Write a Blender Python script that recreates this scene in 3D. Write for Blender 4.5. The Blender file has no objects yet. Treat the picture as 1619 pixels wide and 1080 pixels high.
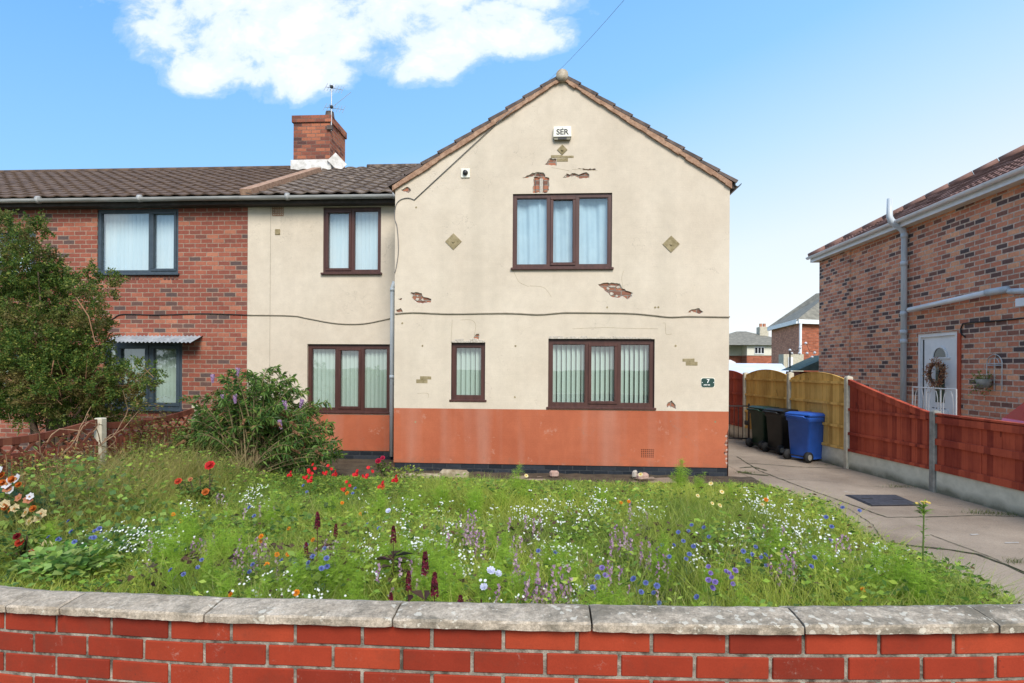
import bpy, bmesh, math, random
import numpy as np
from mathutils import Vector, Matrix
from mathutils.geometry import delaunay_2d_cdt
R = math.radians
rng = random.Random(7)
nr = np.random.default_rng(11)
sc = bpy.context.scene
col = sc.collection

# ------------------------------------------------------------------ camera, sky, sun, exposure
F, CX, HY, HC, PSI, RHO = 900.0, 809.5, 580.0, 1.75, R(3.53), 0.006
cam_d = bpy.data.cameras.new('camera')
cam = bpy.data.objects.new('camera', cam_d)
col.objects.link(cam)
CM = Matrix.Rotation(PSI, 3, 'Z') @ Matrix.Rotation(R(90), 3, 'X') @ Matrix.Rotation(RHO, 3, 'Z')
cam.matrix_world = Matrix.Translation((0, 0, HC)) @ CM.to_4x4()
cam_d.sensor_width = 36.0
cam_d.lens = 36.0 * F / 1619.0
cam_d.shift_y = 40.0 / 1619.0
cam_d.clip_end = 3000
sc.camera = cam
sc.view_settings.view_transform = 'Standard'
sc.view_settings.look = 'None'
sc.view_settings.exposure = 1.04
sc.view_settings.gamma = 1.0
sc.view_settings.use_curve_mapping = False
SUN_DIR = Vector((0.22, -0.74, 0.66)).normalized()
SUN_EL = math.asin(SUN_DIR.z)
SUN_AZ = math.atan2(SUN_DIR.x, SUN_DIR.y)
sd = bpy.data.lights.new('sun', 'SUN')
sd.energy = 2.2
sd.angle = R(26)
sd.color = (1.0, 0.94, 0.86)
sun = bpy.data.objects.new('sun', sd)
sun.rotation_euler = SUN_DIR.to_track_quat('Z', 'Y').to_euler()
sun.location = (20, -20, 30)
col.objects.link(sun)
sc.cycles.max_bounces = 8
sc.cycles.transparent_max_bounces = 16

world = bpy.data.worlds.new('World')
sc.world = world
world.use_nodes = True
wt = world.node_tree
wt.nodes.clear()


class NT:
    """small helper to write node trees"""
    def __init__(s, nt): s.nt = nt
    def n(s, kind, ins=None, **kw):
        nd = s.nt.nodes.new(kind)
        for k, v in kw.items(): setattr(nd, k, v)
        for k, v in (ins or {}).items():
            sock = nd.inputs[k]
            if isinstance(v, bpy.types.NodeSocket): s.nt.links.new(v, sock)
            elif isinstance(v, (tuple, list)) and len(v) == 3 and len(getattr(sock, 'default_value', (0,) * 3)) == 4: sock.default_value = (*v, 1)
            else: sock.default_value = v
        return nd
    def m(s, op, a, b=0.0, c=None, clamp=False):
        d = {0: a, 1: b}
        if c is not None: d[2] = c
        return s.n('ShaderNodeMath', d, operation=op, use_clamp=clamp).outputs[0]
    def mix(s, f, a, b, blend='MIX'):
        nd = s.n('ShaderNodeMix', data_type='RGBA', blend_type=blend)
        for k, v in ((0, f), (6, a), (7, b)):
            if isinstance(v, bpy.types.NodeSocket): s.nt.links.new(v, nd.inputs[k])
            elif isinstance(v, (tuple, list)): nd.inputs[k].default_value = (*v[:3], 1)
            else: nd.inputs[k].default_value = v
        return nd.outputs[2]
    def ramp(s, f, stops, interp='LINEAR'):
        nd = s.n('ShaderNodeValToRGB', {0: f})
        cr = nd.color_ramp
        cr.interpolation = interp
        while len(cr.elements) < len(stops): cr.elements.new(0.5)
        for e, (p, c) in zip(cr.elements, stops):
            e.position = p
            e.color = (*c, 1) if isinstance(c, (tuple, list)) else (c, c, c, 1)
        return nd.outputs[0]
    def noise(s, vec, scale, detail=4, rough=0.6, dist=0.0):
        return s.n('ShaderNodeTexNoise', {'Vector': vec, 'Scale': scale, 'Detail': detail, 'Roughness': rough, 'Distortion': dist}).outputs[0]
    def mapping(s, vec, scale=(1, 1, 1), loc=(0, 0, 0), rot=(0, 0, 0)):
        return s.n('ShaderNodeMapping', {'Vector': vec, 'Scale': scale, 'Location': loc, 'Rotation': rot}).outputs[0]


def build_sky():
    t = NT(wt)
    tc = t.n('ShaderNodeTexCoord').outputs['Generated']
    sky = t.n('ShaderNodeTexSky', sky_type='NISHITA')
    sky.sun_disc = False
    sky.sun_elevation = SUN_EL
    sky.sun_rotation = SUN_AZ
    sky.air_density = 1.0; sky.dust_density = 0.6; sky.ozone_density = 2.0
    xyz = t.n('ShaderNodeSeparateXYZ', {0: tc}).outputs
    x, y, z = xyz[0], xyz[1], xyz[2]
    # deeper, clearer blue high up; pale towards the horizon and towards the sun's side
    el = t.m('ADD', z, t.m('MULTIPLY', x, -0.22))
    grad = t.ramp(el, [(0.0, (9.4, 9.8, 10.0)), (0.12, (8.4, 9.4, 10.2)), (0.26, (5.6, 8.1, 10.6)), (0.40, (3.1, 6.5, 10.9)), (0.62, (1.8, 4.9, 10.6))])
    base = t.mix(0.82, sky.outputs[0], grad)
    # clouds, laid out by direction: a billowing bank high in front, unseen cloud added elsewhere to whiten the fill light
    yy = t.m('MAXIMUM', t.m('ABSOLUTE', y), 0.12)
    u = t.m('DIVIDE', x, yy)
    v = t.m('DIVIDE', z, yy)
    uv = t.n('ShaderNodeCombineXYZ', {0: u, 1: v, 2: 0.0}).outputs[0]
    n1 = t.noise(t.mapping(uv, (1, 1.5, 1), (3.1, 0.4, 0)), 3.2, 9, 0.60, 0.25)
    n2 = t.noise(t.mapping(uv, (1, 1.3, 1), (7.7, 2.2, 0)), 10.0, 8, 0.62, 0.3)
    def blob(cu, cv, ru, rv):
        a = t.m('POWER', t.m('DIVIDE', t.m('SUBTRACT', u, cu), ru), 2.0)
        b = t.m('POWER', t.m('DIVIDE', t.m('SUBTRACT', v, cv), rv), 2.0)
        return t.m('SUBTRACT', 1.0, t.m('ADD', a, b))
    mk = None
    for b in ((-0.555, 0.60, 0.24, 0.10), (-0.28, 0.66, 0.40, 0.11), (-0.64, 0.54, 0.08, 0.06), (-0.46, 0.53, 0.12, 0.055),
              (-0.22, 0.57, 0.13, 0.07), (-0.10, 0.61, 0.16, 0.07), (-0.55, 0.70, 0.30, 0.12), (-0.02, 0.66, 0.13, 0.06), (-0.66, 0.63, 0.12, 0.10), (-0.30, 0.61, 0.22, 0.08)):
        w = blob(*b)
        mk = w if mk is None else t.m('MAXIMUM', mk, w)
    front = t.m('MULTIPLY', t.m('GREATER_THAN', y, 0.0), t.m('LESS_THAN', t.m('ABSOLUTE', u), 1.35))
    mk = t.m('MAXIMUM', mk, -1.2)
    dens_f = t.m('ADD', t.m('MULTIPLY', mk, 0.40), t.m('ADD', t.m('MULTIPLY', t.m('SUBTRACT', n1, 0.5), 1.15), t.m('MULTIPLY', t.m('SUBTRACT', n2, 0.5), 0.95)))
    dens_b = t.m('ADD', t.m('SUBTRACT', n1, 0.36), t.m('MULTIPLY', t.m('SUBTRACT', n2, 0.5), 0.4))
    dens = t.mix(front, dens_b, dens_f)
    alpha = t.ramp(dens, [(-0.0, 0.0), (0.10, 0.15), (0.30, 0.72), (0.55, 1.0)], 'EASE')
    ccol = t.ramp(t.m('ADD', t.m('MULTIPLY', n2, 0.6), t.m('MULTIPLY', dens, 0.8)), [(0.1, (7.2, 8.4, 9.9)), (0.5, (9.9, 10.2, 10.4)), (0.9, (10.4, 10.4, 10.4))])
    colr = t.mix(alpha, base, ccol)
    bg = t.n('ShaderNodeBackground', {0: colr, 1: 0.056})
    out = t.n('ShaderNodeOutputWorld', {0: bg.outputs[0]})


build_sky()

# ------------------------------------------------------------------ measuring: a photo pixel to a point on a real plane
def ray(px, py): return CM @ Vector(((px - CX) / F, -(py - HY) / F, -1.0))
def W(px, py, Y):
    d = ray(px, py); return Vector((0, 0, HC)) + d * (Y / d.y)
def WX(px, py, X):
    d = ray(px, py); return Vector((0, 0, HC)) + d * (X / d.x)
def WG(px, py, z=0.0):
    d = ray(px, py); return Vector((0, 0, HC)) + d * ((z - HC) / d.z)


# ------------------------------------------------------------------ materials
def new_mat(name):
    m = bpy.data.materials.new(name)
    m.use_nodes = True
    m.node_tree.nodes.clear()
    return m, NT(m.node_tree)


def finish(t, color, rough=0.8, bump=None, bstr=0.3, bdist=0.01, metallic=0.0, spec=0.5, sheen=0, coat=0, trans=0):
    d = {'Base Color': color, 'Roughness': rough, 'Metallic': metallic, 'Specular IOR Level': spec, 'Coat Weight': coat}
    if bump is not None:
        d['Normal'] = t.n('ShaderNodeBump', {'Strength': bstr, 'Distance': bdist, 'Height': bump}).outputs[0]
    p = t.n('ShaderNodeBsdfPrincipled', d).outputs[0]
    if trans:
        tr = t.n('ShaderNodeBsdfTranslucent', {'Color': color}).outputs[0]
        p = t.n('ShaderNodeMixShader', {0: trans, 1: p, 2: tr}).outputs[0]
    t.n('ShaderNodeOutputMaterial', {0: p})


def simple(name, c1, c2=None, rough=0.7, scale=8.0, bstr=0.2, bdist=0.004, stretch=(1, 1, 1), metallic=0.0, spec=0.4, detail=5, bscale=None, coat=0, trans=0, lo=0.35, hi=0.65):
    m, t = new_mat(name)
    oc = t.n('ShaderNodeTexCoord').outputs['Object']
    v = t.mapping(oc, stretch)
    n = t.noise(v, scale, detail)
    c = t.ramp(n, [(lo, c1), (hi, c2 or c1)])
    b = t.noise(v, bscale or scale * 4, 4)
    finish(t, c, rough, b if bstr else None, bstr, bdist, metallic, spec, coat=coat, trans=trans)
    return m


def brick_mat(name, axes, stops, mortar, bw=0.23, rh=0.085, ms=0.011, bstr=0.5, off=(0, 0), stain=0.35, patch=None):
    m, t = new_mat(name)
    oc = t.n('ShaderNodeTexCoord').outputs['Object']
    s = t.n('ShaderNodeSeparateXYZ', {0: oc}).outputs
    uv = t.n('ShaderNodeCombineXYZ', {0: t.m('ADD', s[axes[0]], off[0]), 1: t.m('ADD', s[axes[1]], off[1]), 2: 0.0}).outputs[0]
    wob = t.n('ShaderNodeTexNoise', {'Vector': uv, 'Scale': 9.0, 'Detail': 3.0}).outputs[1]
    uvw = t.n('ShaderNodeVectorMath', {0: uv, 1: t.n('ShaderNodeVectorMath', {0: wob, 1: (-0.5, -0.5, -0.5)}, operation='ADD').outputs[0]}, operation='MULTIPLY_ADD')
    uvw.inputs[1].default_value = (1, 1, 1)
    sc_ = t.n('ShaderNodeVectorMath', {0: wob, 1: (0.012, 0.012, 0)}, operation='MULTIPLY').outputs[0]
    uvd = t.n('ShaderNodeVectorMath', {0: uv, 1: sc_}, operation='ADD').outputs[0]
    br = t.n('ShaderNodeTexBrick', {'Vector': uvd, 'Color1': (0, 0, 0), 'Color2': (1, 1, 1), 'Mortar': (0.5, 0.5, 0.5), 'Scale': 1.0, 'Mortar Size': ms * .78,
                                    'Mortar Smooth': 0.25, 'Bias': 0.0, 'Brick Width': bw, 'Row Height': rh})
    rnd = t.n('ShaderNodeSeparateColor', {0: br.outputs[0]}).outputs[0]
    if patch:
        big = t.noise(oc, 0.55, 2)
        rnd = t.m('ADD', rnd, t.m('MULTIPLY', t.m('SUBTRACT', big, 0.5), patch), clamp=True)
    c = t.ramp(rnd, stops)
    n1 = t.noise(oc, 22, 6, 0.7)
    c = t.mix(0.5, c, t.ramp(n1, [(0.3, 0.6), (0.7, 1.25)]), 'MULTIPLY')
    n2 = t.noise(oc, 1.1, 5, 0.6)
    mc = t.ramp(t.noise(oc, 14, 4), [(0.35, tuple(k * 0.62 for k in mortar)), (0.65, mortar)])
    c = t.mix(br.outputs[1], c, mc)
    c = t.mix(stain, c, t.ramp(n2, [(0.35, 0.62), (0.65, 1.18)]), 'MULTIPLY')
    h = t.m('SUBTRACT', t.m('MULTIPLY', n1, 0.35), br.outputs[1])
    finish(t, c, 0.9, h, bstr, 0.008, spec=0.25)
    return m


M = {}
RED = [(0.0, (0.10, 0.07, 0.065)), (0.09, (0.14, 0.075, 0.06)), (0.20, (0.24, 0.075, 0.052)), (0.5, (0.26, 0.078, 0.052)), (0.8, (0.31, 0.098, 0.062)), (1.0, (0.42, 0.165, 0.10))]
M['brick_left'] = brick_mat('terrace brick', (0, 2), RED, (0.36, 0.26, 0.195), off=(0, 0.01))
M['brick_chimney'] = brick_mat('sooty chimney brick', (0, 2), [(0.0, (0.09, 0.045, 0.04)), (0.35, (0.22, 0.075, 0.05)), (1.0, (0.42, 0.15, 0.08))], (0.20, 0.13, 0.10), bw=0.24, rh=0.09)
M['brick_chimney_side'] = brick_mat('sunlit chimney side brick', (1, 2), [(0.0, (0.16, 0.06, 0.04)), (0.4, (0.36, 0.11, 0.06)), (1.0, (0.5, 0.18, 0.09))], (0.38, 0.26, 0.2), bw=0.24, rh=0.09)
RRED = [(0.0, (0.11, 0.08, 0.075)), (0.12, (0.16, 0.09, 0.075)), (0.26, (0.42, 0.165, 0.105)), (0.6, (0.64, 0.235, 0.135)), (1.0, (0.80, 0.38, 0.21))]
M['brick_right'] = brick_mat('neighbour brick', (1, 2), RRED, (0.70, 0.54, 0.42), bw=0.25, rh=0.094, patch=0.45, ms=.016, off=(0.07, 0.02))
M['brick_right_front'] = brick_mat('neighbour front brick', (0, 2), RRED, (0.38, 0.27, 0.21), bw=0.25, rh=0.094)
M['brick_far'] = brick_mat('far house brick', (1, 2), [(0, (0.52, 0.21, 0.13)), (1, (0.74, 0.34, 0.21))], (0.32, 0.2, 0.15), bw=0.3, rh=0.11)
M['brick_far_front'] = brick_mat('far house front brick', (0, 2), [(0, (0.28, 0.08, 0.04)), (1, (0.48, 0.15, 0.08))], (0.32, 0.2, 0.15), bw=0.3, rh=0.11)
M['spall'] = brick_mat('spalled bare brick', (0, 2), [(0.0, (0.16, 0.08, 0.06)), (0.5, (0.30, 0.13, 0.08)), (1.0, (0.42, 0.16, 0.09))], (0.30, 0.26, 0.22), bw=0.20, rh=0.075, bstr=1.0)
M['tan_brick'] = simple('bare tan brick', (0.20, 0.16, 0.08), (0.32, 0.26, 0.15), 0.9, 14, 0.5)
M['base_brick'] = brick_mat('black painted damp course', (0, 2), [(0.0, (0.012, 0.016, 0.022)), (1.0, (0.035, 0.04, 0.05))], (0.05, 0.055, 0.06), bw=0.23, rh=0.078, bstr=0.6)


def render_mat(name, ca, cb, streak, sa, wall_y=True, splash=False):
    m, t = new_mat(name)
    oc = t.n('ShaderNodeTexCoord').outputs['Object']
    s = t.n('ShaderNodeSeparateXYZ', {0: oc}).outputs
    big = t.noise(oc, 0.8, 5, 0.6)
    st = t.noise(t.mapping(oc, (1.5, 1.5, 0.12)), 1.3, 3, 0.55)
    fine = t.noise(oc, 55, 5, 0.7)
    mid = t.noise(oc, 6, 5, 0.65)
    c = t.mix(t.ramp(big, [(0.38, 0.0), (0.66, 1.0)]), ca, cb)
    c = t.mix(t.m('MULTIPLY', t.ramp(st, [(0.48, 0.0), (0.80, 1.0)]), sa), c, streak)
    c = t.mix(0.55, c, t.ramp(mid, [(0.3, 0.88), (0.7, 1.08)]), 'MULTIPLY')
    c = t.mix(0.5, c, t.ramp(fine, [(0.3, 0.86), (0.7, 1.08)]), 'MULTIPLY')
    uv = t.n('ShaderNodeCombineXYZ', {0: s[0 if wall_y else 1], 1: s[2], 2: 0.0}).outputs[0]
    br = t.n('ShaderNodeTexBrick', {'Vector': uv, 'Scale': 1.0, 'Mortar Size': 0.006, 'Mortar Smooth': 1.0, 'Brick Width': 0.235, 'Row Height': 0.085})
    h = t.m('SUBTRACT', t.m('ADD', t.m('MULTIPLY', fine, 0.5), t.m('MULTIPLY', mid, 0.8)), t.m('MULTIPLY', br.outputs[1], 0.20))
    # fine cracks in the paint film
    vr = t.n('ShaderNodeTexVoronoi', {'Vector': t.mapping(t.n('ShaderNodeVectorMath', {0: oc, 1: t.n('ShaderNodeTexNoise', {'Vector': oc, 'Scale': 3.0, 'Detail': 4.0}).outputs[1]}, operation='ADD').outputs[0], (0.8, 1, 1.2)), 'Scale': 1.3}, feature='DISTANCE_TO_EDGE').outputs[0]
    crack = t.m('MULTIPLY', t.m('LESS_THAN', vr, 0.004), t.m('GREATER_THAN', t.noise(oc, 0.9, 2), 0.56))
    c = t.mix(t.m('MULTIPLY', crack, 0.35), c, (0.22, 0.19, 0.15))
    if splash:
        k = t.m('ADD', t.m('MULTIPLY_ADD', s[2], -1.6, 0.42), t.m('MULTIPLY', t.m('SUBTRACT', t.noise(oc, 7, 7, 0.75), 0.5), 1.3))
        c = t.mix(t.m('MULTIPLY', t.ramp(k, [(0.05, 0.0), (0.45, 1.0)]), 0.5), c, (0.17, 0.10, 0.065))
        pl = t.noise(t.mapping(oc, (1, 1, 1), (2, 5, 3)), 2.6, 8, 0.8)
        c = t.mix(t.m('MULTIPLY', t.ramp(pl, [(0.60, 0.0), (0.63, 1.0)]), 0.35), c, (0.50, 0.30, 0.22))
    finish(t, c, 0.88, h, 0.35, 0.006, spec=0.25)
    return m


M['cream'] = render_mat('cream painted render', (0.555, 0.475, 0.372), (0.62, 0.54, 0.43), (0.44, 0.385, 0.30), 0.45)
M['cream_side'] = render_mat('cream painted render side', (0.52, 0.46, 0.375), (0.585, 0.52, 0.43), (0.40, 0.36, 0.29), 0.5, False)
M['orange'] = render_mat('terracotta painted render', (0.36, 0.098, 0.046), (0.44, 0.13, 0.062), (0.42, 0.21, 0.15), 0.8, True, True)
M['frame_brown'] = simple('rosewood frame', (0.055, 0.022, 0.018), (0.085, 0.035, 0.027), 0.4, 20, 0.05, stretch=(1, 1, 0.1))
M['frame_grey'] = simple('slate grey frame', (0.040, 0.058, 0.075), (0.055, 0.075, 0.092), 0.4, 10, 0.05)
M['upvc'] = simple('white plastic', (0.70, 0.72, 0.73), (0.80, 0.81, 0.81), 0.35, 4, 0.03)
M['upvc_aged'] = simple('aged cream fascia', (0.60, 0.57, 0.47), (0.72, 0.69, 0.60), 0.5, 5, 0.1)
M['pipe_grey'] = simple('weathered grey pipe', (0.42, 0.47, 0.50), (0.58, 0.61, 0.62), 0.45, 3, 0.1, stretch=(4, 4, 0.6))
M['gutter'] = simple('weathered grey gutter', (0.24, 0.24, 0.23), (0.46, 0.46, 0.45), 0.5, 3, 0.1, stretch=(0.5, 4, 4))
M['dark'] = simple('dark plastic', (0.012, 0.012, 0.013), (0.03, 0.03, 0.03), 0.5, 10, 0.05)
M['fascia_dark'] = simple('dark timber fascia', (0.03, 0.025, 0.02), (0.05, 0.04, 0.035), 0.8, 10, 0.1)  # very dark brown boards below the eaves
M['tile_l'] = simple('brown concrete tile', (0.075, 0.048, 0.034), (0.135, 0.088, 0.060), 0.9, 5, 0.6, 0.006, bscale=60)
M['tile_c'] = simple('lichened brown tile', (0.09, 0.065, 0.05), (0.27, 0.21, 0.16), 0.92, 7, 0.6, 0.006, bscale=50, lo=0.42, hi=0.72)
M['tile_r'] = simple('ribbed red brown tile', (0.17, 0.09, 0.07), (0.25, 0.14, 0.11), 0.9, 4, 0.4, 0.006, bscale=50)
M['tile_far'] = simple('grey green tile', (0.15, 0.14, 0.11), (0.25, 0.23, 0.18), 0.9, 3, 0.4, bscale=30)
M['tile_dark'] = simple('dark verge tile', (0.07, 0.055, 0.05), (0.14, 0.105, 0.09), 0.9, 9, 0.5)
M['verge'] = simple('brown verge mortar', (0.26, 0.145, 0.09), (0.42, 0.27, 0.18), 0.95, 12, 0.8, 0.01)
M['lead'] = simple('white flaunching', (0.50, 0.48, 0.44), (0.78, 0.76, 0.73), 0.8, 8, 0.4)
M['ridge'] = simple('lichened ridge tile', (0.30, 0.24, 0.17), (0.48, 0.42, 0.33), 0.95, 14, 0.8, 0.01)
M['mortar_pale'] = simple('pale broken mortar', (0.36, 0.32, 0.26), (0.58, 0.52, 0.44), 0.95, 30, 0.8, 0.01)
M['cable'] = simple('painted cable', (0.28, 0.24, 0.18), (0.36, 0.31, 0.24), 0.7, 10, 0)
M['cable_black'] = simple('black cable', (0.02, 0.018, 0.018), None, 0.6, 10, 0)
M['cable_grey'] = simple('grey cable', (0.16, 0.15, 0.14), None, 0.6, 10, 0)
M['galv'] = simple('corrugated translucent sheet', (0.22, 0.25, 0.27), (0.36, 0.39, 0.41), 0.35, 6, 0.1)
M['conc_post'] = simple('concrete post', (0.42, 0.38, 0.28), (0.56, 0.51, 0.40), 0.92, 9, 0.4, 0.005, bscale=60)
M['conc_post_grey'] = simple('weathered concrete post', (0.18, 0.175, 0.15), (0.30, 0.28, 0.24), 0.92, 9, 0.4, 0.005, bscale=60)
M['metal_black'] = simple('black painted iron', (0.012, 0.012, 0.013), (0.03, 0.022, 0.02), 0.5, 20, 0.1)
M['metal_white'] = simple('white painted iron', (0.62, 0.62, 0.6), None, 0.5, 20, 0)
M['rail_metal'] = simple('galvanised metal', (0.4, 0.4, 0.4), (0.55, 0.55, 0.54), 0.4, 20, 0, metallic=0.6)
M['bin_blue'] = simple('blue bin plastic', (0.018, 0.075, 0.33), (0.025, 0.10, 0.42), 0.42, 3, 0.05)
M['bin_green'] = simple('dark green bin plastic', (0.008, 0.028, 0.018), (0.014, 0.042, 0.026), 0.45, 3, 0.05)
M['bin_black'] = simple('black bin plastic', (0.008, 0.009, 0.010), (0.016, 0.017, 0.018), 0.45, 3, 0.05)
M['rubber'] = simple('rubber tyre', (0.012, 0.012, 0.012), (0.022, 0.022, 0.022), 0.8, 20, 0.1)
M['rim'] = simple('alloy rim', (0.4, 0.4, 0.42), None, 0.3, 20, 0, metallic=0.8)
M['car_red'] = simple('red car paint', (0.36, 0.018, 0.02), (0.38, 0.02, 0.024), 0.25, 3, 0, spec=0.6, coat=1.0)
M['car_glass'] = simple('tinted car glass', (0.012, 0.016, 0.018), None, 0.05, 3, 0, spec=0.9)
M['tail_lamp'] = simple('tail lamp red', (0.30, 0.01, 0.01), None, 0.15, 3, 0)
M['van_white'] = simple('white van paint', (0.75, 0.76, 0.78), None, 0.3, 3, 0, coat=0.5)
M['felt_green'] = simple('green shed felt', (0.05, 0.085, 0.075), (0.085, 0.125, 0.11), 0.9, 5, 0.3)
M['sheet_white'] = simple('white garage sheet', (0.62, 0.66, 0.70), (0.74, 0.77, 0.80), 0.5, 2, 0.1)
M['pot'] = simple('terracotta pot', (0.36, 0.16, 0.09), (0.45, 0.2, 0.12), 0.85, 8, 0.1)
M['far_render'] = simple('far cream render', (0.62, 0.60, 0.50), (0.72, 0.69, 0.58), 0.9, 3, 0.1)
M['window_dark'] = simple('far window glass', (0.02, 0.025, 0.03), None, 0.08, 3, 0, spec=0.8)
M['blind'] = simple('pale vertical blind', (0.50, 0.60, 0.53), (0.58, 0.67, 0.60), 0.85, 2, 0, stretch=(6, 6, 0.3), trans=0.15)
M['blind_white'] = simple('white vertical blind', (0.62, 0.74, 0.80), (0.70, 0.80, 0.85), 0.85, 2, 0, stretch=(6, 6, 0.3), trans=0.15)
M['curtain'] = simple('net curtain tinted by sky reflection', (0.46, 0.62, 0.72), (0.53, 0.69, 0.78), 0.9, 5, 0.1, trans=0.15)  # blue of the sky reflected in the glass is painted into the cloth
M['wreath'] = simple('dried orange leaves', (0.30, 0.09, 0.035), (0.50, 0.22, 0.10), 0.8, 30, 0)
M['wreath_cream'] = simple('dried cream leaves', (0.5, 0.36, 0.22), None, 0.8, 30, 0)
M['plaque'] = simple('dark green enamel', (0.018, 0.05, 0.042), (0.022, 0.06, 0.05), 0.35, 5, 0)
M['white_paint'] = simple('white letter paint', (0.78, 0.78, 0.74), None, 0.5, 5, 0)
M['black_paint'] = simple('black letter paint', (0.03, 0.03, 0.03), None, 0.5, 5, 0)
M['alarm'] = simple('off white alarm case', (0.72, 0.70, 0.58), (0.78, 0.76, 0.66), 0.4, 5, 0)
M['alarm_under'] = simple('dark olive alarm underside', (0.16, 0.15, 0.10), (0.24, 0.22, 0.16), 0.6, 5, 0)  # darker olive tone than the case above it
M['iron_lid'] = simple('cast iron cover', (0.035, 0.035, 0.042), (0.06, 0.06, 0.068), 0.7, 20, 0.5, bscale=90)
M['stone_edge'] = simple('weathered edging stone', (0.20, 0.15, 0.09), (0.42, 0.35, 0.25), 0.95, 10, 0.8, 0.01)
M['rubble'] = simple('broken pinkish stone', (0.36, 0.22, 0.17), (0.50, 0.36, 0.30), 0.95, 14, 0.7)


def glass_mat(name, tint, refl):
    m, t = new_mat(name)
    bf = t.n('ShaderNodeNewGeometry').outputs['Backfacing']
    fr = t.n('ShaderNodeFresnel', {0: t.m('MULTIPLY_ADD', bf, 1 / 1.45 - 1.45, 1.45)}).outputs[0]
    f = t.m('ADD', t.m('MULTIPLY', fr, 1.0), refl, clamp=True)
    oc = t.n('ShaderNodeTexCoord').outputs['Object']
    bp = t.n('ShaderNodeBump', {'Strength': 0.04, 'Distance': 0.02, 'Height': t.noise(oc, 1.5, 2)}).outputs[0]
    g = t.n('ShaderNodeBsdfGlossy', {'Color': (0.95, 0.97, 1.0), 'Roughness': 0.01, 'Normal': bp}).outputs[0]
    tr = t.n('ShaderNodeBsdfTransparent', {0: tint}).outputs[0]
    mx = t.n('ShaderNodeMixShader', {0: f, 1: tr, 2: g}).outputs[0]
    t.n('ShaderNodeOutputMaterial', {0: mx})
    return m


M['glass'] = glass_mat('window glass', (0.93, 0.97, 0.96), 0.14)


def wood_mat(name, c1, c2, axis):
    m, t = new_mat(name)
    oc = t.n('ShaderNodeTexCoord').outputs['Object']
    s = t.n('ShaderNodeSeparateXYZ', {0: oc}).outputs
    a = s[axis]
    b = t.m('FLOOR', t.m('DIVIDE', a, 0.098))
    rn = t.n('ShaderNodeTexWhiteNoise', {'W': b}, noise_dimensions='1D').outputs[0]
    g = t.noise(t.mapping(oc, (22, 22, 1.2)), 2.0, 6, 0.7, 0.6)
    big = t.noise(oc, 2.3, 4)
    k = t.m('ADD', t.m('MULTIPLY', g, 0.55), t.m('ADD', t.m('MULTIPLY', rn, 0.5), t.m('MULTIPLY', t.m('SUBTRACT', big, 0.5), 0.8)))
    c = t.ramp(k, [(0.15, c1), (0.75, c2)])
    kn = t.n('ShaderNodeTexVoronoi', {'Vector': t.mapping(oc, (7, 7, 2.2)), 'Scale': 1.0}).outputs[0]
    c = t.mix(t.m('MULTIPLY', t.m('LESS_THAN', kn, 0.10), 0.6), c, tuple(x * 0.35 for x in c1))
    finish(t, c, 0.8, g, 0.3, 0.004, spec=0.3)
    return m


M['fence_red'] = wood_mat('red stained boards', (0.19, 0.022, 0.012), (0.46, 0.085, 0.038), 1)
M['fence_yellow'] = wood_mat('golden treated boards', (0.40, 0.22, 0.05), (0.74, 0.46, 0.13), 1)
M['fence_old'] = wood_mat('faded red brown timber', (0.11, 0.025, 0.015), (0.24, 0.08, 0.045), 1)


def conc_board():
    m, t = new_mat('algae stained gravel board')
    oc = t.n('ShaderNodeTexCoord').outputs['Object']
    z = t.n('ShaderNodeSeparateXYZ', {0: oc}).outputs[2]
    n = t.noise(oc, 3.5, 6, 0.65)
    k = t.m('SUBTRACT', t.m('ADD', t.m('MULTIPLY', n, 0.26), 0.0), z)
    c = t.mix(t.ramp(k, [(-0.05 + 0.05, 0.0), (0.12, 0.85)]), t.ramp(t.noise(oc, 7, 5), [(0.3, (0.50, 0.48, 0.37)), (0.7, (0.66, 0.63, 0.50))]), (0.10, 0.10, 0.06))
    finish(t, c, 0.92, t.noise(oc, 60, 4), 0.3, 0.004)
    return m


M['gravel_board'] = conc_board()


def drive_mat():
    m, t = new_mat('old concrete driveway')
    oc = t.n('ShaderNodeTexCoord').outputs['Object']
    a = t.noise(oc, 0.9, 6, 0.6)
    b = t.noise(oc, 70, 4, 0.8)
    b2 = t.noise(oc, 240, 2, 0.8)
    st = t.noise(oc, 5, 6, 0.7)
    c = t.ramp(a, [(0.33, (0.225, 0.172, 0.125)), (0.66, (0.36, 0.285, 0.21))])
    c = t.mix(0.6, c, t.ramp(b, [(0.3, 0.65), (0.7, 1.3)]), 'MULTIPLY')
    c = t.mix(0.5, c, t.ramp(b2, [(0.3, 0.6), (0.7, 1.4)]), 'MULTIPLY')
    c = t.mix(t.m('MULTIPLY', t.ramp(st, [(0.60, 0.0), (0.74, 1.0)]), 0.45), c, (0.10, 0.085, 0.065))
    c = t.mix(t.m('MULTIPLY', t.ramp(t.noise(t.mapping(oc, (1, 1, 1), (5, 9, 0)), 2.2, 7, 0.75), [(0.64, 0.0), (0.70, 1.0)]), 0.5), c, (0.48, 0.46, 0.42))
    finish(t, c, 0.95, b, 0.4, 0.004, spec=0.2)
    return m


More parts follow.
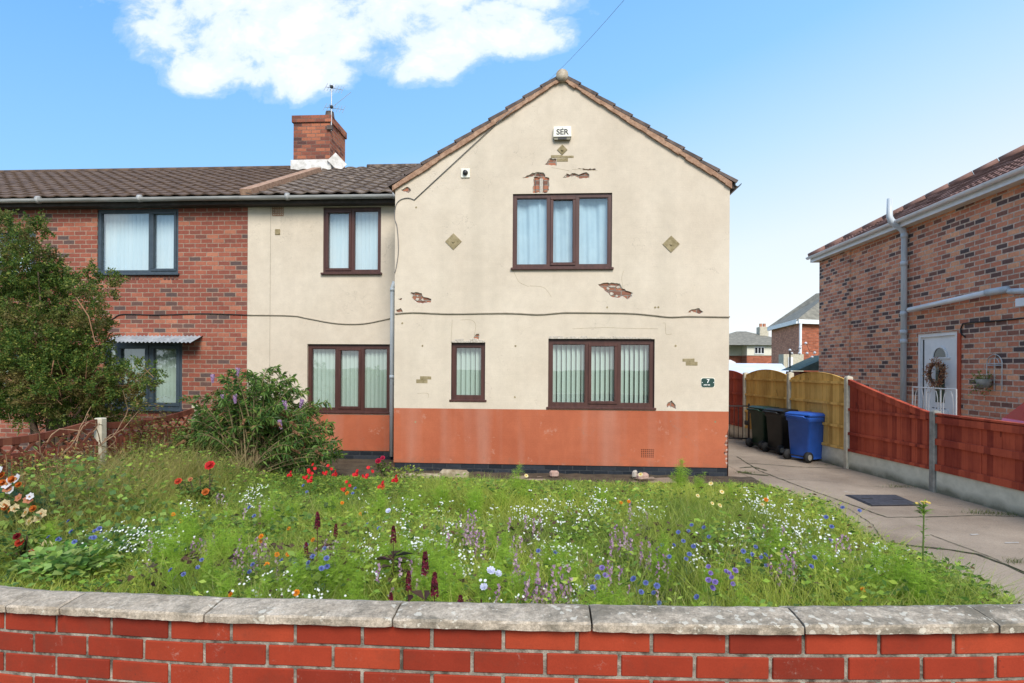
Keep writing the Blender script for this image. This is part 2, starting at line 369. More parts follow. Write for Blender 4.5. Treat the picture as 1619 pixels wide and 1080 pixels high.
M['drive'] = drive_mat()
M['soil'] = simple('garden soil', (0.05, 0.035, 0.02), (0.10, 0.075, 0.045), 1.0, 5, 0.8, 0.03)
M['ground'] = simple('rough grass ground', (0.06, 0.09, 0.03), (0.12, 0.14, 0.06), 1.0, 2, 0.5)
M['pave'] = simple('pavement asphalt', (0.10, 0.095, 0.09), (0.15, 0.14, 0.13), 0.95, 30, 0.5)
M['crack_dirt'] = simple('mossy joint dirt', (0.025, 0.022, 0.012), (0.07, 0.08, 0.03), 1.0, 12, 0.6)
M['chalk'] = simple('pale paint stain', (0.36, 0.32, 0.27), (0.42, 0.38, 0.33), 0.9, 12, 0)


def coping_mat():
    m, t = new_mat('lichened concrete coping')
    oc = t.n('ShaderNodeTexCoord').outputs['Object']
    s = t.n('ShaderNodeSeparateXYZ', {0: oc}).outputs
    a = t.noise(oc, 5, 6, 0.7)
    g = t.noise(oc, 48, 5, 0.85)
    g2 = t.noise(oc, 160, 3, 0.8)
    c = t.ramp(a, [(0.3, (0.33, 0.265, 0.19)), (0.7, (0.56, 0.47, 0.36))])
    c = t.mix(0.9, c, t.ramp(g, [(0.32, 0.5), (0.66, 1.3)]), 'MULTIPLY')
    c = t.mix(0.5, c, t.ramp(g2, [(0.3, 0.55), (0.68, 1.35)]), 'MULTIPLY')
    # dark algae stains and pale round lichens, more of them to the right
    dk = t.noise(t.mapping(oc, (1, 1, 1.6)), 8, 8, 0.75, 0.4)
    rt = t.m('MULTIPLY_ADD', s[0], 0.028, 0.0)
    c = t.mix(t.m('MULTIPLY', t.ramp(t.m('ADD', dk, rt), [(0.46, 0.0), (0.62, 1.0)]), 0.72), c, (0.12, 0.105, 0.075))
    vn = t.n('ShaderNodeTexVoronoi', {'Vector': t.n('ShaderNodeVectorMath', {0: oc, 1: t.n('ShaderNodeVectorMath', {0: t.n('ShaderNodeTexNoise', {'Vector': oc, 'Scale': 40.0, 'Detail': 4.0}).outputs[1], 1: (0.03, 0.03, 0.03)}, operation='MULTIPLY').outputs[0]}, operation='ADD').outputs[0], 'Scale': 34.0, 'Randomness': 1.0})
    lm = t.m('MULTIPLY', t.m('LESS_THAN', vn.outputs[0], 0.36), t.m('GREATER_THAN', t.m('ADD', t.noise(oc, 9, 5, 0.7), t.m('MULTIPLY', s[0], 0.05)), 0.53))
    c = t.mix(t.m('MULTIPLY', lm, 0.65), c, (0.62, 0.57, 0.46))
    finish(t, c, 0.95, t.m('ADD', g, t.m('MULTIPLY', a, 0.7)), 0.7, 0.006, spec=0.2)
    return m


M['coping'] = coping_mat()


def wall_brick_mat():
    m, t = new_mat('smooth bright red facing brick')
    oc = t.n('ShaderNodeTexCoord').outputs['Object']
    at = t.n('ShaderNodeAttribute', attribute_name='tone').outputs[2]
    a = t.noise(oc, 6, 5, 0.6)
    f = t.noise(oc, 160, 4, 0.8)
    c = t.ramp(at, [(0.0, (0.20, 0.024, 0.011)), (0.5, (0.28, 0.034, 0.014)), (1.0, (0.37, 0.055, 0.021))])
    c = t.mix(0.6, c, t.ramp(a, [(0.3, 0.75), (0.7, 1.15)]), 'MULTIPLY')
    c = t.mix(0.5, c, t.ramp(f, [(0.3, 0.8), (0.7, 1.15)]), 'MULTIPLY')
    c = t.mix(t.m('MULTIPLY', t.m('GREATER_THAN', t.noise(oc, 75, 3, 0.6), 0.72), 0.6), c, (0.05, 0.02, 0.015))
    c = t.mix(t.m('MULTIPLY', t.ramp(t.noise(oc, 3.6, 8, 0.8), [(0.52, 0.0), (0.70, 1.0)]), 0.5), c, (0.13, 0.035, 0.02))
    c = t.mix(t.m('MULTIPLY', t.ramp(t.noise(t.mapping(oc, (1, 1, 1), (3, 1, 7)), 14, 8, 0.85), [(0.60, 0.0), (0.68, 1.0)]), 0.4), c, (0.42, 0.30, 0.24))
    finish(t, c, 0.75, f, 0.3, 0.002, spec=0.18)
    return m


M['wall_brick'] = wall_brick_mat()
M['wall_mortar'] = simple('rough grey mortar', (0.07, 0.058, 0.042), (0.38, 0.33, 0.26), 1.0, 24, 1.0, 0.006, bscale=120)


def leaf_mat(name, trans=0.45, rough=0.55):
    m, t = new_mat(name)
    at = t.n('ShaderNodeAttribute', attribute_name='tint').outputs[0]
    p = t.n('ShaderNodeBsdfPrincipled', {'Base Color': at, 'Roughness': rough, 'Specular IOR Level': 0.25}).outputs[0]
    tr = t.n('ShaderNodeBsdfTranslucent', {'Color': at}).outputs[0]
    t.n('ShaderNodeOutputMaterial', {0: t.n('ShaderNodeMixShader', {0: trans, 1: p, 2: tr}).outputs[0]})
    return m


M['leaf'] = leaf_mat('foliage')
M['petal'] = leaf_mat('petals', 0.3, 0.6)
M['bark'] = simple('brown bark', (0.07, 0.045, 0.03), (0.14, 0.09, 0.06), 0.95, 14, 0.8, 0.01, stretch=(4, 4, 0.8))


# ------------------------------------------------------------------ objects
def wloc(o):
    p = Vector((0, 0, 0))
    while o is not None:
        p += o.location; o = o.parent
    return p


def thing(name, label, cat, loc=(0, 0, 0), group=None, rz=0):
    o = bpy.data.objects.new(name, None)
    o.empty_display_size = 0.2
    o.location = loc
    o.rotation_euler.z = rz
    o['label'] = label; o['category'] = cat
    if group: o['group'] = group
    col.objects.link(o)
    return o


def node(name, parent):
    o = bpy.data.objects.new(name, None)
    o.parent = parent
    col.objects.link(o)
    return o


def tag(o, label=None, cat=None, group=None, kind=None):
    if label: o['label'] = label
    if cat: o['category'] = cat
    if group: o['group'] = group
    if kind: o['kind'] = kind
    return o


def copy_tree(o, parent=None):
    c = o.copy()
    col.objects.link(c)
    if parent is not None: c.parent = parent
    for ch in o.children:
        copy_tree(ch, c)
    return c


class MB:
    def __init__(s): s.v = []; s.f = []; s.mi = []; s.cl = []; s.cc = None
    def add(s, vs, fs, mi=0):
        b = len(s.v)
        s.v += [tuple(p) for p in vs]
        for f in fs:
            s.f.append([b + i for i in f]); s.mi.append(mi); s.cl.append(s.cc)
        return s
    def box(s, x0, x1, y0, y1, z0, z1, mi=0):
        vs = [(x0, y0, z0), (x1, y0, z0), (x1, y1, z0), (x0, y1, z0), (x0, y0, z1), (x1, y0, z1), (x1, y1, z1), (x0, y1, z1)]
        return s.add(vs, [(3, 2, 1, 0), (4, 5, 6, 7), (0, 1, 5, 4), (1, 2, 6, 5), (2, 3, 7, 6), (3, 0, 4, 7)], mi)
    def bbox(s, x0, x1, y0, y1, z0, z1, b=0.004, mi=0, jit=0.0):
        """box with chamfered edges"""
        bm = bmesh.new()
        bmesh.ops.create_cube(bm, size=1.0)
        for v in bm.verts:
            v.co = Vector((x0 + (v.co.x + .5) * (x1 - x0), y0 + (v.co.y + .5) * (y1 - y0), z0 + (v.co.z + .5) * (z1 - z0))) + Vector([rng.uniform(-jit, jit) for _ in range(3)])
        bmesh.ops.bevel(bm, geom=list(bm.edges), offset=b, segments=1, affect='EDGES')
        bm.verts.index_update()
        s.add([v.co[:] for v in bm.verts], [[v.index for v in f.verts] for f in bm.faces], mi)
        bm.free(); return s
    def bar(s, a, b, w, h, mi=0):
        a, b = Vector(a), Vector(b)
        d = (b - a).normalized()
        up = Vector((0, 0, 1)) if abs(d.z) < 0.95 else Vector((0, 1, 0))
        r = d.cross(up).normalized(); u = r.cross(d)
        vs = []
        for p in (a, b):
            for i, j in ((-1, -1), (1, -1), (1, 1), (-1, 1)): vs.append(p + r * (i * w / 2) + u * (j * h / 2))
        return s.add(vs, [(0, 1, 2, 3), (7, 6, 5, 4), (0, 4, 5, 1), (1, 5, 6, 2), (2, 6, 7, 3), (3, 7, 4, 0)], mi)
    def tube(s, pts, r, n=10, mi=0, cap=True):
        pts = [Vector(p) for p in pts]
        rs = r if isinstance(r, (list, tuple)) else [r] * len(pts)
        vs, fs = [], []
        up = None
        for i, p in enumerate(pts):
            d = (pts[min(i + 1, len(pts) - 1)] - pts[max(i - 1, 0)]).normalized()
            if up is None: up = Vector((0, 0, 1)) if abs(d.z) < 0.9 else Vector((1, 0, 0))
            a = d.cross(up).normalized(); b = a.cross(d).normalized(); up = b
            for k in range(n):
                t = 2 * math.pi * k / n
                vs.append(p + (a * math.cos(t) + b * math.sin(t)) * rs[i])
        for i in range(len(pts) - 1):
            for k in range(n):
                fs.append((i * n + k, i * n + (k + 1) % n, (i + 1) * n + (k + 1) % n, (i + 1) * n + k))
        if cap:
            fs.append(tuple(range(n - 1, -1, -1))); fs.append(tuple((len(pts) - 1) * n + k for k in range(n)))
        return s.add(vs, fs, mi)
    def prism(s, poly, fn, d0, d1, mi=0):
        """2D polygon extruded between depths d0 and d1; fn(u, v, d) -> point"""
        n = len(poly)
        vs = [fn(u, v, d0) for u, v in poly] + [fn(u, v, d1) for u, v in poly]
        fs = [tuple(range(n)), tuple(range(2 * n - 1, n - 1, -1))] + [(i, i + n, (i + 1) % n + n, (i + 1) % n) for i in range(n)]
        return s.add(vs, fs, mi)
    def build(s, name, mats, parent=None, smooth=False):
        if not isinstance(mats, (list, tuple)): mats = [mats]
        me = bpy.data.meshes.new(name)
        off = wloc(parent) if parent is not None else Vector((0, 0, 0))
        vs = [(p[0] - off.x, p[1] - off.y, p[2] - off.z) for p in s.v]
        me.from_pydata(vs, [], s.f)
        for m in mats: me.materials.append(m)
        if len(mats) > 1: me.polygons.foreach_set('material_index', s.mi)
        if any(c is not None for c in s.cl):
            at = me.attributes.new('tint', 'FLOAT_COLOR', 'FACE')
            arr = []
            for c in s.cl: arr += [*(c or (0.1, 0.1, 0.1)), 1]
            at.data.foreach_set('color', arr)
        if smooth: me.polygons.foreach_set('use_smooth', [True] * len(me.polygons))
        me.update()
        o = bpy.data.objects.new(name, me)
        if parent is not None: o.parent = parent
        col.objects.link(o)
        return o


def in_poly(x, y, poly):
    c = False; n = len(poly)
    for i in range(n):
        x1, y1 = poly[i]; x2, y2 = poly[i - 1]
        if (y1 > y) != (y2 > y) and x < (x2 - x1) * (y - y1) / (y2 - y1) + x1: c = not c
    return c


def wall_face(mb, outer, holes, fn, mi=0):
    """flat wall with real openings; holes = [(poly, depth)]; reveals run inwards by depth"""
    vs, es = [], []
    for poly in [outer] + [h[0] for h in holes]:
        b = len(vs); n = len(poly)
        vs += [Vector(p) for p in poly]
        es += [(b + i, b + (i + 1) % n) for i in range(n)]
    ov, oe, of, *_ = delaunay_2d_cdt(vs, es, [], 0, 1e-5)
    keep = []
    for f in of:
        cx = sum(ov[i].x for i in f) / len(f); cy = sum(ov[i].y for i in f) / len(f)
        if in_poly(cx, cy, outer) and not any(in_poly(cx, cy, h[0]) for h in holes): keep.append(f)
    mb.add([fn(p.x, p.y, 0.0) for p in ov], keep, mi)
    for poly, dep in holes:
        n = len(poly)
        for i in range(n):
            a, b = poly[i], poly[(i + 1) % n]
            mb.add([fn(a[0], a[1], 0), fn(b[0], b[1], 0), fn(b[0], b[1], dep), fn(a[0], a[1], dep)], [(0, 1, 2, 3)], mi)


def rect(x0, x1, z0, z1): return [(x0, z0), (x1, z0), (x1, z1), (x0, z1)]


def text_mesh(s, size, fn, name, m, parent, bold=0.0):
    cu = bpy.data.curves.new(name, 'FONT')
    cu.body = s; cu.size = size; cu.align_x = 'CENTER'; cu.align_y = 'CENTER'; cu.offset = bold; cu.extrude = 0.001
    o = bpy.data.objects.new('tmp', cu); col.objects.link(o)
    bpy.context.view_layer.update()
    me = bpy.data.meshes.new_from_object(o.evaluated_get(bpy.context.evaluated_depsgraph_get()))
    bpy.data.objects.remove(o)
    mb = MB()
    mb.add([fn(v.co.x, v.co.y, v.co.z) for v in me.vertices], [list(p.vertices) for p in me.polygons])
    return mb.build(name, m, parent)


def tile_roof(name, o, u, v, ulen, vlen, mat, parent, tw=0.30, ch=0.33, amp=0.022, lip=0.03, clip=None, spt=6, jit=0.004, profile='wave'):
    """courses of real rolled tiles: o eave corner, u along the eave, v up the slope"""
    o, u, v = Vector(o), Vector(u).normalized(), Vector(v).normalized()
    nn = u.cross(v)
    if nn.z < 0: nn = -nn
    nc = int(math.ceil(vlen / ch)); ns = int(ulen / tw * spt)
    V, Fc = [], []
    for k in range(nc):
        v0, v1 = k * ch - 0.02, min((k + 1) * ch, vlen)
        rows = ((v0, lip * 0.25), (v0, lip), (v1, 0.004))
        b = len(V)
        sh = [rng.uniform(-jit, jit) for _ in range(int(ulen / tw) + 3)]
        for vv, hh in rows:
            for i in range(ns + 1):
                uu = ulen * i / ns
                if clip:
                    lo, hi = clip(vv); uu = min(max(uu, lo), hi)
                ph = (uu / tw) % 1.0
                if profile == 'wave': w = amp * (0.5 + 0.5 * math.cos(2 * math.pi * ph)) ** 1.4
                else: w = amp * (1 if 0.12 < (ph * 2) % 1 < 0.88 else 0.0)
                q = o + u * uu + v * vv + nn * (hh + w + sh[int(uu / tw)])
                V.append(q[:])
        for r in range(2):
            for i in range(ns):
                a = b + r * (ns + 1) + i
                Fc.append((a, a + 1, a + ns + 2, a + ns + 1))
        for e in (0, ns):      # closed tile ends at the verges
            top0, top1 = V[b + (ns + 1) + e], V[b + 2 * (ns + 1) + e]
            q0 = Vector(top0) - nn * 0.055; q1 = Vector(top1) - nn * 0.045
            c = len(V); V += [top0, top1, q1[:], q0[:]]
            Fc.append((c, c + 1, c + 2, c + 3))
    me = bpy.data.meshes.new(name)
    off = wloc(parent)
    me.from_pydata([(p[0] - off.x, p[1] - off.y, p[2] - off.z) for p in V], [], Fc)
    me.materials.append(mat)
    ob = bpy.data.objects.new(name, me); ob.parent = parent
    col.objects.link(ob)
    return ob


def gutter(name, a, b, r, mat, parent, clips=True):
    a, b = Vector(a), Vector(b)
    mb = MB(); d = (b - a).normalized(); s = d.cross(Vector((0, 0, 1))).normalized()
    n = 8
    for rr, flip in ((r, 0), (r - 0.004, 1)):
        vs = []
        for p in (a, b):
            for k in range(n + 1):
                t = math.pi * k / n
                vs.append(p + s * math.cos(t) * rr - Vector((0, 0, 1)) * math.sin(t) * rr)
        mb.add(vs, [(k, k + 1, n + 2 + k, n + 1 + k) for k in range(n)])
    L = (b - a).length if clips else 0; k = 0.9
    while k < L:
        p = a + d * k
        mb.tube([p - d * 0.03 - Vector((0, 0, 0.006)), p + d * 0.03 - Vector((0, 0, 0.006))], r + 0.006, 12)
        k += 2.0
    return mb.build(name, mat, parent, True)


# ------------------------------------------------------------------ windows
def window(parent, x0, x1, z0, z1, yf, lights, fm, inner, sill=True, name='window', fw=0.055, sashw=0.05, label=None):
    """front-facing window; yf = front of the frame; lights = [(fraction, 'fixed'|'sash')]"""
    w = node(name, parent)
    if label: w['label'] = label
    fr = MB(); d0, d1 = yf, yf + 0.07
    fr.box(x0, x1, d0, d1, z1 - fw, z1); fr.box(x0, x1, d0, d1, z0, z0 + fw)
    fr.box(x0, x0 + fw, d0, d1, z0 + fw, z1 - fw); fr.box(x1 - fw, x1, d0, d1, z0 + fw, z1 - fw)
    ix0, ix1, iz0, iz1 = x0 + fw, x1 - fw, z0 + fw, z1 - fw
    tot = ix1 - ix0; cur = ix0; panes = []
    for i, (f, kind) in enumerate(lights):
        nx = cur + tot * f
        a = cur + (0.03 if i else 0); b = nx - (0.03 if i < len(lights) - 1 else 0)
        if i < len(lights) - 1: fr.box(nx - 0.03, nx + 0.03, d0, d1, iz0, iz1)
        if kind == 'sash':
            s = sashw; e = 0.012
            A, B, C, D = a - e, b + e, iz0 - e, iz1 + e
            yb = d0 + 0.05
            for q in ((A, B, D - s, D), (A, B, C, C + s), (A, A + s, C + s, D - s), (B - s, B, C + s, D - s)):
                fr.bbox(q[0], q[1], d0 - 0.016, yb, q[2], q[3], 0.006)
            panes.append((A + s, B - s, C + s, D - s))
        else:
            g = 0.012
            for q in ((a, b, iz1 - g, iz1), (a, b, iz0, iz0 + g), (a, a + g, iz0 + g, iz1 - g), (b - g, b, iz0 + g, iz1 - g)):
                fr.box(q[0], q[1], d0 + 0.01, d0 + 0.05, q[2], q[3])
            panes.append((a + g, b - g, iz0 + g, iz1 - g))
        cur = nx
    fr.build('frame', fm, w)
    if sill:
        sl = MB(); sl.bbox(x0 - 0.03, x1 + 0.03, yf - 0.075, yf + 0.03, z0 - 0.035, z0 + 0.002, 0.006); sl.build('sill', fm, w)
    for p in panes:
        g = MB(); g.add([(p[0], yf + 0.035, p[2]), (p[1], yf + 0.035, p[2]), (p[1], yf + 0.035, p[3]), (p[0], yf + 0.035, p[3])], [(0, 1, 2, 3)])
        g.build('pane', M['glass'], w)
    yb = yf + 0.13
    if inner in ('blind', 'blind_white'):
        b = MB(); x = x0 + 0.02
        ang0 = R(40 if inner == 'blind' else 20)
        while x < x1 - 0.03:
            ang = ang0 + rng.uniform(-.08, .08); hw = 0.043
            dx, dy = hw * math.cos(ang), hw * math.sin(ang); zz = z0 + 0.05 + rng.uniform(-.004, .004)
            vs = []
            for k in range(4):       # slightly cupped slat
                s = -1 + 2 * k / 3; bow = 0.006 * (1 - s * s)
                vs += [(x + dx * s + bow * math.sin(ang), yb + dy * s - bow, zz), (x + dx * s + bow * math.sin(ang), yb + dy * s - bow, z1 - 0.02)]
            b.add(vs, [(0, 2, 3, 1), (2, 4, 5, 3), (4, 6, 7, 5)])
            x += 0.0795
        b.box(x0, x1, yb - 0.02, yb + 0.03, z1 - 0.075, z1 - 0.03)
        b.build('blind', M[inner], w)
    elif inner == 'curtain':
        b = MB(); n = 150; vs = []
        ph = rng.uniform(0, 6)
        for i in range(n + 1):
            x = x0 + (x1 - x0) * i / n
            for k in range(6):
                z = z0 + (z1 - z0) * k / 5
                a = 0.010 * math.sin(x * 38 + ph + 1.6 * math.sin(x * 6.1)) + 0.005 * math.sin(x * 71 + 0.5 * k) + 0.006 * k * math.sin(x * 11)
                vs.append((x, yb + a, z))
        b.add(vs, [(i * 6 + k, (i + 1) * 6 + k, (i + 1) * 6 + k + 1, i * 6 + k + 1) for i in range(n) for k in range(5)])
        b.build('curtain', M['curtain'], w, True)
    return w


def fpoly(pts, Y):
    """pixel outline on the front plane -> (x, z) outline"""
    r = []
    for p in pts:
        q = W(p[0], p[1], Y); r.append((q.x, q.z))
    return r


# ================================================================== THE SETTING
def sheet(name, x0, x1, y0, y1, z, mat, n=1):
    mb = MB()
    for i in range(n):
        for j in range(n):
            xa, xb = x0 + (x1 - x0) * i / n, x0 + (x1 - x0) * (i + 1) / n
            ya, yb = y0 + (y1 - y0) * j / n, y0 + (y1 - y0) * (j + 1) / n
            mb.add([(xa, ya, z), (xb, ya, z), (xb, yb, z), (xa, yb, z)], [(0, 1, 2, 3)])
    o = mb.build(name, mat); o['kind'] = 'structure'; return o


sheet('ground', -600, 600, -300, 900, -0.02, M['ground'])
sheet('pavement', -30, 30, -2.2, 1.80, -0.012, M['pave'])
sheet('road', -60, 60, -9.5, -2.3, -0.016, M['pave'])
gs = MB()
nx, ny = 60, 60
gx0, gx1, gy0, gy1 = -5.5, 3.25, 2.0, 9.28
vs = []
for j in range(ny + 1):
    for i in range(nx + 1):
        x = gx0 + (gx1 - gx0) * i / nx; y = gy0 + (gy1 - gy0) * j / ny
        if y < 9.31 - 0.4 or True:
            vs.append((x, y, 0.015 + 0.02 * math.sin(x * 3.1 + y) * math.sin(y * 2.7) + rng.uniform(0, .02)))
gs.add(vs, [(j * (nx + 1) + i, j * (nx + 1) + i + 1, (j + 1) * (nx + 1) + i + 1, (j + 1) * (nx + 1) + i) for j in range(ny) for i in range(nx)])
gs.build('garden_soil', M['soil'], None, True)['kind'] = 'structure'
sheet('side_bed', -5.5, -2.53, 9.285, 10.44, 0.01, M['soil'])
sheet('driveway', 3.26, 7.80, 1.95, 30, -0.004, M['drive'])
sheet('side_path', 2.80, 3.262, 9.292, 18, -0.008, M['drive'])
sheet('house_apron', -2.5, 3.255, 8.72, 9.29, 0.012, M['drive'])
# joints and cracks in the concrete, each a thin sunken-looking strip of moss and dirt
jm = MB()
def crack(pts, w0=0.012, w1=0.035, z=0.002):
    P = []
    for i in range(len(pts) - 1):
        a, b = Vector(pts[i]), Vector(pts[i + 1]); n = max(2, int((b - a).length / 0.06))
        for k in range(n): P.append(a.lerp(b, k / n))
    P.append(Vector(pts[-1]))
    V = []
    for i, p in enumerate(P):
        d = (P[min(i + 1, len(P) - 1)] - P[max(i - 1, 0)]).normalized(); s = Vector((-d.y, d.x))
        w = rng.uniform(w0, w1) / 2; j = rng.uniform(-.008, .008)
        V += [(p.x + s.x * (w + j), p.y + s.y * (w + j), z), (p.x - s.x * (w - j), p.y - s.y * (w - j), z)]
    jm.add(V, [(2 * i, 2 * i + 1, 2 * i + 3, 2 * i + 2) for i in range(len(P) - 1)])
def G2(px, py):
    g = WG(px, py); return (g.x, g.y)
crack([G2(1165, 722), G2(1200, 744), G2(1262, 768), G2(1330, 792), G2(1402, 818), G2(1480, 817), G2(1545, 815), G2(1619, 817)], 0.01, 0.022)
crack([G2(1398, 856), G2(1450, 864), G2(1500, 869), G2(1545, 876), G2(1590, 893), G2(1640, 915)], 0.02, 0.045)
crack([G2(1180, 732), G2(1260, 738), G2(1340, 741)], 0.01, 0.03)
crack([G2(1166, 745), G2(1190, 750), G2(1215, 752)], 0.05, 0.12)
crack([G2(1170, 740), G2(1190, 738), G2(1212, 744)], 0.03, 0.09)
crack([G2(1225, 757), G2(1300, 760), G2(1360, 768), G2(1420, 772)], 0.004, 0.010)
crack([G2(1300, 790), G2(1345, 806), G2(1380, 830), G2(1398, 856)], 0.004, 0.012)
crack([G2(1470, 845), G2(1560, 878), G2(1619, 905)], 0.006, 0.014)
o = jm.build('driveway_joints', M['crack_dirt']); o['kind'] = 'structure'
cm = MB()
for (px, py, w, h, a) in ((1540, 845, .16, .02, .3), (1600, 858, .20, .02, .2)):
    g = WG(px, py)
    pts = []
    for k in range(14):
        t = 2 * math.pi * k / 14; rr = rng.uniform(.5, 1)
        x, y = w / 2 * math.cos(t) * rr, h * 1.4 * math.sin(t) * rr
        pts.append((g.x + x * math.cos(a) - y * math.sin(a), g.y + x * math.sin(a) + y * math.cos(a), 0.001))
    cm.add(pts, [tuple(range(14))])
cm.build('driveway_stains', M['chalk'])['kind'] = 'structure'

# ================================================================== THE CREAM HOUSE
YG, YL = 9.30, 10.45            # front of the gable wing, front of the set-back wing
GX0, GX1, EZ, AX, AZ = -2.53, 2.90, 4.76, 0.215, 6.47
BX = -5.672                     # party line with the brick terrace
cream = thing('cream_house', 'cream rendered gabled house with terracotta painted base and patches of missing render', 'house', (0.2, YG, 0))
fy = lambda Y: (lambda u, v, d: (u, Y + d, v))


def wrect(pl, pt, pr, pb, Y):
    """window outline from its pixel edges"""
    a = W(pl, (pt + pb) / 2, Y).x; b = W(pr, (pt + pb) / 2, Y).x
    c = W((pl + pr) / 2, pb, Y).z; d = W((pl + pr) / 2, pt, Y).z
    return a, b, c, d


up = wrect(811, 307, 967, 424, YG + .03)
lo = wrect(867, 538, 1034, 644, YG + .03)
sm = wrect(714, 543, 767, 632, YG + .03)
patches = {
    'a': [(836, 277), (842, 273), (853, 272), (855, 281), (845, 280), (826, 281)],
    'b': [(848, 272), (860, 273), (862, 280), (868, 281), (868, 300), (865, 305), (842, 305), (844, 282), (845, 276)],
    'c': [(861, 260), (869, 250), (880, 251), (880, 262), (868, 261)],
    'd': [(890, 281), (896, 274), (901, 276), (904, 273), (915, 276), (928, 272), (932, 276), (932, 281), (918, 283), (908, 278)],
    'e': [(913, 266), (925, 267), (942, 267), (942, 269), (926, 269)],
    'f': [(634, 300), (645, 295), (650, 302), (646, 305), (637, 303)],
    'g': [(648, 463), (656, 462), (667, 464), (670, 470), (682, 473), (681, 478), (671, 480), (659, 479), (651, 471)],
    'h': [(626, 490), (634, 487), (637, 494), (627, 494)],
    'i': [(945, 449), (955, 447), (980, 448), (984, 456), (990, 460), (1001, 463), (999, 469), (992, 474), (986, 469), (977, 472), (969, 471), (957, 461)],
    'j': [(1087, 494), (1093, 489), (1106, 487), (1112, 493), (1106, 497), (1098, 494)],
    'k': [(748, 537), (750, 531), (753, 528), (758, 528), (757, 537)],
    'l': [(1053, 645), (1055, 637), (1062, 633), (1068, 640), (1069, 647), (1060, 645)],
    'm': [(629, 473), (636, 471), (634, 475)],
}
def ragged(poly, amp=.010):
    out = []
    for i, a in enumerate(poly):
        b = poly[(i + 1) % len(poly)]; L = math.hypot(b[0] - a[0], b[1] - a[1]); n = max(1, int(L / .028))
        for k in range(n):
            t = k / n; j = min(amp, L * .2) * (1 if k else .4)
            out.append((a[0] + (b[0] - a[0]) * t + rng.uniform(-j, j), a[1] + (b[1] - a[1]) * t + rng.uniform(-j, j)))
    return out
holes = [(ragged(fpoly(p, YG)), 0.0) for p in patches.values()]
wh = [(rect(up[0] - .003, up[1] + .003, up[2] - .02, up[3] + .004), 0.12), (rect(lo[0] - .003, lo[1] + .003, lo[2] - .02, lo[3] + .02), 0.13),
      (rect(sm[0] - .003, sm[1] + .003, sm[2] - .03, sm[3] + .02), 0.13)]
OB, BB = 1.055, 0.155           # top of the terracotta band, top of the black damp course
outer = [(GX0, OB), (GX1, OB), (GX1, EZ), (AX, AZ), (GX0, EZ)]
# keep window openings that cross the band line inside the cream part only
wh = [(rect(p[0][0], p[1][0], max(p[0][1], OB + 0.002), p[2][1]), d) for p, d in wh]
mb = MB(); wall_face(mb, outer, holes + wh, fy(YG)); mb.build('wall', M['cream'], cream)
for poly, _ in holes:
    eb = MB(); cxm = sum(p[0] for p in poly) / len(poly); czm = sum(p[1] for p in poly) / len(poly); n = len(poly); inner = []
    for p in poly:
        d = math.hypot(p[0] - cxm, p[1] - czm); k = max(.55, 1 - rng.uniform(.006, .022) / max(d, .01)); inner.append((cxm + (p[0] - cxm) * k, czm + (p[1] - czm) * k))
    eb.add([(p[0], YG, p[1]) for p in poly] + [(p[0], YG + .023, p[1]) for p in inner], [(i, (i + 1) % n, n + (i + 1) % n, n + i) for i in range(n)])
    eb.build('broken_render_edge', M['mortar_pale'], cream)
bare = MB()
bare.add([(GX0 + .02, YG + 0.023, OB + .01), (GX1 - .02, YG + 0.023, OB + .01), (GX1 - .02, YG + 0.023, EZ), (AX, YG + 0.023, AZ - .03), (GX0 + .02, YG + 0.023, EZ)], [])
wall_face(bare, [(GX0 + .02, OB + .01), (GX1 - .02, OB + .01), (GX1 - .02, EZ), (AX, AZ - .05), (GX0 + .02, EZ)], [(p, 0.1) for p, d in wh], fy(YG + 0.023))
bare.build('bare_brickwork', M['spall'], cream)
# soldier bricks exposed over the upper window, and lumps of mortar clinging in the bare patches
q0 = W(846, 304, YG); q1 = W(866, 282, YG)
wdt = (q1.x - q0.x) / 3
for k in range(3):
    sb = MB(); sb.bbox(q0.x + k * wdt + .004, q0.x + (k + 1) * wdt - .008, YG + .003, YG + .03, q0.z, q1.z, .006, jit=.003)
    sb.build('soldier_brick', M['spall' if k != 1 else 'mortar_pale'], cream)
for (px, py, w, h) in ((652, 467, .05, .05), (660, 473, .07, .06), (668, 474, .05, .05), (660, 468, .04, .03), (961, 456, .06, .05), (967, 464, .07, .06), (975, 468, .05, .05), (968, 453, .12, .04), (978, 454, .08, .05),
                       (893, 279, .05, .04), (1094, 493, .05, .03), (1058, 643, .04, .04), (844, 279, .05, .03)):
    lm = MB(); c = W(px, py, YG + .012); k = 9
    pts = [(c.x + w / 2 * math.cos(6.283 * i / k) * rng.uniform(.6, 1.1), c.z + h / 2 * math.sin(6.283 * i / k) * rng.uniform(.6, 1.1)) for i in range(k)]
    lm.prism(pts, fy(0), YG + .010 + rng.uniform(0, .006), YG + .03)
    lm.build('clinging_mortar', M['mortar_pale'], cream)

# terracotta band and black base of the gable wing; the right end is broken away to the brick
band_out = [(GX0, BB), (GX1 - .02, BB)] + [(p[0], p[1]) for p in fpoly([(1146, 727), (1148, 722), (1144, 716), (1150, 708), (1145, 702), (1149, 694), (1146, 690), (1150, 684)], YG)] + [(GX1, OB - .27), (GX1, OB), (GX0, OB)]
vent = wrect(1013, 710, 1034, 724, YG)
mb = MB(); wall_face(mb, band_out, [(rect(vent[0], vent[1], vent[2], vent[3]), 0.02)], fy(YG - 0.003)); mb.build('painted_band', M['orange'], cream)
mb = MB(); mb.box(GX0 + .003, GX1 - .03, YG + 0.022, YG + .2, BB, OB - .01); mb.build('band_brickwork', M['spall'], cream)
mb = MB()
for i in range(16):
    z = BB + .02 + i * .036
    mb.bbox(GX1 - .055 - rng.uniform(0, .02), GX1 - .012, YG + .002, YG + .2, z, z + .033, .004, jit=.003, mi=i % 2)
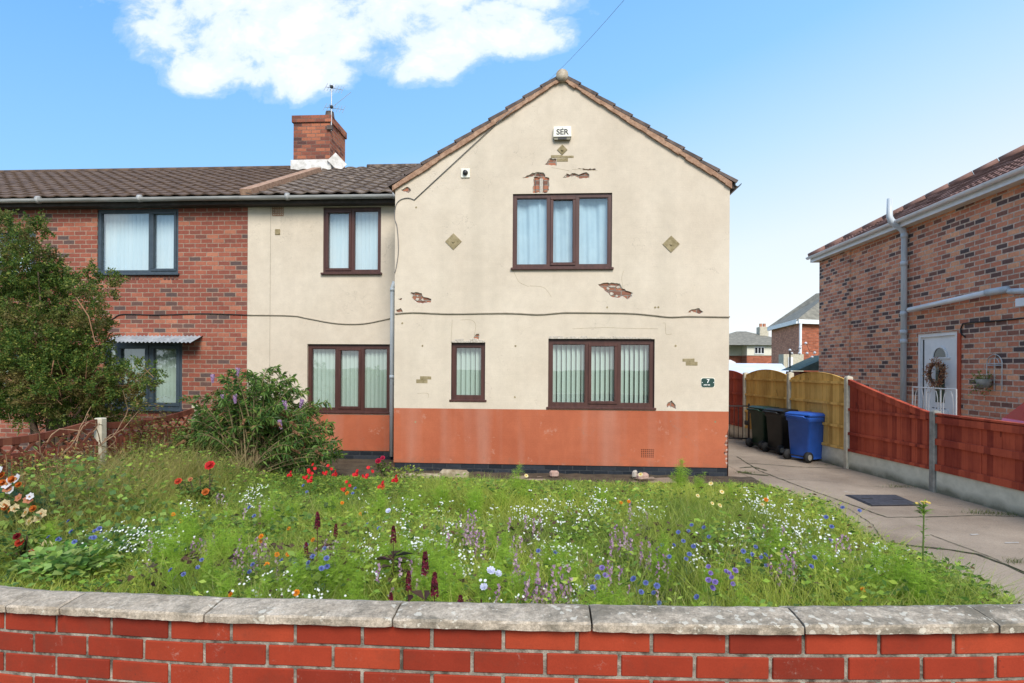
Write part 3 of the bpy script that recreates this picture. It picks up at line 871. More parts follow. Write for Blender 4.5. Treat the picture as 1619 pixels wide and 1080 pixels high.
mb.build('broken_corner', [M['spall'], M['rubble']], cream)
mb = MB(); mb.box(GX0 + .01, GX1 - .012, YG + .012, YG + .3, -0.1, BB); mb.build('damp_course', M['base_brick'], cream)


def airbrick(name, x0, x1, z0, z1, Y, mat, nx, nz):
    mb = MB(); w = (x1 - x0) / nx; h = (z1 - z0) / nz
    for i in range(nx + 1): mb.box(x0 + i * w - w * .22, x0 + i * w + w * .22, Y, Y + .012, z0, z1)
    for j in range(nz + 1): mb.box(x0, x1, Y + .002, Y + .012, z0 + j * h - h * .22, z0 + j * h + h * .22)
    mb.build(name, mat, cream)
    mb = MB(); mb.box(x0, x1, Y + .018, Y + .03, z0, z1); mb.build(name + '_hollow', M['dark'], cream)


airbrick('air_brick', *vent, YG - .002, M['orange'], 7, 5)
for sx0, sx1, Y0_, Y1_ in ((GX1, None, YG, 18.2),):
    mb = MB()
    mb.add([(GX1, YG, OB), (GX1, 18.2, OB), (GX1, 18.2, EZ), (GX1, YG, EZ)], [(0, 1, 2, 3)])
    mb.build('side_wall', M['cream_side'], cream)
    mb = MB(); mb.add([(GX1, YG - .003, 0), (GX1, 18.2, 0), (GX1, 18.2, OB), (GX1, YG - .003, OB)], [(0, 1, 2, 3)]); mb.build('side_band', M['orange'], cream)
mb = MB(); mb.add([(GX0, YG, OB), (GX0, YL, OB), (GX0, YL, EZ + .6), (GX0, YG, EZ)], [(0, 1, 2, 3)]); mb.build('return_wall', M['cream_side'], cream)
mb = MB(); mb.add([(GX0 + .002, YG - .003, 0), (GX0 + .002, YL, 0), (GX0 + .002, YL, OB), (GX0 + .002, YG - .003, OB)], [(0, 1, 2, 3)]); mb.build('return_band', M['orange'], cream)
mb = MB(); mb.add([(-16, 18.2, 0), (GX1, 18.2, 0), (GX1, 18.2, EZ + .1), (-16, 18.2, EZ + .1)], [(0, 1, 2, 3)]); mb.build('rear_wall', M['cream'], cream)
mb = MB(); mb.bbox(GX1 - .02, 3.22, 10.3, 11.8, 0, 2.56, .02); mb.build('side_porch', M['cream_side'], cream)

# windows of the gable wing
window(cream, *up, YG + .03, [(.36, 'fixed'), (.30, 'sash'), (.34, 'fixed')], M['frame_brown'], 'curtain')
window(cream, *lo, YG + .05, [(.36, 'fixed'), (.32, 'sash'), (.32, 'fixed')], M['frame_brown'], 'blind', fw=.062)
window(cream, *sm, YG + .06, [(1.0, 'fixed')], M['frame_brown'], 'blind', fw=.062)

# set-back wing
ulw = wrect(512, 329, 603, 432, YL + .03)
llw = wrect(487, 546, 617, 651, YL + .04)
BL_O, BL_B = W(600, 662, YL).z, W(600, 713, YL).z
LO_ = W(500, 655, YL).z
mb = MB()
wall_face(mb, [(BX, LO_), (GX0, LO_), (GX0, 4.9), (BX, 4.9)], [(rect(ulw[0], ulw[1], ulw[2] - .02, ulw[3] + .01), .12), (rect(llw[0], llw[1], max(llw[2] - .03, LO_ + .002), llw[3] + .02), .13)] , fy(YL))
mb.build('setback_wall', M['cream'], cream)
mb = MB(); mb.box(BX, GX0 + .01, YL - .003, YL + .1, BL_B, LO_); mb.build('setback_band', M['orange'], cream)
mb = MB(); mb.box(BX, GX0 + .01, YL + .01, YL + .1, -.1, BL_B); mb.build('setback_damp_course', M['base_brick'], cream)
window(cream, *ulw, YL + .02, [(.50, 'sash'), (.50, 'fixed')], M['frame_brown'], 'blind_white')
window(cream, *llw, YL + .05, [(.34, 'fixed'), (.33, 'sash'), (.33, 'fixed')], M['frame_brown'], 'blind', fw=.062)
av = wrect(431, 323, 448, 341, YL); airbrick('wall_vent', av[0], av[1], av[2], av[3], YL - .008, M['verge'], 6, 5)
# movement joint down the set-back wall
mb = MB(); a = W(428, 323, YL); b = W(427, 580, YL); mb.box(a.x - .004, a.x + .004, YL - .002, YL + .01, 1.0, a.z); mb.build('movement_joint', M['cable'], cream)

# tan replacement bricks and diamond plates left in the render
for (x0, y0, x1, y1, Y) in ((664, 595, 682, 600, YG), (658, 600, 676, 606, YG), (1079, 567, 1098, 572, YG), (1084, 572, 1103, 578, YG), (871, 245, 889, 250, YG), (889, 246, 907, 250, YG), (880, 250, 898, 256, YG)):
    pt = MB(); a = W(x0, y1, Y); b = W(x1, y0, Y); pt.bbox(a.x, b.x, Y - .004, Y + .01, a.z, b.z, .004, jit=.002)
    pt.build('replacement_brick', M['tan_brick'], cream)
for (px, py, r) in ((717, 382, 13), (1061, 386, 13), (889, 237, 8)):
    pl = MB(); c = W(px, py, YG); rr = r / 96
    pl.prism([(c.x - rr, c.z), (c.x, c.z - rr), (c.x + rr, c.z), (c.x, c.z + rr)], fy(0), YG - .012, YG + .003)
    pl.tube([(c.x, YG - .025, c.z), (c.x, YG - .01, c.z)], .022, 8)
    pl.build('tie_plate', M['tan_brick'], cream)
pl = MB(); c = W(439, 367, YL); pl.bbox(c.x - .05, c.x + .05, YL - .012, YL + .003, c.z - .055, c.z + .055, .008); pl.build('tie_plate', M['tan_brick'], cream)
for (px, py) in ((668, 547), (815, 547), (814, 628), (1068, 547), (658, 328), (657, 667), (1131, 667), (636, 511), (960, 486), (1036, 486), (1041, 486)):
    sp = MB(); c = W(px, py, YG)
    sp.prism([(c.x + .018 * math.cos(6.28 * k / 7) * rng.uniform(.7, 1.2), c.z + .018 * math.sin(6.28 * k / 7) * rng.uniform(.7, 1.2)) for k in range(7)], fy(0), YG - .0035, YG + .01)
    sp.build('fixing_hole', M['tan_brick'], cream)
# ragged edge of render over the windows
for (a, b, y, t) in (((714, 0), (766, 0), 540, 5), ((868, 0), (1033, 0), 534, 3)):
    rg = MB(); x = a[0]
    while x < b[0] - 3:
        w = rng.uniform(4, 11); c = W(x, y, YG); d = W(min(x + w, b[0]), y - rng.uniform(.5, t), YG)
        rg.bbox(c.x, d.x, YG - .004, YG + .04, c.z - .02, max(d.z, c.z), .004, jit=.002); x += w
    rg.build('ragged_render_edge', M['mortar_pale'], cream)

# ---- roofs
gv_l = Vector((AX - GX0 + .06, 0, (AZ - EZ) + .04)); gv_r = Vector((-(GX1 - AX + .1), 0, (AZ - EZ) + .06))
pl_ = Vector((GX0 - .10, YG - .05, EZ - .03)); pr_ = Vector((GX1 + .08, YG - .05, EZ - .045))
tl = Vector((AX, YG - .05, AZ + .035))
tile_roof('roof', pl_, (0, 1, 0), tl - pl_, 8.0, (tl - pl_).length, M['tile_dark'], cream, tw=.3, ch=.33, amp=.008, lip=.034)
tile_roof('roof', pr_, (0, 1, 0), tl - pr_, 9.0, (tl - pr_).length, M['tile_dark'], cream, tw=.3, ch=.33, amp=.008, lip=.034)
for sgn, base in ((0, pl_), (1, pr_)):
    vg = MB(); a = base + Vector((0.06 if sgn == 0 else -.06, 0, -.022)); b = tl + Vector((0, 0, -.018)); n = 26
    for i in range(n):
        p, q = a.lerp(b, i / n), a.lerp(b, (i + 1) / n)
        j0 = rng.uniform(-.012, .012); dn = rng.uniform(.060, .085)
        vg.add([(p.x, YG - .045 + j0 * .3, p.z - dn), (q.x, YG - .045 + j0 * .3, q.z - dn), (q.x, YG - .045, q.z + .02), (p.x, YG - .045, p.z + .02),
                (p.x, YG + .1, p.z - dn), (q.x, YG + .1, q.z - dn), (q.x, YG + .1, q.z + .02), (p.x, YG + .1, p.z + .02)],
               [(0, 1, 2, 3), (0, 4, 5, 1), (3, 2, 6, 7), (0, 3, 7, 4), (1, 5, 6, 2)])
    vg.build('verge', M['verge'], cream)
rd = MB()
for i in range(17):
    y = YG - .07 + i * .45
    rd.tube([(AX, y, AZ + .005), (AX, y + .44, AZ + .005)], .10, 12)
rd.tube([(AX, YG - .075, AZ - .02), (AX, YG - .02, AZ - .01)], [.06, .085], 12)
rd.build('ridge_tiles', M['ridge'], cream, True)
g = MB(); e = W(1156, 300, YG)
gutter('gutter', (GX1 + .12, YG - .03, EZ - .06), (GX1 + .12, 18.2, EZ - .06), .055, M['gutter'], cream)
fb = MB(); fb.box(GX1 + .003, GX1 + .09, YG + .0, 18.2, EZ - .14, EZ - .02); fb.build('fascia', M['fascia_dark'], cream)

# main range roof: eave at Y 10.2, ridge at Y 14.25; party verge at BX
EY, EVZ, RY, RZ_ = 10.22, 4.90, 14.25, 6.80
sv = Vector((0, RY - EY, RZ_ - EVZ)); SL = sv.length
bk = Vector((0, -(RY - EY), RZ_ - EVZ))
def cl_r(v): return (0.0, 9.0)
tile_roof('roof', (BX + .10, EY, EVZ), (1, 0, 0), sv, GX1 - BX - .1, SL, M['tile_c'], cream, tw=.29, ch=.30, amp=.032, lip=.03)
tile_roof('roof', (BX, 2 * RY - EY, EVZ), (1, 0, 0), bk, GX1 - BX, SL, M['tile_c'], cream, tw=.29, ch=.30, amp=.032, lip=.03, spt=4)
mb = MB(); mb.add([(GX1 - .01, EY + .1, EVZ - .1), (GX1 - .01, 18.2, EVZ - .1), (GX1 - .01, RY, RZ_ - .05)], [(0, 1, 2)]); mb.build('rear_gable', M['cream_side'], cream)
rt = MB(); x = -4.6
while x < GX1 - .3:
    rt.tube([(x, RY, RZ_ + .01), (x + .42, RY, RZ_ + .01)], .075, 10); x += .43
rt.build('ridge_tiles', M['tile_c'], cream, True)
pv = MB(); up_n = sv.normalized(); nn = Vector((0, -up_n.z, up_n.y))
for k in range(5):
    a = Vector((BX + .10 , EY - .02, EVZ)) + up_n * (k * .72) ; b = a + up_n * .72
    pv.bar(a + nn * .05, b + nn * .05, .21 + rng.uniform(-.01, .01), .11)
pv.build('party_verge', M['verge'], cream)
gutter('gutter', (BX, EY - .05, EVZ - .045), (GX0 - .01, EY - .05, EVZ - .045), .062, M['gutter'], cream)
fb = MB(); fb.box(BX, GX0, EY + .02, YL - .002, EVZ - .16, EVZ - .03); fb.build('fascia', M['fascia_dark'], cream)
# downpipe in the corner
dp = MB(); c = W(620, 480, YL - .1); x = c.x
dp.tube([(x + .04, YL - .09, W(620, 447, YL - .1).z + .02), (x, YL - .09, W(620, 455, YL - .1).z), (x, YL - .09, 0.08)], .038, 12)
for py in (458, 596): z = W(620, py, YL - .1).z; dp.tube([(x, YL - .09, z - .03), (x, YL - .09, z + .03)], .046, 12)
dp.build('downpipe', M['pipe_grey'], cream, True)

# chimney astride the ridge
ch = node('chimney', cream)
cx0, cx1, cy0, cy1 = W(464, 230, 13.9).x, W(522, 230, 13.9).x, 13.9, 14.95
ct = W(490, 183, 13.9).z
def hexa(mb, x0, x1, y0, y1, z0, z1):
    mb.add([(x0, y0, z0), (x1, y0, z0), (x1, y0, z1), (x0, y0, z1)], [(0, 1, 2, 3)], 0)
    mb.add([(x0, y1, z0), (x1, y1, z0), (x1, y1, z1), (x0, y1, z1)], [(0, 1, 2, 3)], 0)
    mb.add([(x1, y0, z0), (x1, y1, z0), (x1, y1, z1), (x1, y0, z1)], [(0, 1, 2, 3)], 1)
    mb.add([(x0, y0, z0), (x0, y1, z0), (x0, y1, z1), (x0, y0, z1)], [(0, 1, 2, 3)], 1)
    mb.add([(x0, y0, z1), (x1, y0, z1), (x1, y1, z1), (x0, y1, z1)], [(0, 1, 2, 3)], 0)
    mb.add([(x0, y0, z0), (x1, y0, z0), (x1, y1, z0), (x0, y1, z0)], [(0, 1, 2, 3)], 0)
s = MB(); hexa(s, cx0, cx1, cy0, cy1, 6.2, ct - .17); s.build('stack', [M['brick_chimney'], M['brick_chimney_side']], ch)
s = MB(); hexa(s, cx0 - .035, cx1 + .035, cy0 - .035, cy1 + .035, ct - .17, ct); s.build('oversailing_course', [M['brick_chimney'], M['brick_chimney_side']], ch)
s = MB()
fz0 = RZ_ - .12
s.bbox(cx0 - .05, cx1 + .05, cy0 - .06, cy1 + .05, fz0 - .15, fz0 + .20, .01, jit=.01)
s.bar((cx1 + .05, cy0 - .06, fz0 + .26), (cx1 + .28, cy0 + .1, fz0 + .02), .08, .3)
s.build('flaunching', M['lead'], ch)
s = MB(); s.tube([(cx1 - .06, cy0 + .12, ct - .02), (cx1 - .06, cy0 + .12, ct + .13)], [.12, .10], 12); s.build('chimney_pot', M['tile_dark'], ch)

# aerial lashed to the stack
ax, ay, az = cx1 + .03, cy0 + .02, ct - .4
aer = thing('tv_aerial', 'thin tv aerial with small cross arms on the brick chimney', 'aerial', (ax, ay, az))
s = MB(); s.tube([(ax, ay - .03, az), (ax, ay - .03, ct + .75)], .014, 6); s.build('mast', M['rail_metal'], aer)
s = MB(); s.bar((ax - .1, ay - .03, az + .08), (ax + .03, ay - .03, az + .08), .1, .1); s.build('bracket', M['tile_dark'], aer)
for zz, L in ((ct + .70, .17), (ct + .20, .2)):
    s = MB(); s.tube([(ax - L * .7, ay - .1, zz - .03), (ax + L, ay + .25, zz + .06)], .007, 5)
    for k in range(7):
        t = k / 6; c = Vector((ax - L * .7, ay - .1, zz - .03)).lerp(Vector((ax + L, ay + .25, zz + .06)), t)
        s.tube([(c.x - .05 + .02 * k / 6, c.y, c.z - .09), (c.x + .05, c.y, c.z + .09)], .005, 5)
    s.bbox(ax - .03, ax + .04, ay - .07, ay + .0, zz - .03, zz + .03, .005, 1)
    s.build('antenna_head', [M['rail_metal'], M['dark']], aer)
s = MB(); s.tube([(ax, ay - .03, ct + .18), (ax + .45, ay + .1, ct + .62)], .006, 5); s.build('stay_rod', M['rail_metal'], aer)

# cables clipped to the walls
def cable(name, pts, Y, mat, parent, r=.011, sub=6):
    P = [Vector((W(a, b, Y).x, Y, W(a, b, Y).z)) for a, b in pts]
    out = []
    for i in range(len(P) - 1):
        p0, p1, p2, p3 = P[max(i - 1, 0)], P[i], P[i + 1], P[min(i + 2, len(P) - 1)]
        for k in range(sub):
            t = k / sub
            out.append(0.5 * ((2 * p1) + (p2 - p0) * t + (2 * p0 - 5 * p1 + 4 * p2 - p3) * t * t + (3 * p1 - p0 - 3 * p2 + p3) * t ** 3))
    out.append(P[-1])
    mb = MB(); mb.tube(out, r, 6); return mb.build(name, mat, parent, True)


cable('wall_cable', [(625, 496), (655, 494), (710, 496), (800, 495), (850, 497), (880, 495), (900, 494), (990, 495), (1030, 498), (1060, 501), (1090, 500), (1154, 501)], YG - .012, M['cable'], cream, .012)
cable('wall_cable', [(391, 498), (460, 499), (485, 503), (530, 511), (570, 512), (600, 507), (618, 503)], YL - .012, M['cable'], cream, .011)
cable('phone_cable', [(655, 316), (645, 313), (633, 316), (626, 325), (624, 345), (628, 360), (630, 395), (627, 420), (624, 432)], YG - .010, M['cable_grey'], cream, .007)
for pts in ([(811, 426), (816, 438), (822, 447), (836, 453)], [(728, 506), (745, 506), (752, 514), (750, 530)], [(1048, 511), (1052, 512), (1053, 528), (1062, 528)], [(905, 520), (955, 518), (985, 519), (1040, 520)],
            [(838, 452), (860, 455), (872, 470)], [(900, 270), (872, 265)], [(905, 268), (945, 270)], [(985, 457), (983, 440), (986, 428)], [(715, 506), (713, 542)], [(660, 622), (676, 622), (677, 629)]):
    cable('hairline_crack', pts, YG + .0005, M['tan_brick'], cream, .0022)
# telephone wire: from the street pole (behind the photographer) to the gable, then down the wall
tw_ = MB(); p0 = W(655, 316, YG - .012); p1 = W(782, 198, YG - .02); p2 = W(815, 170, YG - .09)
tw_.tube([p0, p1, p2], .007, 5)
pp = [Vector((p2.x, p2.y, p2.z)).lerp(W(985, 2, 5.0), t) - Vector((0, 0, .3 * t * (1 - t))) for t in [i / 12 for i in range(13)]]
pe = pp[-1] + (pp[-1] - pp[-2]) * 25
tw_.tube(pp + [pe], .0017, 5)
tag(tw_.build('telephone_wire', M['cable_grey'], None, True), 'thin grey telephone wire running down across the gable from the sky', 'cable')

# alarm box, light sensor and number plaque screwed to the wall
c = W(889, 210, YG); al = thing('alarm_box', 'off white bell alarm box lettered SER high on the gable', 'alarm box', (c.x, YG, c.z))
s = MB(); w = .145; z0, z1 = W(889, 216, YG - .07).z, W(889, 200, YG - .07).z
s.prism([(-w, z0), (w, z0), (w - .006, z1), (-w + .006, z1)], lambda u, v, d: (c.x + u, YG - d, v), 0.0, .075)
s.build('case', M['alarm'], al)
s = MB(); s.prism([(-w, z0), (-w + .02, z0 - .045), (w - .02, z0 - .045), (w, z0)], lambda u, v, d: (c.x + u, YG - d, v), 0.0, .06); s.build('sounder_base', M['alarm_under'], al)
s = MB(); s.box(c.x - .07, c.x + .07, YG - .066, YG - .02, z0 - .040, z0 - .008); s.build('sounder_slot', M['dark'], al)
zc = (z0 + z1) / 2
text_mesh('SER', .125, lambda x, y, z: (c.x + x, YG - .0765 - z, zc - .012 + y * .98), 'lettering', M['black_paint'], al, .0035)
s = MB(); s.prism([(.008 * math.cos(6.28 * k / 8), .008 * math.sin(6.28 * k / 8)) for k in range(8)], lambda u, v, d: (c.x + .005 + u, YG - .0755 - d, zc + .052 + v), 0, .002); s.build('dot', M['black_paint'], al)

c = W(736, 274, YG); fl = thing('flue_terminal', 'small square white vent with round dark hood on the upper gable wall', 'vent', (c.x, YG, c.z))
s = MB(); s.bbox(c.x - .075, c.x + .075, YG - .02, YG, c.z - .08, c.z + .075, .008); s.build('plate', M['alarm'], fl)
s = MB(); s.tube([(c.x, YG - .06, c.z), (c.x, YG - .015, c.z)], [.038, .046], 14); s.build('hood', M['dark'], fl, True)

c = W(1119, 605, YG); pq = thing('house_number_sign', 'small dark green oval-cornered house sign with white 7 beside the lower window', 'sign', (c.x, YG, c.z))
def rrect(w, h, r, n=5):
    o = []
    for sx, sy, a0 in ((1, 1, 0), (-1, 1, 90), (-1, -1, 180), (1, -1, 270)):
        for k in range(n + 1):
            a = R(a0 + 90 * k / n); o.append((sx * (w - r) + r * math.cos(a), sy * (h - r) + r * math.sin(a)))
    return o
s = MB(); s.prism(rrect(.110, .078, .025), lambda u, v, d: (c.x + u, YG - d, c.z + v), 0, .004); s.build('backing', M['alarm'], pq)
s = MB(); s.prism(rrect(.102, .070, .03), lambda u, v, d: (c.x + u, YG - .004 - d, c.z + v), 0, .006); s.build('face', M['plaque'], pq)
text_mesh('7', .085, lambda x, y, z: (c.x + .002 + x, YG - .0115 - z, c.z + .022 + y), 'numeral', M['white_paint'], pq, .002)
s = MB(); xx = -.068
for w in (.012, .008, .009, .010, .007, .010, 0, .011, .010, .009, .008):      # the street name is too small to read: a line of small strokes
    if w: s.box(c.x + xx, c.x + xx + w - .002, YG - .0125, YG - .0095, c.z - .044, c.z - .044 + rng.uniform(.011, .018))
    xx += w or .008
s.build('street_name', M['white_paint'], pq)
for q in (-.09, .09):
    s = MB(); s.tube([(c.x + q, YG - .0135, c.z + .002), (c.x + q, YG - .009, c.z + .002)], .007, 8)
    s.build('screw', M['white_paint'], pq)

# ================================================================== THE BRICK TERRACE TO THE LEFT
ter = thing('brick_terrace', 'long red brick terraced house with brown tiled roof and grey framed windows', 'house', (-9, YL, 0))
wu = wrect(155, 331, 283, 433, YL + .02)
wl = wrect(166, 541, 289, 647, YL + .02)
w3 = wrect(-70, 368, 58, 440, YL + .02)
w4 = (w3[0], w3[1], W(20, 640, YL).z, W(20, 560, YL).z)
mb = MB()
TX0 = -16.5
wall_face(mb, [(TX0, 0), (BX - .002, 0), (BX - .002, 4.9), (TX0, 4.9)], [(rect(*q), .12) for q in (wu, wl, w3, w4)], fy(YL))
mb.build('wall', M['brick_left'], ter)
window(ter, *wu, YL + .02, [(.66, 'fixed'), (.34, 'sash')], M['frame_grey'], 'blind_white', fw=.06)
window(ter, *wl, YL + .02, [(.12, 'fixed'), (.46, 'sash'), (.42, 'sash')], M['frame_grey'], 'blind', fw=.07, sashw=.07)
window(ter, *w3, YL + .02, [(.6, 'fixed'), (.4, 'sash')], M['frame_grey'], 'blind_white', fw=.06, sill=False)
window(ter, *w4, YL + .02, [(.5, 'fixed'), (.5, 'sash')], M['frame_grey'], 'blind', fw=.06)
tile_roof('roof', (TX0, EY, EVZ), (1, 0, 0), sv, BX - TX0, SL, M['tile_l'], ter, tw=.29, ch=.30, amp=.024, lip=.03)
tile_roof('roof', (TX0, 2 * RY - EY, EVZ), (1, 0, 0), bk, BX - TX0, SL, M['tile_l'], ter, tw=.29, ch=.30, amp=.024, lip=.03, spt=4)
rt = MB(); x = TX0
while x < cx0 - .3:
    rt.tube([(x, RY, RZ_ + .01), (x + .42, RY, RZ_ + .01)], .075, 10); x += .43
rt.build('ridge_tiles', M['tile_l'], ter, True)
gutter('gutter', (TX0, EY - .05, EVZ - .045), (BX - .003, EY - .05, EVZ - .045), .062, M['gutter'], ter)
fb = MB(); fb.box(TX0, BX - .003, EY + .02, YL - .002, EVZ - .16, EVZ - .03); fb.build('fascia', M['fascia_dark'], ter)
# brick soldier course under the upper window, cable, corrugated canopy
mb = MB(); x = wu[0]
while x < wu[1] - .05: mb.bbox(x + .005, x + .068, YL - .004, YL + .01, wu[2] - .125, wu[2] - .038, .004, mi=0); x += .078
mb.build('soldier_course', M['brick_chimney'], ter)
cable('wall_cable', [(165, 512), (180, 503), (195, 497), (250, 498), (320, 496), (391, 498)], YL - .012, M['cable_black'], ter, .010)
cp = MB(); a = W(163, 540, YL - .35); b = W(303, 540, YL - .35); zt = W(230, 531, YL).z; n = 130; vs = []
for i in range(n + 1):
    x = a.x + (b.x - a.x) * i / n; wv = .012 * math.cos(i / n * 2 * math.pi * 22)
    vs += [(x, YL - .34, a.z + wv - .01), (x, YL, zt + wv)]
cp.add(vs, [(2 * i, 2 * i + 2, 2 * i + 3, 2 * i + 1) for i in range(n)])
cp.build('canopy', M['galv'], ter, True)
mb = MB(); mb.add([(TX0, YL, 0), (TX0, 18.2, 0), (TX0, 18.2, 4.9), (TX0, YL, 4.9)], [(0, 1, 2, 3)]); mb.build('end_wall', M['brick_right'], ter)

# ================================================================== THE NEIGHBOUR'S BRICK HOUSE ON THE RIGHT
RX = 7.80
rh = thing('brick_side_house', 'brick house on the right seen from its side, with white gutter and hipped brown roof', 'house', (RX, 12, 0))
RY1 = 16.80; RY0 = 7.6; REZ = 4.98
d0 = WX(1450, 528, RX); d1 = WX(1513, 524, RX)
DY0, DY1, DZ0, DZ1 = d1.y, d0.y, 0.30, (d0.z + d1.z) / 2
mb = MB(); fx = lambda u, v, d: (RX + d, u, v)
wall_face(mb, [(RY0, 0), (RY1, 0), (RY1, REZ), (RY0, REZ)], [(rect(DY0, DY1, DZ0, DZ1), .12)], fx)
mb.build('wall', M['brick_right'], rh)
mb = MB(); mb.add([(RX, RY0, 0), (15.8, RY0, 0), (15.8, RY0, REZ), (RX, RY0, REZ)], [(0, 1, 2, 3)]); mb.add([(RX, RY1, 0), (15.8, RY1, 0), (15.8, RY1, REZ), (RX, RY1, REZ)], [(0, 1, 2, 3)])
mb.build('end_wall', M['brick_right_front'], rh)
# projecting pier of brick on the far part of the wall (the corner reads slightly proud)
mb = MB(); a = WX(1345, 480, RX).y; mb.box(RX - .035, RX + .02, a, RY1 + .01, 0, REZ - .01); mb.build('wall_thickening', M['brick_right'], rh)
# roof: hipped at the far end, ridge along Y
hw = 4.1; rise = hw * math.tan(R(30)); eo = .22
u = Vector((0, 1, 0)); vv = Vector((hw + eo, 0, rise)); Lr = vv.length
def clip_hip(v):
    t = v / Lr * (hw + eo); return (0.0, (RY1 + eo - RY0 + eo) - t)
tile_roof('roof', (RX - eo, RY0 - eo, REZ - .02), u, vv, RY1 - RY0 + 2 * eo, Lr, M['tile_r'], rh, tw=.30, ch=.34, amp=.02, lip=.03, clip=clip_hip, profile='rib')
tile_roof('roof', (RX - eo + 2 * (hw + eo), RY1 + eo, REZ - .02), (-1, 0, 0), (0, -(hw + eo), rise), 2 * (hw + eo), Lr, M['tile_r'], rh, tw=.30, ch=.34, amp=.02, lip=.03, clip=lambda v: (v / Lr * (hw + eo), 2 * (hw + eo) - v / Lr * (hw + eo)), profile='rib')
vv2 = Vector((-(hw + eo), 0, rise))
tile_roof('roof', (RX - eo + 2 * (hw + eo), RY0 - eo, REZ - .02), u, vv2, RY1 - RY0 + 2 * eo, Lr, M['tile_r'], rh, tw=.30, ch=.34, amp=.02, lip=.03, clip=clip_hip, profile='rib')
mb = MB(); n = 13; a = Vector((RX - eo, RY1 + eo, REZ + .02)); b = Vector((RX + hw, RY1 - hw, REZ + rise + .02))
for k in range(n): mb.tube([a.lerp(b, k / n), a.lerp(b, (k + .97) / n)], .10, 8)
for k in range(14): mb.tube([(b.x, b.y - k * .45, b.z), (b.x, b.y - k * .45 - .44, b.z)], .11, 8)
mb.build('hip_tiles', M['tile_r'], rh, True)
mb = MB(); mb.box(RX - .20, RX - .002, RY0 - .1, RY1 + .15, REZ - .16, REZ - .145); mb.build('soffit', M['upvc_aged'], rh)
mb = MB(); mb.box(RX - .215, RX - .195, RY0 - .1, RY1 + .17, REZ - .165, REZ - .005)
mb.box(RX - .215, RX + 4, RY1 + .15, RY1 + .17, REZ - .165, REZ - .005); mb.build('fascia', M['upvc'], rh)
gutter('gutter', (RX - .28, RY0 - .1, REZ - .02), (RX - .28, RY1 + .2, REZ - .02), .06, M['upvc'], rh, False)
# dark gable strip under the verge bricks and the soil stack
mb = MB()
pb = WX(1429, 500, RX - .09); py_ = pb.y
et = WX(1428, 352, RX - .09).z
tp = WX(1414, 312, RX - .36)
mb.tube([(RX - .09, py_, 0), (RX - .09, py_, et - .28), (RX - .12, py_, et - .16), (RX - .36, py_, et + .02), (RX - .40, py_, et + .12), (RX - .40, py_, tp.z)], [.060, .060, .072, .072, .062, .052], 14)
for z in (et - .30, et - .9, 2.95, 2.55, 2.35): mb.tube([(RX - .09, py_, z - .05), (RX - .09, py_, z + .05)], .072, 14)
mb.build('soil_pipe', M['pipe_grey'], rh, True)
mb = MB(); a = WX(1437, 490, RX - .10); b = WX(1560, 463, RX - .10); c = WX(1590, 458, RX - .04)
mb.tube([a, b], .052, 12); mb.build('branch_pipe', M['upvc'], rh, True)
mb = MB(); mb.tube([b, c, (RX + .05, c.y, c.z)], .064, 12); mb.build('pipe_elbow', M['pipe_grey'], rh, True)
mb = MB(); a = WX(1600, 461, RX - .05); mb.tube([(RX + .02, a.y, a.z), (RX - .1, a.y - .02, a.z), (RX - .1, a.y - .5, a.z - .05)], .05, 10); mb.build('overflow_pipe', M['pipe_grey'], rh, True)
mb = MB(); a = WX(1612, 479, RX - .06); mb.bbox(RX - .12, RX - .0, a.y - .2, a.y + .02, a.z - .07, a.z + .07, .01); mb.build('outside_lamp', M['upvc'], rh)
P = [WX(*q, RX - .015) for q in ((1619, 503), (1580, 507), (1535, 510), (1522, 512), (1519, 520), (1520, 528), (1526, 533))]
mb = MB(); mb.tube([P[0] + (P[0] - P[1]) * 3] + P, .013, 6); mb.build('wall_cable', M['cable_black'], rh, True)
# white door
dr = node('door', rh); dx = RX + .05
fr = MB()
for q in ((DY0, DY0 + .07, DZ0, DZ1), (DY1 - .07, DY1, DZ0, DZ1), (DY0 + .07, DY1 - .07, DZ1 - .07, DZ1), (DY0 + .07, DY1 - .07, DZ0, DZ0 + .04)): fr.box(dx - .03, dx + .05, *q)
fr.build('door_frame', M['upvc'], dr)
ly0, ly1, lz0, lz1 = DY0 + .07, DY1 - .17, DZ0 + .04, DZ1 - .07
lf = MB(); lf.box(dx + .004, dx + .05, ly0, DY1 - .07, lz0, lz1)
mid = (ly0 + ly1) / 2
for q in ((mid - .24, mid + .24, lz0 + .12, lz0 + .62),):
    lf.bbox(dx - .008, dx + .01, *q, .006)
lf.build('door_leaf', M['upvc'], dr)
gz = lz1 - .42
fan = MB(); pts = [(mid + .20 * math.cos(math.pi * k / 12), gz + .20 * math.sin(math.pi * k / 12)) for k in range(13)]
fan.prism(pts, lambda u, v, d: (dx + d, u, v), -.004, .01); fan.build('fan_light', M['window_dark'], dr)
fan = MB()
for k in range(12):
    a, b = pts[k], pts[k + 1]; fan.bar((dx - .008, *a), (dx - .008, *b), .02, .03)
fan.bar((dx - .008, mid - .28, gz - .02), (dx - .008, mid + .28, gz - .02), .02, .03); fan.build('fan_moulding', M['upvc'], dr)
gl = MB(); gl.box(dx - .003, dx + .012, mid - .13, mid + .13, lz0 + .75, gz - .14); gl.build('door_glass', M['window_dark'], dr)
gl = MB(); gl.box(dx + .0, dx + .02, DY1 - .15, DY1 - .11, lz0, lz1 - .05); gl.build('door_gap', M['dark'], dr)
fl_ = MB()
for k in range(4):
    y = mid - .17 + k * .11; fl_.prism([(y, gz - 1.02), (y + .07, gz - 1.02), (y + .035, gz - 1.1)], lambda u, v, d: (dx + d, u, v), -.004, .01)
fl_.build('letter_plate', M['dark'], dr)
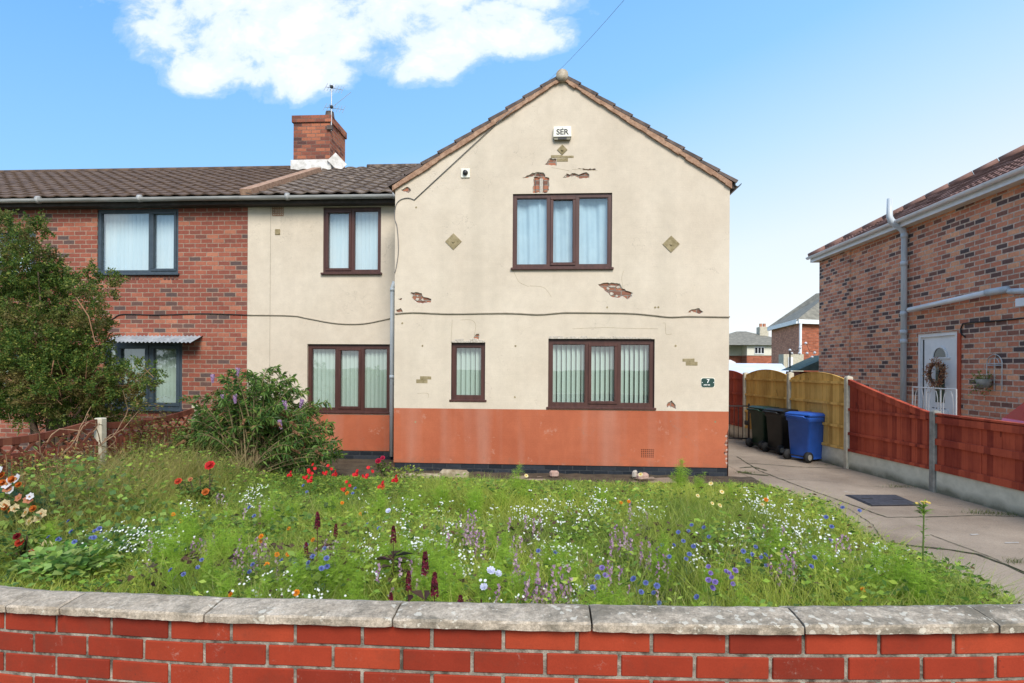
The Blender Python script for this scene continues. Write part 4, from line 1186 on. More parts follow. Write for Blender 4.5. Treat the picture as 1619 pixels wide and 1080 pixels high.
mb = MB(); y = WX(1517, 570, RX).y; mb.box(RX - .02, RX + .0, y - .05, y + .04, DZ0, DZ1 - .05); mb.build('painted_jamb', M['fence_red'], rh)
# wreath on the door
c = WX(1480, 591, RX - .06); wr = thing('door_wreath', 'round wreath of dried orange leaves hanging on the white door', 'wreath', (c.x, c.y, c.z))
def wreath():
    mb = MB(); q = random.Random(5)
    for k in range(620):
        a = q.uniform(0, 6.283); r = .21 + q.gauss(0, .045); o = Vector((c.x - .02 + q.gauss(0, .03), c.y + r * math.cos(a), c.z + r * math.sin(a)))
        d = Vector((q.gauss(0, .5), math.cos(a) + q.gauss(0, .7), math.sin(a) + q.gauss(0, .7))).normalized() * q.uniform(.03, .07)
        s = d.cross(Vector((1, .2, .1))).normalized() * .014
        mb.cc = q.choice([(.42, .14, .05), (.30, .08, .03), (.50, .24, .10), (.55, .38, .22), (.22, .07, .03)])
        mb.add([o - s, o + d * .5 - s * .2, o + d, o + d * .5 + s], [(0, 1, 2, 3)])
    return mb
wreath().build('leaves', M['leaf'], wr)
mb = MB(); mb.tube([(c.x, c.y + .2 * math.cos(t), c.z + .2 * math.sin(t)) for t in [6.2832 * k / 16 for k in range(17)]], .03, 6, cap=False); mb.build('hoop', M['bark'], wr)

# wall planter
c = WX(1572, 585, RX - .03); wp = thing('wall_planter', 'arched wire wall planter with pale trailing plant beside the door', 'planter', (c.x, c.y, c.z))
mb = MB(); hy, hz0, hz1 = .17, WX(1572, 618, RX - .03).z, WX(1572, 575, RX - .03).z
arc = [(c.x, c.y + hy * math.cos(math.pi * k / 10), hz1 + .16 * math.sin(math.pi * k / 10)) for k in range(11)]
mb.tube([(c.x, c.y + hy, hz0)] + arc + [(c.x, c.y - hy, hz0)], .008, 6)
arc2 = [(c.x, c.y + hy * .6 * math.cos(math.pi * k / 10), hz1 + .10 * math.sin(math.pi * k / 10)) for k in range(11)]
mb.tube(arc2, .006, 6)
for z in (hz1, hz1 - .03, hz0 + .12): mb.tube([(c.x, c.y - hy, z), (c.x, c.y + hy, z)], .007, 6)
mb.tube([(c.x, c.y, hz0), (c.x, c.y, hz1 + .1)], .006, 6)
mb.build('wire_frame', M['rail_metal'], wp)
mb = MB(); mb.tube([(c.x - .1, c.y + .10, hz0 + .05), (c.x - .1, c.y + .10, hz0 + .2)], [.09, .12], 12); mb.build('pot', M['conc_post_grey'], wp, True)
mb = MB(); q = random.Random(8)
for k in range(260):
    o = Vector((c.x - .1 + q.gauss(0, .06), c.y + .16 + q.gauss(0, .10), hz0 + .22 + q.gauss(0, .05) - (q.random() ** 3) * .25))
    d = Vector((q.gauss(0, 1), q.gauss(0, 1), q.gauss(0, 1))).normalized() * .045; s = d.cross(Vector((.3, .2, 1))).normalized() * .016
    mb.cc = q.choice([(.20, .24, .06), (.30, .32, .10), (.14, .20, .05), (.42, .42, .2)]); mb.add([o, o + d * .5 + s, o + d, o + d * .5 - s], [(0, 1, 2, 3)])
mb.build('leaves', M['leaf'], wp)

# white scrollwork handrail by the door
a = WX(1443, 612, 6.9); b = WX(1512, 612, 6.9)
hr = thing('handrail', 'white wrought iron scroll railing in front of the white door', 'railing', (6.9, b.y, 0))
mb = MB(); z = a.z
mb.tube([(6.9, a.y, z), (6.9, b.y, z)], .012, 6)
for k in range(4):
    y = a.y + (b.y - a.y) * k / 3; mb.tube([(6.9, y, 0), (6.9, y, z)], .012, 6)
mb.build('rail', M['metal_white'], hr)
mb = MB()
for k in range(3):
    y = a.y + (b.y - a.y) * (k + .5) / 3
    for s_ in (-1, 1):
        mb.tube([(6.9, y + s_ * (.05 + .07 * math.cos(t)), z - .32 + .28 * math.sin(t)) for t in [-1.57 + 3.14 * i / 10 for i in range(11)]], .007, 5)
mb.build('scrolls', M['metal_white'], hr)

# ------------------------------------------------------------------ red hatchback beyond the fence
car = thing('parked_car', 'red hatchback behind the red fence, only its rear roof and tailgate showing', 'car', (0, 0, 0))
def build_car():
    # local frame: x to the car's left (towards the fence), y backwards (tail at +y), z up
    Wd = .86
    prof = [(-2.0, .30), (-2.02, .62), (-1.9, .74), (-1.1, .93), (-.95, .96), (1.80, 1.06), (1.92, .98), (1.97, .70), (1.93, .32)]
    mb = MB()
    secs = [(-1.0, .90), (-.97, 1.0), (0, 1.0), (.97, 1.0), (1.0, .90)]
    ws = [-Wd, -Wd + .05, 0, Wd - .05, Wd]; vs = []
    for wx, ss in zip(ws, [.93, 1, 1, 1, .93]):
        for (y, z) in prof: vs.append((wx, y * (0.985 if ss < 1 else 1), .3 + (z - .3) * (ss if z > .5 else 1)))
    n = len(prof)
    for i in range(4):
        for k in range(n - 1): mb.add([], [])
    fs = [(i * n + k, (i + 1) * n + k, (i + 1) * n + k + 1, i * n + k + 1) for i in range(4) for k in range(n - 1)]
    fs += [tuple(range(n - 1, -1, -1)), tuple(4 * n + k for k in range(n))]
    mb.add(vs, fs); body = mb.build('body', M['car_red'], car)
    # greenhouse
    g0 = [(-.95, .93), (-.25, 1.40), (.4, 1.475), (1.25, 1.44), (1.48, 1.40), (1.86, 1.04)]
    mb = MB(); vs = []
    for s_ in (-1, 1):
        for (y, z) in g0: vs.append((s_ * (Wd - .05 - .17 * max(0, z - .95) / .5), y, z))
    m = len(g0); fs = [tuple(range(m)), tuple(range(2 * m - 1, m - 1, -1))] + [(k, k + m, k + 1 + m, k + 1) for k in range(m - 1)]
    mb.add(vs, fs); mb.build('roof', M['car_red'], car)
    def side(y, z, s_, off=.006): return (s_ * (Wd - .05 - .17 * max(0, z - .95) / .5 + off), y, z)
    for s_ in (-1, 1):
        for poly in ([(-.62, 1.0), (-.18, 1.33), (.30, 1.41), (.34, 1.02)], [(.40, 1.02), (.37, 1.41), (.95, 1.40), (1.02, 1.05)], [(1.08, 1.06), (1.02, 1.37), (1.17, 1.34), (1.36, 1.12)]):
            mb = MB(); mb.add([side(y, z, s_) for y, z in poly], [tuple(range(4))]); mb.build('side_window', M['car_glass'], car)
    mb = MB(); mb.add([(-.60, 1.835, 1.075), (.60, 1.835, 1.075), (.52, 1.545, 1.365), (-.52, 1.545, 1.365)], [(0, 1, 2, 3)]); mb.v = [(x, y + .012, z + .012) for x, y, z in mb.v]; mb.build('rear_window', M['car_glass'], car)
    mb = MB(); mb.add([(-.66, -.85, 1.0), (.66, -.85, 1.0), (.56, -.30, 1.37), (-.56, -.30, 1.37)], [(0, 1, 2, 3)]); mb.v = [(x, y - .012, z + .012) for x, y, z in mb.v]; mb.build('windscreen', M['car_glass'], car)
    mb = MB(); mb.add([(-.6, 1.40, 1.42), (.6, 1.40, 1.42), (.57, 1.62, 1.405), (-.57, 1.62, 1.405), (-.6, 1.40, 1.45), (.6, 1.40, 1.45), (.57, 1.62, 1.425), (-.57, 1.62, 1.425)],
                      [(0, 1, 2, 3), (4, 5, 6, 7), (0, 1, 5, 4), (1, 2, 6, 5), (2, 3, 7, 6), (3, 0, 4, 7)]); mb.build('spoiler', M['car_red'], car)
    for s_ in (-1, 1):
        mb = MB(); mb.bbox(s_ * .70 - .12, s_ * .70 + .12, 1.86, 1.955, .80, 1.02, .02); mb.build('tail_light', M['tail_lamp'], car)
        mb = MB(); mb.bbox(s_ * .62 - .15, s_ * .62 + .15, -2.0, -1.88, .60, .74, .02); mb.build('headlight', M['upvc'], car)
        for y in (-1.25, 1.22):
            w = node('wheel', car); mb = MB(); mb.tube([(s_ * .70, y, .31), (s_ * .885, y, .31)], .31, 24); mb.build('tyre', M['rubber'], w, True)
            mb = MB(); mb.tube([(s_ * .88, y, .31), (s_ * .895, y, .31)], .20, 18); mb.build('rim', M['rim'], w)
build_car()
tg = WX(1606, 615, 6.38)
car.location = (7.06, tg.y - 1.75, tg.z - 1.46)
car.rotation_euler.z = R(0)

# ================================================================== FENCE ON THE RIGHT
FP = [Vector((5.90, 4.96, 0)), Vector((5.73, 6.70, 0)), Vector((5.56, 8.52, 0)), Vector((5.30, 10.37, 0)), Vector((5.07, 12.22, 0)), Vector((4.80, 14.10, 0)), Vector((4.56, 15.95, 0))]
FT = [1.13, 1.14, 1.15, 1.61, 1.66, 1.64, 1.62]
rf = thing('boarded_fence', 'fence of red and golden close-boarded panels between concrete posts along the driveway', 'fence', (5.3, 10.4, 0))
for i, (p, h) in enumerate(zip(FP, FT)):
    mb = MB(); mb.bbox(p.x - .055, p.x + .055, p.y - .055, p.y + .055, -.1, h, .012)
    mb.add([(p.x - .045, p.y - .045, h), (p.x + .045, p.y - .045, h), (p.x + .045, p.y + .045, h), (p.x - .045, p.y + .045, h), (p.x, p.y, h + .02)], [(0, 1, 4), (1, 2, 4), (2, 3, 4), (3, 0, 4)])
    mb.build('fence_post', M['conc_post_grey'] if h < 1.3 else M['conc_post'], rf)
for i in range(len(FP) - 1):
    a, b = FP[i], FP[i + 1]; d = (b - a).normalized(); L = (b - a).length - .11; o = a + d * .055
    left = Vector((-d.y, d.x, 0))
    if left.x > 0: left = -left
    mb = MB(); mb.add([], [])
    def P3(s, off, z): q = o + d * s + left * off; return (q.x, q.y, z)
    def slab(mb, s0, s1, o0, o1, z0a, z1a, z0b=None, z1b=None):
        z0b = z0a if z0b is None else z0b; z1b = z1a if z1b is None else z1b
        mb.add([P3(s0, o0, z0a), P3(s1, o0, z0b), P3(s1, o1, z0b), P3(s0, o1, z0a), P3(s0, o0, z1a), P3(s1, o0, z1b), P3(s1, o1, z1b), P3(s0, o1, z1a)],
               [(3, 2, 1, 0), (4, 5, 6, 7), (0, 1, 5, 4), (1, 2, 6, 5), (2, 3, 7, 6), (3, 0, 4, 7)])
    gb = .31
    mb = MB(); slab(mb, 0, L, -.025, .025, -.05, gb); mb.build('gravel_board', M['gravel_board'], rf)
    mat = 'fence_yellow' if i in (3, 4) else 'fence_red'
    def top(s):
        t = s / L
        if i < 2: return 1.08 + .02 * t
        if i == 2:      # sloping panel, scooped down towards the street
            return 1.10 + (1.54 - 1.10) * (t ** 1.1) if t > .02 else 1.10
        e = {3: 1.54, 4: 1.58, 5: 1.55}[i]; return e + .13 * (1 - (2 * t - 1) ** 2)
    pn = node('fence_panel', rf)
    bd = MB(); s = 0.0
    while s < L - .01:
        e = min(s + .098, L); th = rng.uniform(-.006, .006)
        slab(bd, s + .0008, e - .0008, -.004 + th, .010 + th + .003, gb + .004, top(s) , None, top(e))
        s = e
    bd.build('boards', M[mat], pn)
    rl = MB(); off0 = .013 if i >= 2 else .013
    zs = {2: [gb + .02, .62, 1.02], 0: [gb + .045, .72, 1.03], 1: [gb + .045, .72, 1.03]}.get(i, [gb + .03, .72, 1.12, 1.50])
    for z in zs:
        w = .045 if i < 2 else .022
        sx = L
        slab(rl, 0, sx, off0 + .002, off0 + .035, z - w, z + w) if not (i == 2 and z > 1.0) else slab(rl, L * .03, L, off0 + .002, off0 + .035, z + .02 - w, z + .02 + w)
    rl.build('rails', M[mat], pn)
    cpm = MB(); n = 12 if i > 2 else (10 if i == 2 else 1)
    for k in range(n):
        s0, s1 = L * k / n, L * (k + 1) / n
        if i > 2: slab(cpm, s0, s1, -.012, .022, top(s0) + .001, top(s0) + .016, top(s1) + .001, top(s1) + .016)
        else: slab(cpm, s0, s1, -.02, .05, top(s0) + .001, top(s0) + .026, top(s1) + .001, top(s1) + .026)
    if i == 2:
        for k in range(n):
            s0, s1 = L * k / n, L * (k + 1) / n
            slab(cpm, s0, s1, .016, .045, top(s0) - .075, top(s0) - .002, top(s1) - .075, top(s1) - .002)
    cpm.build('capping', M[mat], pn)

# gate across the driveway
gt = thing('metal_gate', 'low black barred iron gate between the house and the fence', 'gate', (4.0, 13.75, 0))
mb = MB(); gx0, gx1_, gy = 3.0, 4.74, 13.7
for z in (.10, .86): mb.bar((gx0, gy, z), (gx1_, gy, z), .035, .03)
for x in (gx0, gx1_): mb.bar((x, gy, .06), (x, gy, .92), .035, .035)
mb.build('gate_frame', M['metal_black'], gt)
x = gx0 + .1
while x < gx1_ - .05:
    mb = MB(); mb.tube([(x, gy, .10), (x, gy, .86)], .008, 6); mb.build('gate_bar', M['metal_black'], gt); x += .1
mb = MB(); mb.bbox(gx1_ - .1, gx1_ - .02, gy - .05, gy + .02, .42, .52, .01); mb.build('latch', M['metal_black'], gt)

# wheelie bins
def make_bin(mat, label, loc, rz, group, sc_=1.0):
    t = thing('wheelie_bin', label, 'bin', (0, 0, 0), group)
    w0, w1, dd0, dd1, h = .21, .27, .24, .32, .86
    mb = MB(); rings = []
    for z, w, d_, sh in ((.05, w0, dd0, .02), (.10, w0 + .005, dd0 + .01, .02), (h - .10, w1 - .015, dd1 - .02, 0), (h - .09, w1 + .008, dd1 + .0, 0), (h, w1 + .012, dd1 + .005, 0)):
        pts = rrect(w, d_, .045, 3); rings.append([(x, y + sh, z) for x, y in pts])
    m = len(rings[0]); vs = [p for r in rings for p in r]
    fs = [(i * m + k, i * m + (k + 1) % m, (i + 1) * m + (k + 1) % m, (i + 1) * m + k) for i in range(len(rings) - 1) for k in range(m)] + [tuple(range(m))]
    mb.add(vs, fs); mb.build('body', mat, t, True)
    mb = MB()
    for k in range(5): mb.bbox(-.12 + k * .06 - .008, -.12 + k * .06 + .008, -dd1 + .02, -dd1 + .06, .35, .70, .004)
    lid = MB(); rings = []
    for z, w, d0_, d1_ in ((h + .003, w1 + .03, dd1 + .045, dd1 + .01), (h + .028, w1 + .03, dd1 + .045, dd1 + .01), (h + .065, w1 - .03, dd1 - .03, dd1 - .05)):
        pts = rrect(w, (d0_ + d1_) / 2, .05, 3); rings.append([(x, y - (d0_ - d1_) / 2, z + .03 * (y + .3)) for x, y in pts])
    vs = [p for r in rings for p in r]
    fs = [(i * m + k, i * m + (k + 1) % m, (i + 1) * m + (k + 1) % m, (i + 1) * m + k) for i in range(2) for k in range(m)] + [tuple(range(m))[::-1], tuple(2 * m + k for k in range(m))]
    lid.add(vs, fs); lid.build('lid', mat, t)
    hd = MB(); hd.tube([(-.2, dd1 + .02, h - .03), (-.2, dd1 + .085, h + .01), (.2, dd1 + .085, h + .01), (.2, dd1 + .02, h - .03)], .016, 8); hd.build('handle', mat, t, True)
    for s_ in (-1, 1):
        wn = node('wheel', t); ty = MB(); ty.tube([(s_ * .20, dd0 + .06, .10), (s_ * .262, dd0 + .06, .10)], .10, 18); ty.build('tyre', M['rubber'], wn, True)
        ri = MB(); ri.tube([(s_ * .258, dd0 + .06, .10), (s_ * .268, dd0 + .06, .10)], .055, 12); ri.build('hub', M['conc_post_grey'], wn)
    ax_ = MB(); ax_.tube([(-.2, dd0 + .06, .10), (.2, dd0 + .06, .10)], .012, 6); ax_.build('axle', M['metal_black'], t)
    t.location = loc; t.rotation_euler.z = rz; t.scale = (sc_,) * 3
    return t
bl = WG(1286, 730); b2 = WG(1250, 719); b3 = WG(1222, 711)
make_bin(M['bin_blue'], 'blue wheelie bin, nearest of the three by the golden fence', (bl.x, bl.y + .20, 0), R(118), 'wheelie bins by the fence', .98)
make_bin(M['bin_black'], 'black wheelie bin standing between the blue and the dark green bin', (b2.x, b2.y + .25, 0), R(108), 'wheelie bins by the fence', .98)
make_bin(M['bin_green'], 'dark green wheelie bin farthest from the street, beside the black bin', (b3.x, b3.y + .25, 0), R(104), 'wheelie bins by the fence', .98)

# manhole cover
mc = thing('manhole_cover', 'dark rectangular metal drain cover set in the driveway concrete', 'drain cover', (4.3, 7.7, 0))
c4 = [WG(*q) for q in ((1338, 783), (1416, 783), (1455, 799), (1378, 800))]
mb = MB(); cc = sum(c4, Vector()) / 4
def sc4(k, z): return [(cc.x + (p.x - cc.x) * k, cc.y + (p.y - cc.y) * k, z) for p in c4]
mb.add(sc4(1.04, .0005) + sc4(1.0, .007) , [(0, 1, 5, 4), (1, 2, 6, 5), (2, 3, 7, 6), (3, 0, 4, 7), (4, 5, 6, 7)]); mb.build('frame', M['metal_black'], mc)
mb = MB(); mb.add(sc4(.94, .0075) + sc4(.93, .012), [(0, 1, 5, 4), (1, 2, 6, 5), (2, 3, 7, 6), (3, 0, 4, 7), (4, 5, 6, 7)])
mb.build('plate', M['iron_lid'], mc)
for q in ((1371, 790), (1420, 791)):
    g = WG(*q); mb = MB(); mb.bbox(g.x - .07, g.x + .07, g.y - .012, g.y + .012, .0115, .017, .002); mb.build('lifting_eye', M['dark'], mc)

# ================================================================== FRONT GARDEN WALL
fw = thing('garden_wall', 'low bright red brick wall with lichened concrete coping along the front garden', 'wall', (0, 1.8, 0))
def wy(x): return 1.757 + (.035 * (x - .3) ** 2 if x < .3 else .045 * (x - .3) ** 2) if -3 < x < 2.6 else (1.757 + .035 * 3.3 ** 2 if x < 0 else 1.757 + .045 * 2.3 ** 2)
smp = [(0, 970), (160, 977), (307, 985), (460, 988), (620, 993), (935, 1000), (1270, 1005), (1593, 1003), (1619, 1002)]
zz_ = []
for px, py in smp:
    Y = 1.73
    for _ in range(4): p = W(px, py, Y); Y = wy(p.x) - .03
    zz_.append((p.x, p.z))
zz_ = [(-4, zz_[0][1] - .03)] + zz_ + [(3.4, zz_[-1][1])]
def wz(x):
    for (a, za), (b, zb) in zip(zz_, zz_[1:]):
        if a <= x <= b: return za + (zb - za) * (x - a) / (b - a)
    return zz_[0][1] if x < -4 else zz_[-1][1]
XA, XB = -3.3, 3.1
# mortar body
mb = MB(); n = 80; vs = []
for i in range(n + 1):
    x = XA + (XB - XA) * i / n; y = wy(x)
    vs += [(x, y + .004, -.1), (x, y + .004, wz(x) - .001), (x, y + .15, wz(x) - .001), (x, y + .15, -.1)]
mb.add(vs, [(4 * i + k, 4 * i + 4 + k, 4 * i + 4 + (k + 1) % 4, 4 * i + (k + 1) % 4) for i in range(n) for k in range(4)] + [(0, 1, 2, 3), (4 * n, 4 * n + 1, 4 * n + 2, 4 * n + 3)])
mb.build('mortar', M['wall_mortar'], fw)
# bricks, as one laid surface
bw = .2268; jx = W(912, 1020, 1.757).x
mb = MB(); tones = []
for row in range(12):
    x = jx + (0 if row % 2 == 0 else bw * .57) - math.ceil((jx - XA) / bw) * bw
    while x < XB - bw:
        if x > XA:
            xm = x + bw / 2; y = wy(xm); zt = wz(xm) - .006 - row * .0755; zb = zt - .0655
            sl = (wy(x + bw) - wy(x)); slz = wz(x + bw) - wz(x)
            n0 = len(mb.v); f0 = len(mb.f)
            mb.bbox(x + .0055, x + bw - .0055, y - .001 + rng.uniform(-.0012, .0012), y + .05, zb, zt, .003, jit=.0008)
            for k in range(n0, len(mb.v)):
                p = mb.v[k]; t = (p[0] - xm) / bw; mb.v[k] = (p[0], p[1] + sl * t, p[2] + slz * t)
            tones += [min(1, max(0, rng.gauss(.5, .27)))] * (len(mb.f) - f0)
        x += bw
ob = mb.build('brickwork', M['wall_brick'], fw)
at = ob.data.attributes.new('tone', 'FLOAT', 'FACE'); at.data.foreach_set('value', tones)
# coping stones
js = [wpt for wpt in [(-60, 968), (45, 973), (307, 985), (620, 993), (935, 1000), (1270, 1005), (1593, 1003)]]
jxs = [W(px, py, 1.75).x for px, py in js]
jxs = [jxs[0] - 1.22, jxs[0] - .61] + jxs + [jxs[-1] + .61, jxs[-1] + 1.22]
fw_s = []
for i in range(len(jxs) - 1):
    xa, xb = jxs[i] + .003, jxs[i + 1] - .003
    if xb < XA or xa > XB: continue
    mb = MB(); n = 30; vs = []; prof = [(-.022, .0), (-.030, .003), (-.031, .024), (-.026, .030), (.0, .032), (.05, .036), (.085, .036), (.13, .018), (.178, .0), (.09, -.001)]
    dz = rng.uniform(-.0015, .0015); m = len(prof)
    for k in range(n + 1):
        x = xa + (xb - xa) * k / n; e = .004 if k in (0, n) else 0
        for q, (py, pz) in enumerate(prof):
            jy = .0016 * math.sin(x * 53 + q * 2.1) + rng.uniform(-.0012, .0012)
            vs.append((x, wy(x) + py + jy + (e if py < .09 else -e), wz(x) + pz + dz - (e if pz > .028 else 0) + rng.uniform(-.0008, .0008)))
    mb.add(vs, [(k * m + q, (k + 1) * m + q, (k + 1) * m + (q + 1) % m, k * m + (q + 1) % m) for k in range(n) for q in range(m)] + [tuple(range(m)), tuple(n * m + q for q in range(m))])
    mb.build('coping_stone', M['coping'], fw)

# ================================================================== LEFT FENCE
lf_ = thing('picket_fence', 'low faded red brown picket fence with lattice top and cream concrete posts', 'fence', (-5.5, 7, 0))
LX = -5.5
posts = [4.87, 6.70, 8.62, 10.40]
for y in posts:
    mb = MB(); h = W(0, 0, 1).z * 0 + {4.87: 1.05, 6.70: 1.09, 8.62: 1.12, 10.40: 1.1}[y]; mb.bbox(LX - .05, LX + .05, y - .05, y + .05, -.1, h, .012)
    mb.build('fence_post', M['conc_post'], lf_)
for a, b in zip(posts, posts[1:]):
    pn = node('fence_panel', lf_); y0, y1 = a + .055, b - .055; L = y1 - y0
    mb = MB()
    for z, h in ((.78, .04), (.30, .035)): mb.box(LX - .03, LX + .0, y0, y1, z - h, z + h)
    n = 10
    for k in range(n):
        t0, t1 = k / n, (k + 1) / n; f = lambda t: .99 + .05 * t - .06 * math.sin(math.pi * t)
        mb.bar((LX - .01, y0 + L * t0, f(t0)), (LX - .01, y0 + L * t1, f(t1)), .035, .075)
    mb.build('rails', M['fence_old'], pn)
    mb = MB(); y = y0 + .06
    while y < y1: mb.box(LX + .002, LX + .02, y, min(y + .085, y1), .06, .80 + rng.uniform(-.005, .005)); y += .135
    mb.build('pickets', M['fence_old'], pn)
    mb = MB(); y = y0
    while y < y1 - .18:
        mb.bar((LX - .004, y, .82), (LX - .004, y + .19, .98), .012, .03); mb.bar((LX - .016, y + .19, .82), (LX - .016, y, .98), .012, .03); y += .19
    mb.build('lattice', M['fence_old'], pn)

# ================================================================== FAR HOUSES AND SHEDS
def far_win(parent, x0, x1, z0, z1, Y, n=3):
    w = node('window', parent)
    mb = MB(); mb.box(x0, x1, Y - .06, Y + .02, z0, z1); mb.build('frame', M['upvc'], w)
    for k in range(n):
        a = x0 + (x1 - x0) * (k + .12) / n; b = x0 + (x1 - x0) * (k + .88) / n
        mb = MB(); mb.box(a, b, Y - .075, Y - .055, z0 + .1, z1 - .1); mb.build('pane', M['window_dark'], w)
Yf = 58.0
fh = thing('far_semi_house', 'distant house with cream upper storey, red brick below and grey hipped roof', 'house', (20, Yf, 0))
xl, xm_, xr = W(1150, 550, Yf).x, W(1181, 560, Yf).x, W(1240, 560, Yf).x
ze, zb_, zr = W(1190, 545, Yf).z, W(1190, 562, Yf).z, W(1190, 524, Yf + 4).z
mb = MB(); mb.box(xm_, xr, Yf, Yf + 8, zb_, ze); mb.box(xl - 2, xm_ - .01, Yf + 1.6, Yf + 8, zb_, ze); mb.build('upper_wall', M['far_render'], fh)
mb = MB(); mb.box(xm_, xr, Yf + .05, Yf + 8, 0, zb_); mb.box(xl - 2, xm_ - .01, Yf + 1.65, Yf + 8, 0, zb_); mb.build('lower_wall', M['brick_far_front'], fh)
def hip_roof(mb, x0, x1, y0, y1, z0, z1, inset):
    ym = (y0 + y1) / 2
    mb.add([(x0, y0, z0), (x1, y0, z0), (x1, y1, z0), (x0, y1, z0), (x0 + inset, ym, z1), (x1 - inset, ym, z1)], [(0, 1, 5, 4), (1, 2, 5), (2, 3, 4, 5), (3, 0, 4), (0, 3, 2, 1)])
mb = MB(); hip_roof(mb, xl - 2.4, xr + 2.2, Yf - .4, Yf + 8.4, ze - .05, zr, 4.6); mb.build('roof', M['tile_far'], fh)
cn = node('chimney', fh); a = W(1199, 530, Yf + 3).x; b = W(1213, 530, Yf + 3).x
mb = MB(); mb.bbox(a, b, Yf + 2.6, Yf + 3.6, ze, W(1205, 517, Yf + 3).z, .04); mb.build('stack', M['conc_post'], cn)
for k in (.3, .7): mb = MB(); xx = a + (b - a) * k; zt = W(1205, 517, Yf + 3).z; mb.tube([(xx, Yf + 3.1, zt - .1), (xx, Yf + 3.1, zt + .35)], .15, 10); mb.build('chimney_pot', M['pot'], cn)
a = W(1193, 555, Yf).x; b = W(1208, 555, Yf).x
far_win(fh, a, b, W(1200, 560, Yf).z, W(1200, 548, Yf).z, Yf)

Y2 = 38.0
f2 = thing('far_brick_house', 'brick house beyond the fence with white gutter, white downpipe and grey roof', 'house', (16, Y2, 0))
def pt2(px, py, X): return WX(px, py, X)
XA2 = W(1220, 518, 46).x
# its left side wall runs towards the viewer, front end nearer; eaves rise to the right in the picture
ya, yb_ = 46.0, 39.0
xa_, xb_ = XA2, W(1263, 512, 39).x
ez2 = W(1220, 518, 46).z
mb = MB(); mb.add([(xa_, ya, 0), (xb_, yb_, 0), (xb_, yb_, ez2), (xa_, ya, ez2)], [(0, 1, 2, 3)]); mb.build('side_wall', M['brick_far'], f2)
mb = MB(); mb.add([(xb_, yb_, 0), (xb_ + 8, yb_ + 3, 0), (xb_ + 8, yb_ + 3, ez2), (xb_, yb_, ez2)], [(0, 1, 2, 3)]); mb.build('front_wall', M['brick_far_front'], f2)
mb = MB(); mb.add([(xa_ + 7.5, ya + 2.6, 0), (xa_, ya, 0), (xa_, ya, ez2), (xa_ + 7.5, ya + 2.6, ez2)], [(0, 1, 2, 3)]); mb.build('rear_wall', M['brick_far_front'], f2)
rz2 = ez2 + 2.5; cx_, cy_ = (xa_ + xb_) / 2 + 3.4, (ya + yb_) / 2 + 1.3
mb = MB(); mb.add([(xa_ - .3, ya + .2, ez2), (xb_ - .3, yb_ - .4, ez2), (xb_ + 8, yb_ + 2.6, ez2), (xa_ + 7.5, ya + 3, ez2), (cx_ + .4, cy_ - .4, rz2), (cx_ - .2, cy_ + .8, rz2)],
               [(0, 1, 4, 5), (1, 2, 4), (2, 3, 5, 4), (3, 0, 5)]); mb.build('roof', M['tile_far'], f2)
mb = MB(); mb.bar((xa_ - .2, ya + .1, ez2 - .1), (xb_ - .2, yb_ - .3, ez2 - .1), .2, .28); mb.bar((xb_ - .2, yb_ - .3, ez2 - .1), (xb_ + 8, yb_ + 2.6, ez2 - .1), .2, .28); mb.build('gutter', M['upvc'], f2)
mb = MB(); mb.tube([(xb_ + .0, yb_ - .25, ez2 - .2), (xb_ + .0, yb_ - .25, 0)], .09, 8); mb.build('downpipe', M['upvc'], f2)
mb = MB(); a = W(1239, 561, 33).x; b = W(1262, 561, 33).x; mb.box(a, b + .3, 33, 33.7, 0, W(1250, 560, 33).z); mb.build('rear_extension', M['conc_post'], f2)
dr2 = node('door', f2); mb = MB(); a = W(1246, 561, 33).x; b = W(1253, 561, 33).x; mb.box(a, b, 32.94, 33, 0, W(1250, 565, 33).z); mb.build('door_leaf', M['upvc'], dr2)

# white curved garage roof and green shed beyond the fence
gr = thing('garage', 'white sheet roofed garage showing above the red arched fence panel', 'garage', (6.5, 21, 0))
Yg = 22.0; a = W(1140, 580, Yg).x; b = W(1247, 580, Yg).x; zt = W(1200, 575, Yg + 3).z; zf = W(1200, 589, Yg).z
bk_ = W(1236, 575, Yg + 5)
mb = MB(); mb.box(a, b, Yg + .1, Yg + 5, 0, zf - .2); mb.build('wall', M['conc_post'], gr)
mb = MB(); mb.add([(a - .1, Yg, zf), (b + .15, Yg, zf - .12), (bk_.x, Yg + 5, bk_.z), (a - .1, Yg + 5, bk_.z + .02), (a - .1, Yg, zf - .07), (b + .15, Yg, zf - .19), (bk_.x, Yg + 5, bk_.z - .07), (a - .1, Yg + 5, bk_.z - .07)], [(0, 1, 2, 3), (0, 1, 5, 4), (1, 2, 6, 5), (2, 3, 7, 6), (3, 0, 4, 7)])
mb.build('roof', M['sheet_white'], gr)
sh = thing('garden_shed', 'small shed with green felt pitched roof between the golden fence and the brick house', 'shed', (8, 17, 0))
Ys = 19.5; a = W(1243, 588, Ys).x + .38; m_ = W(1287, 565, Ys).x; zt = W(1285, 561, Ys).z; zb2 = W(1245, 586, Ys).z
mb = MB(); mb.box(a + .1, a + 2.6, Ys + .1, Ys + 1.2, 0, zb2 - .03); mb.build('wall', M['fence_old'], sh)
mb = MB(); mb.add([(a - .05, Ys, zb2), (a + 1.1, Ys, zt), (a + 2.75, Ys, zb2), (a - .05, Ys + 1.3, zb2), (a + 1.1, Ys + 1.3, zt), (a + 2.75, Ys + 1.3, zb2)], [(0, 1, 4, 3), (1, 2, 5, 4), (0, 2, 1), (3, 4, 5)]); mb.build('roof', M['felt_green'], sh)
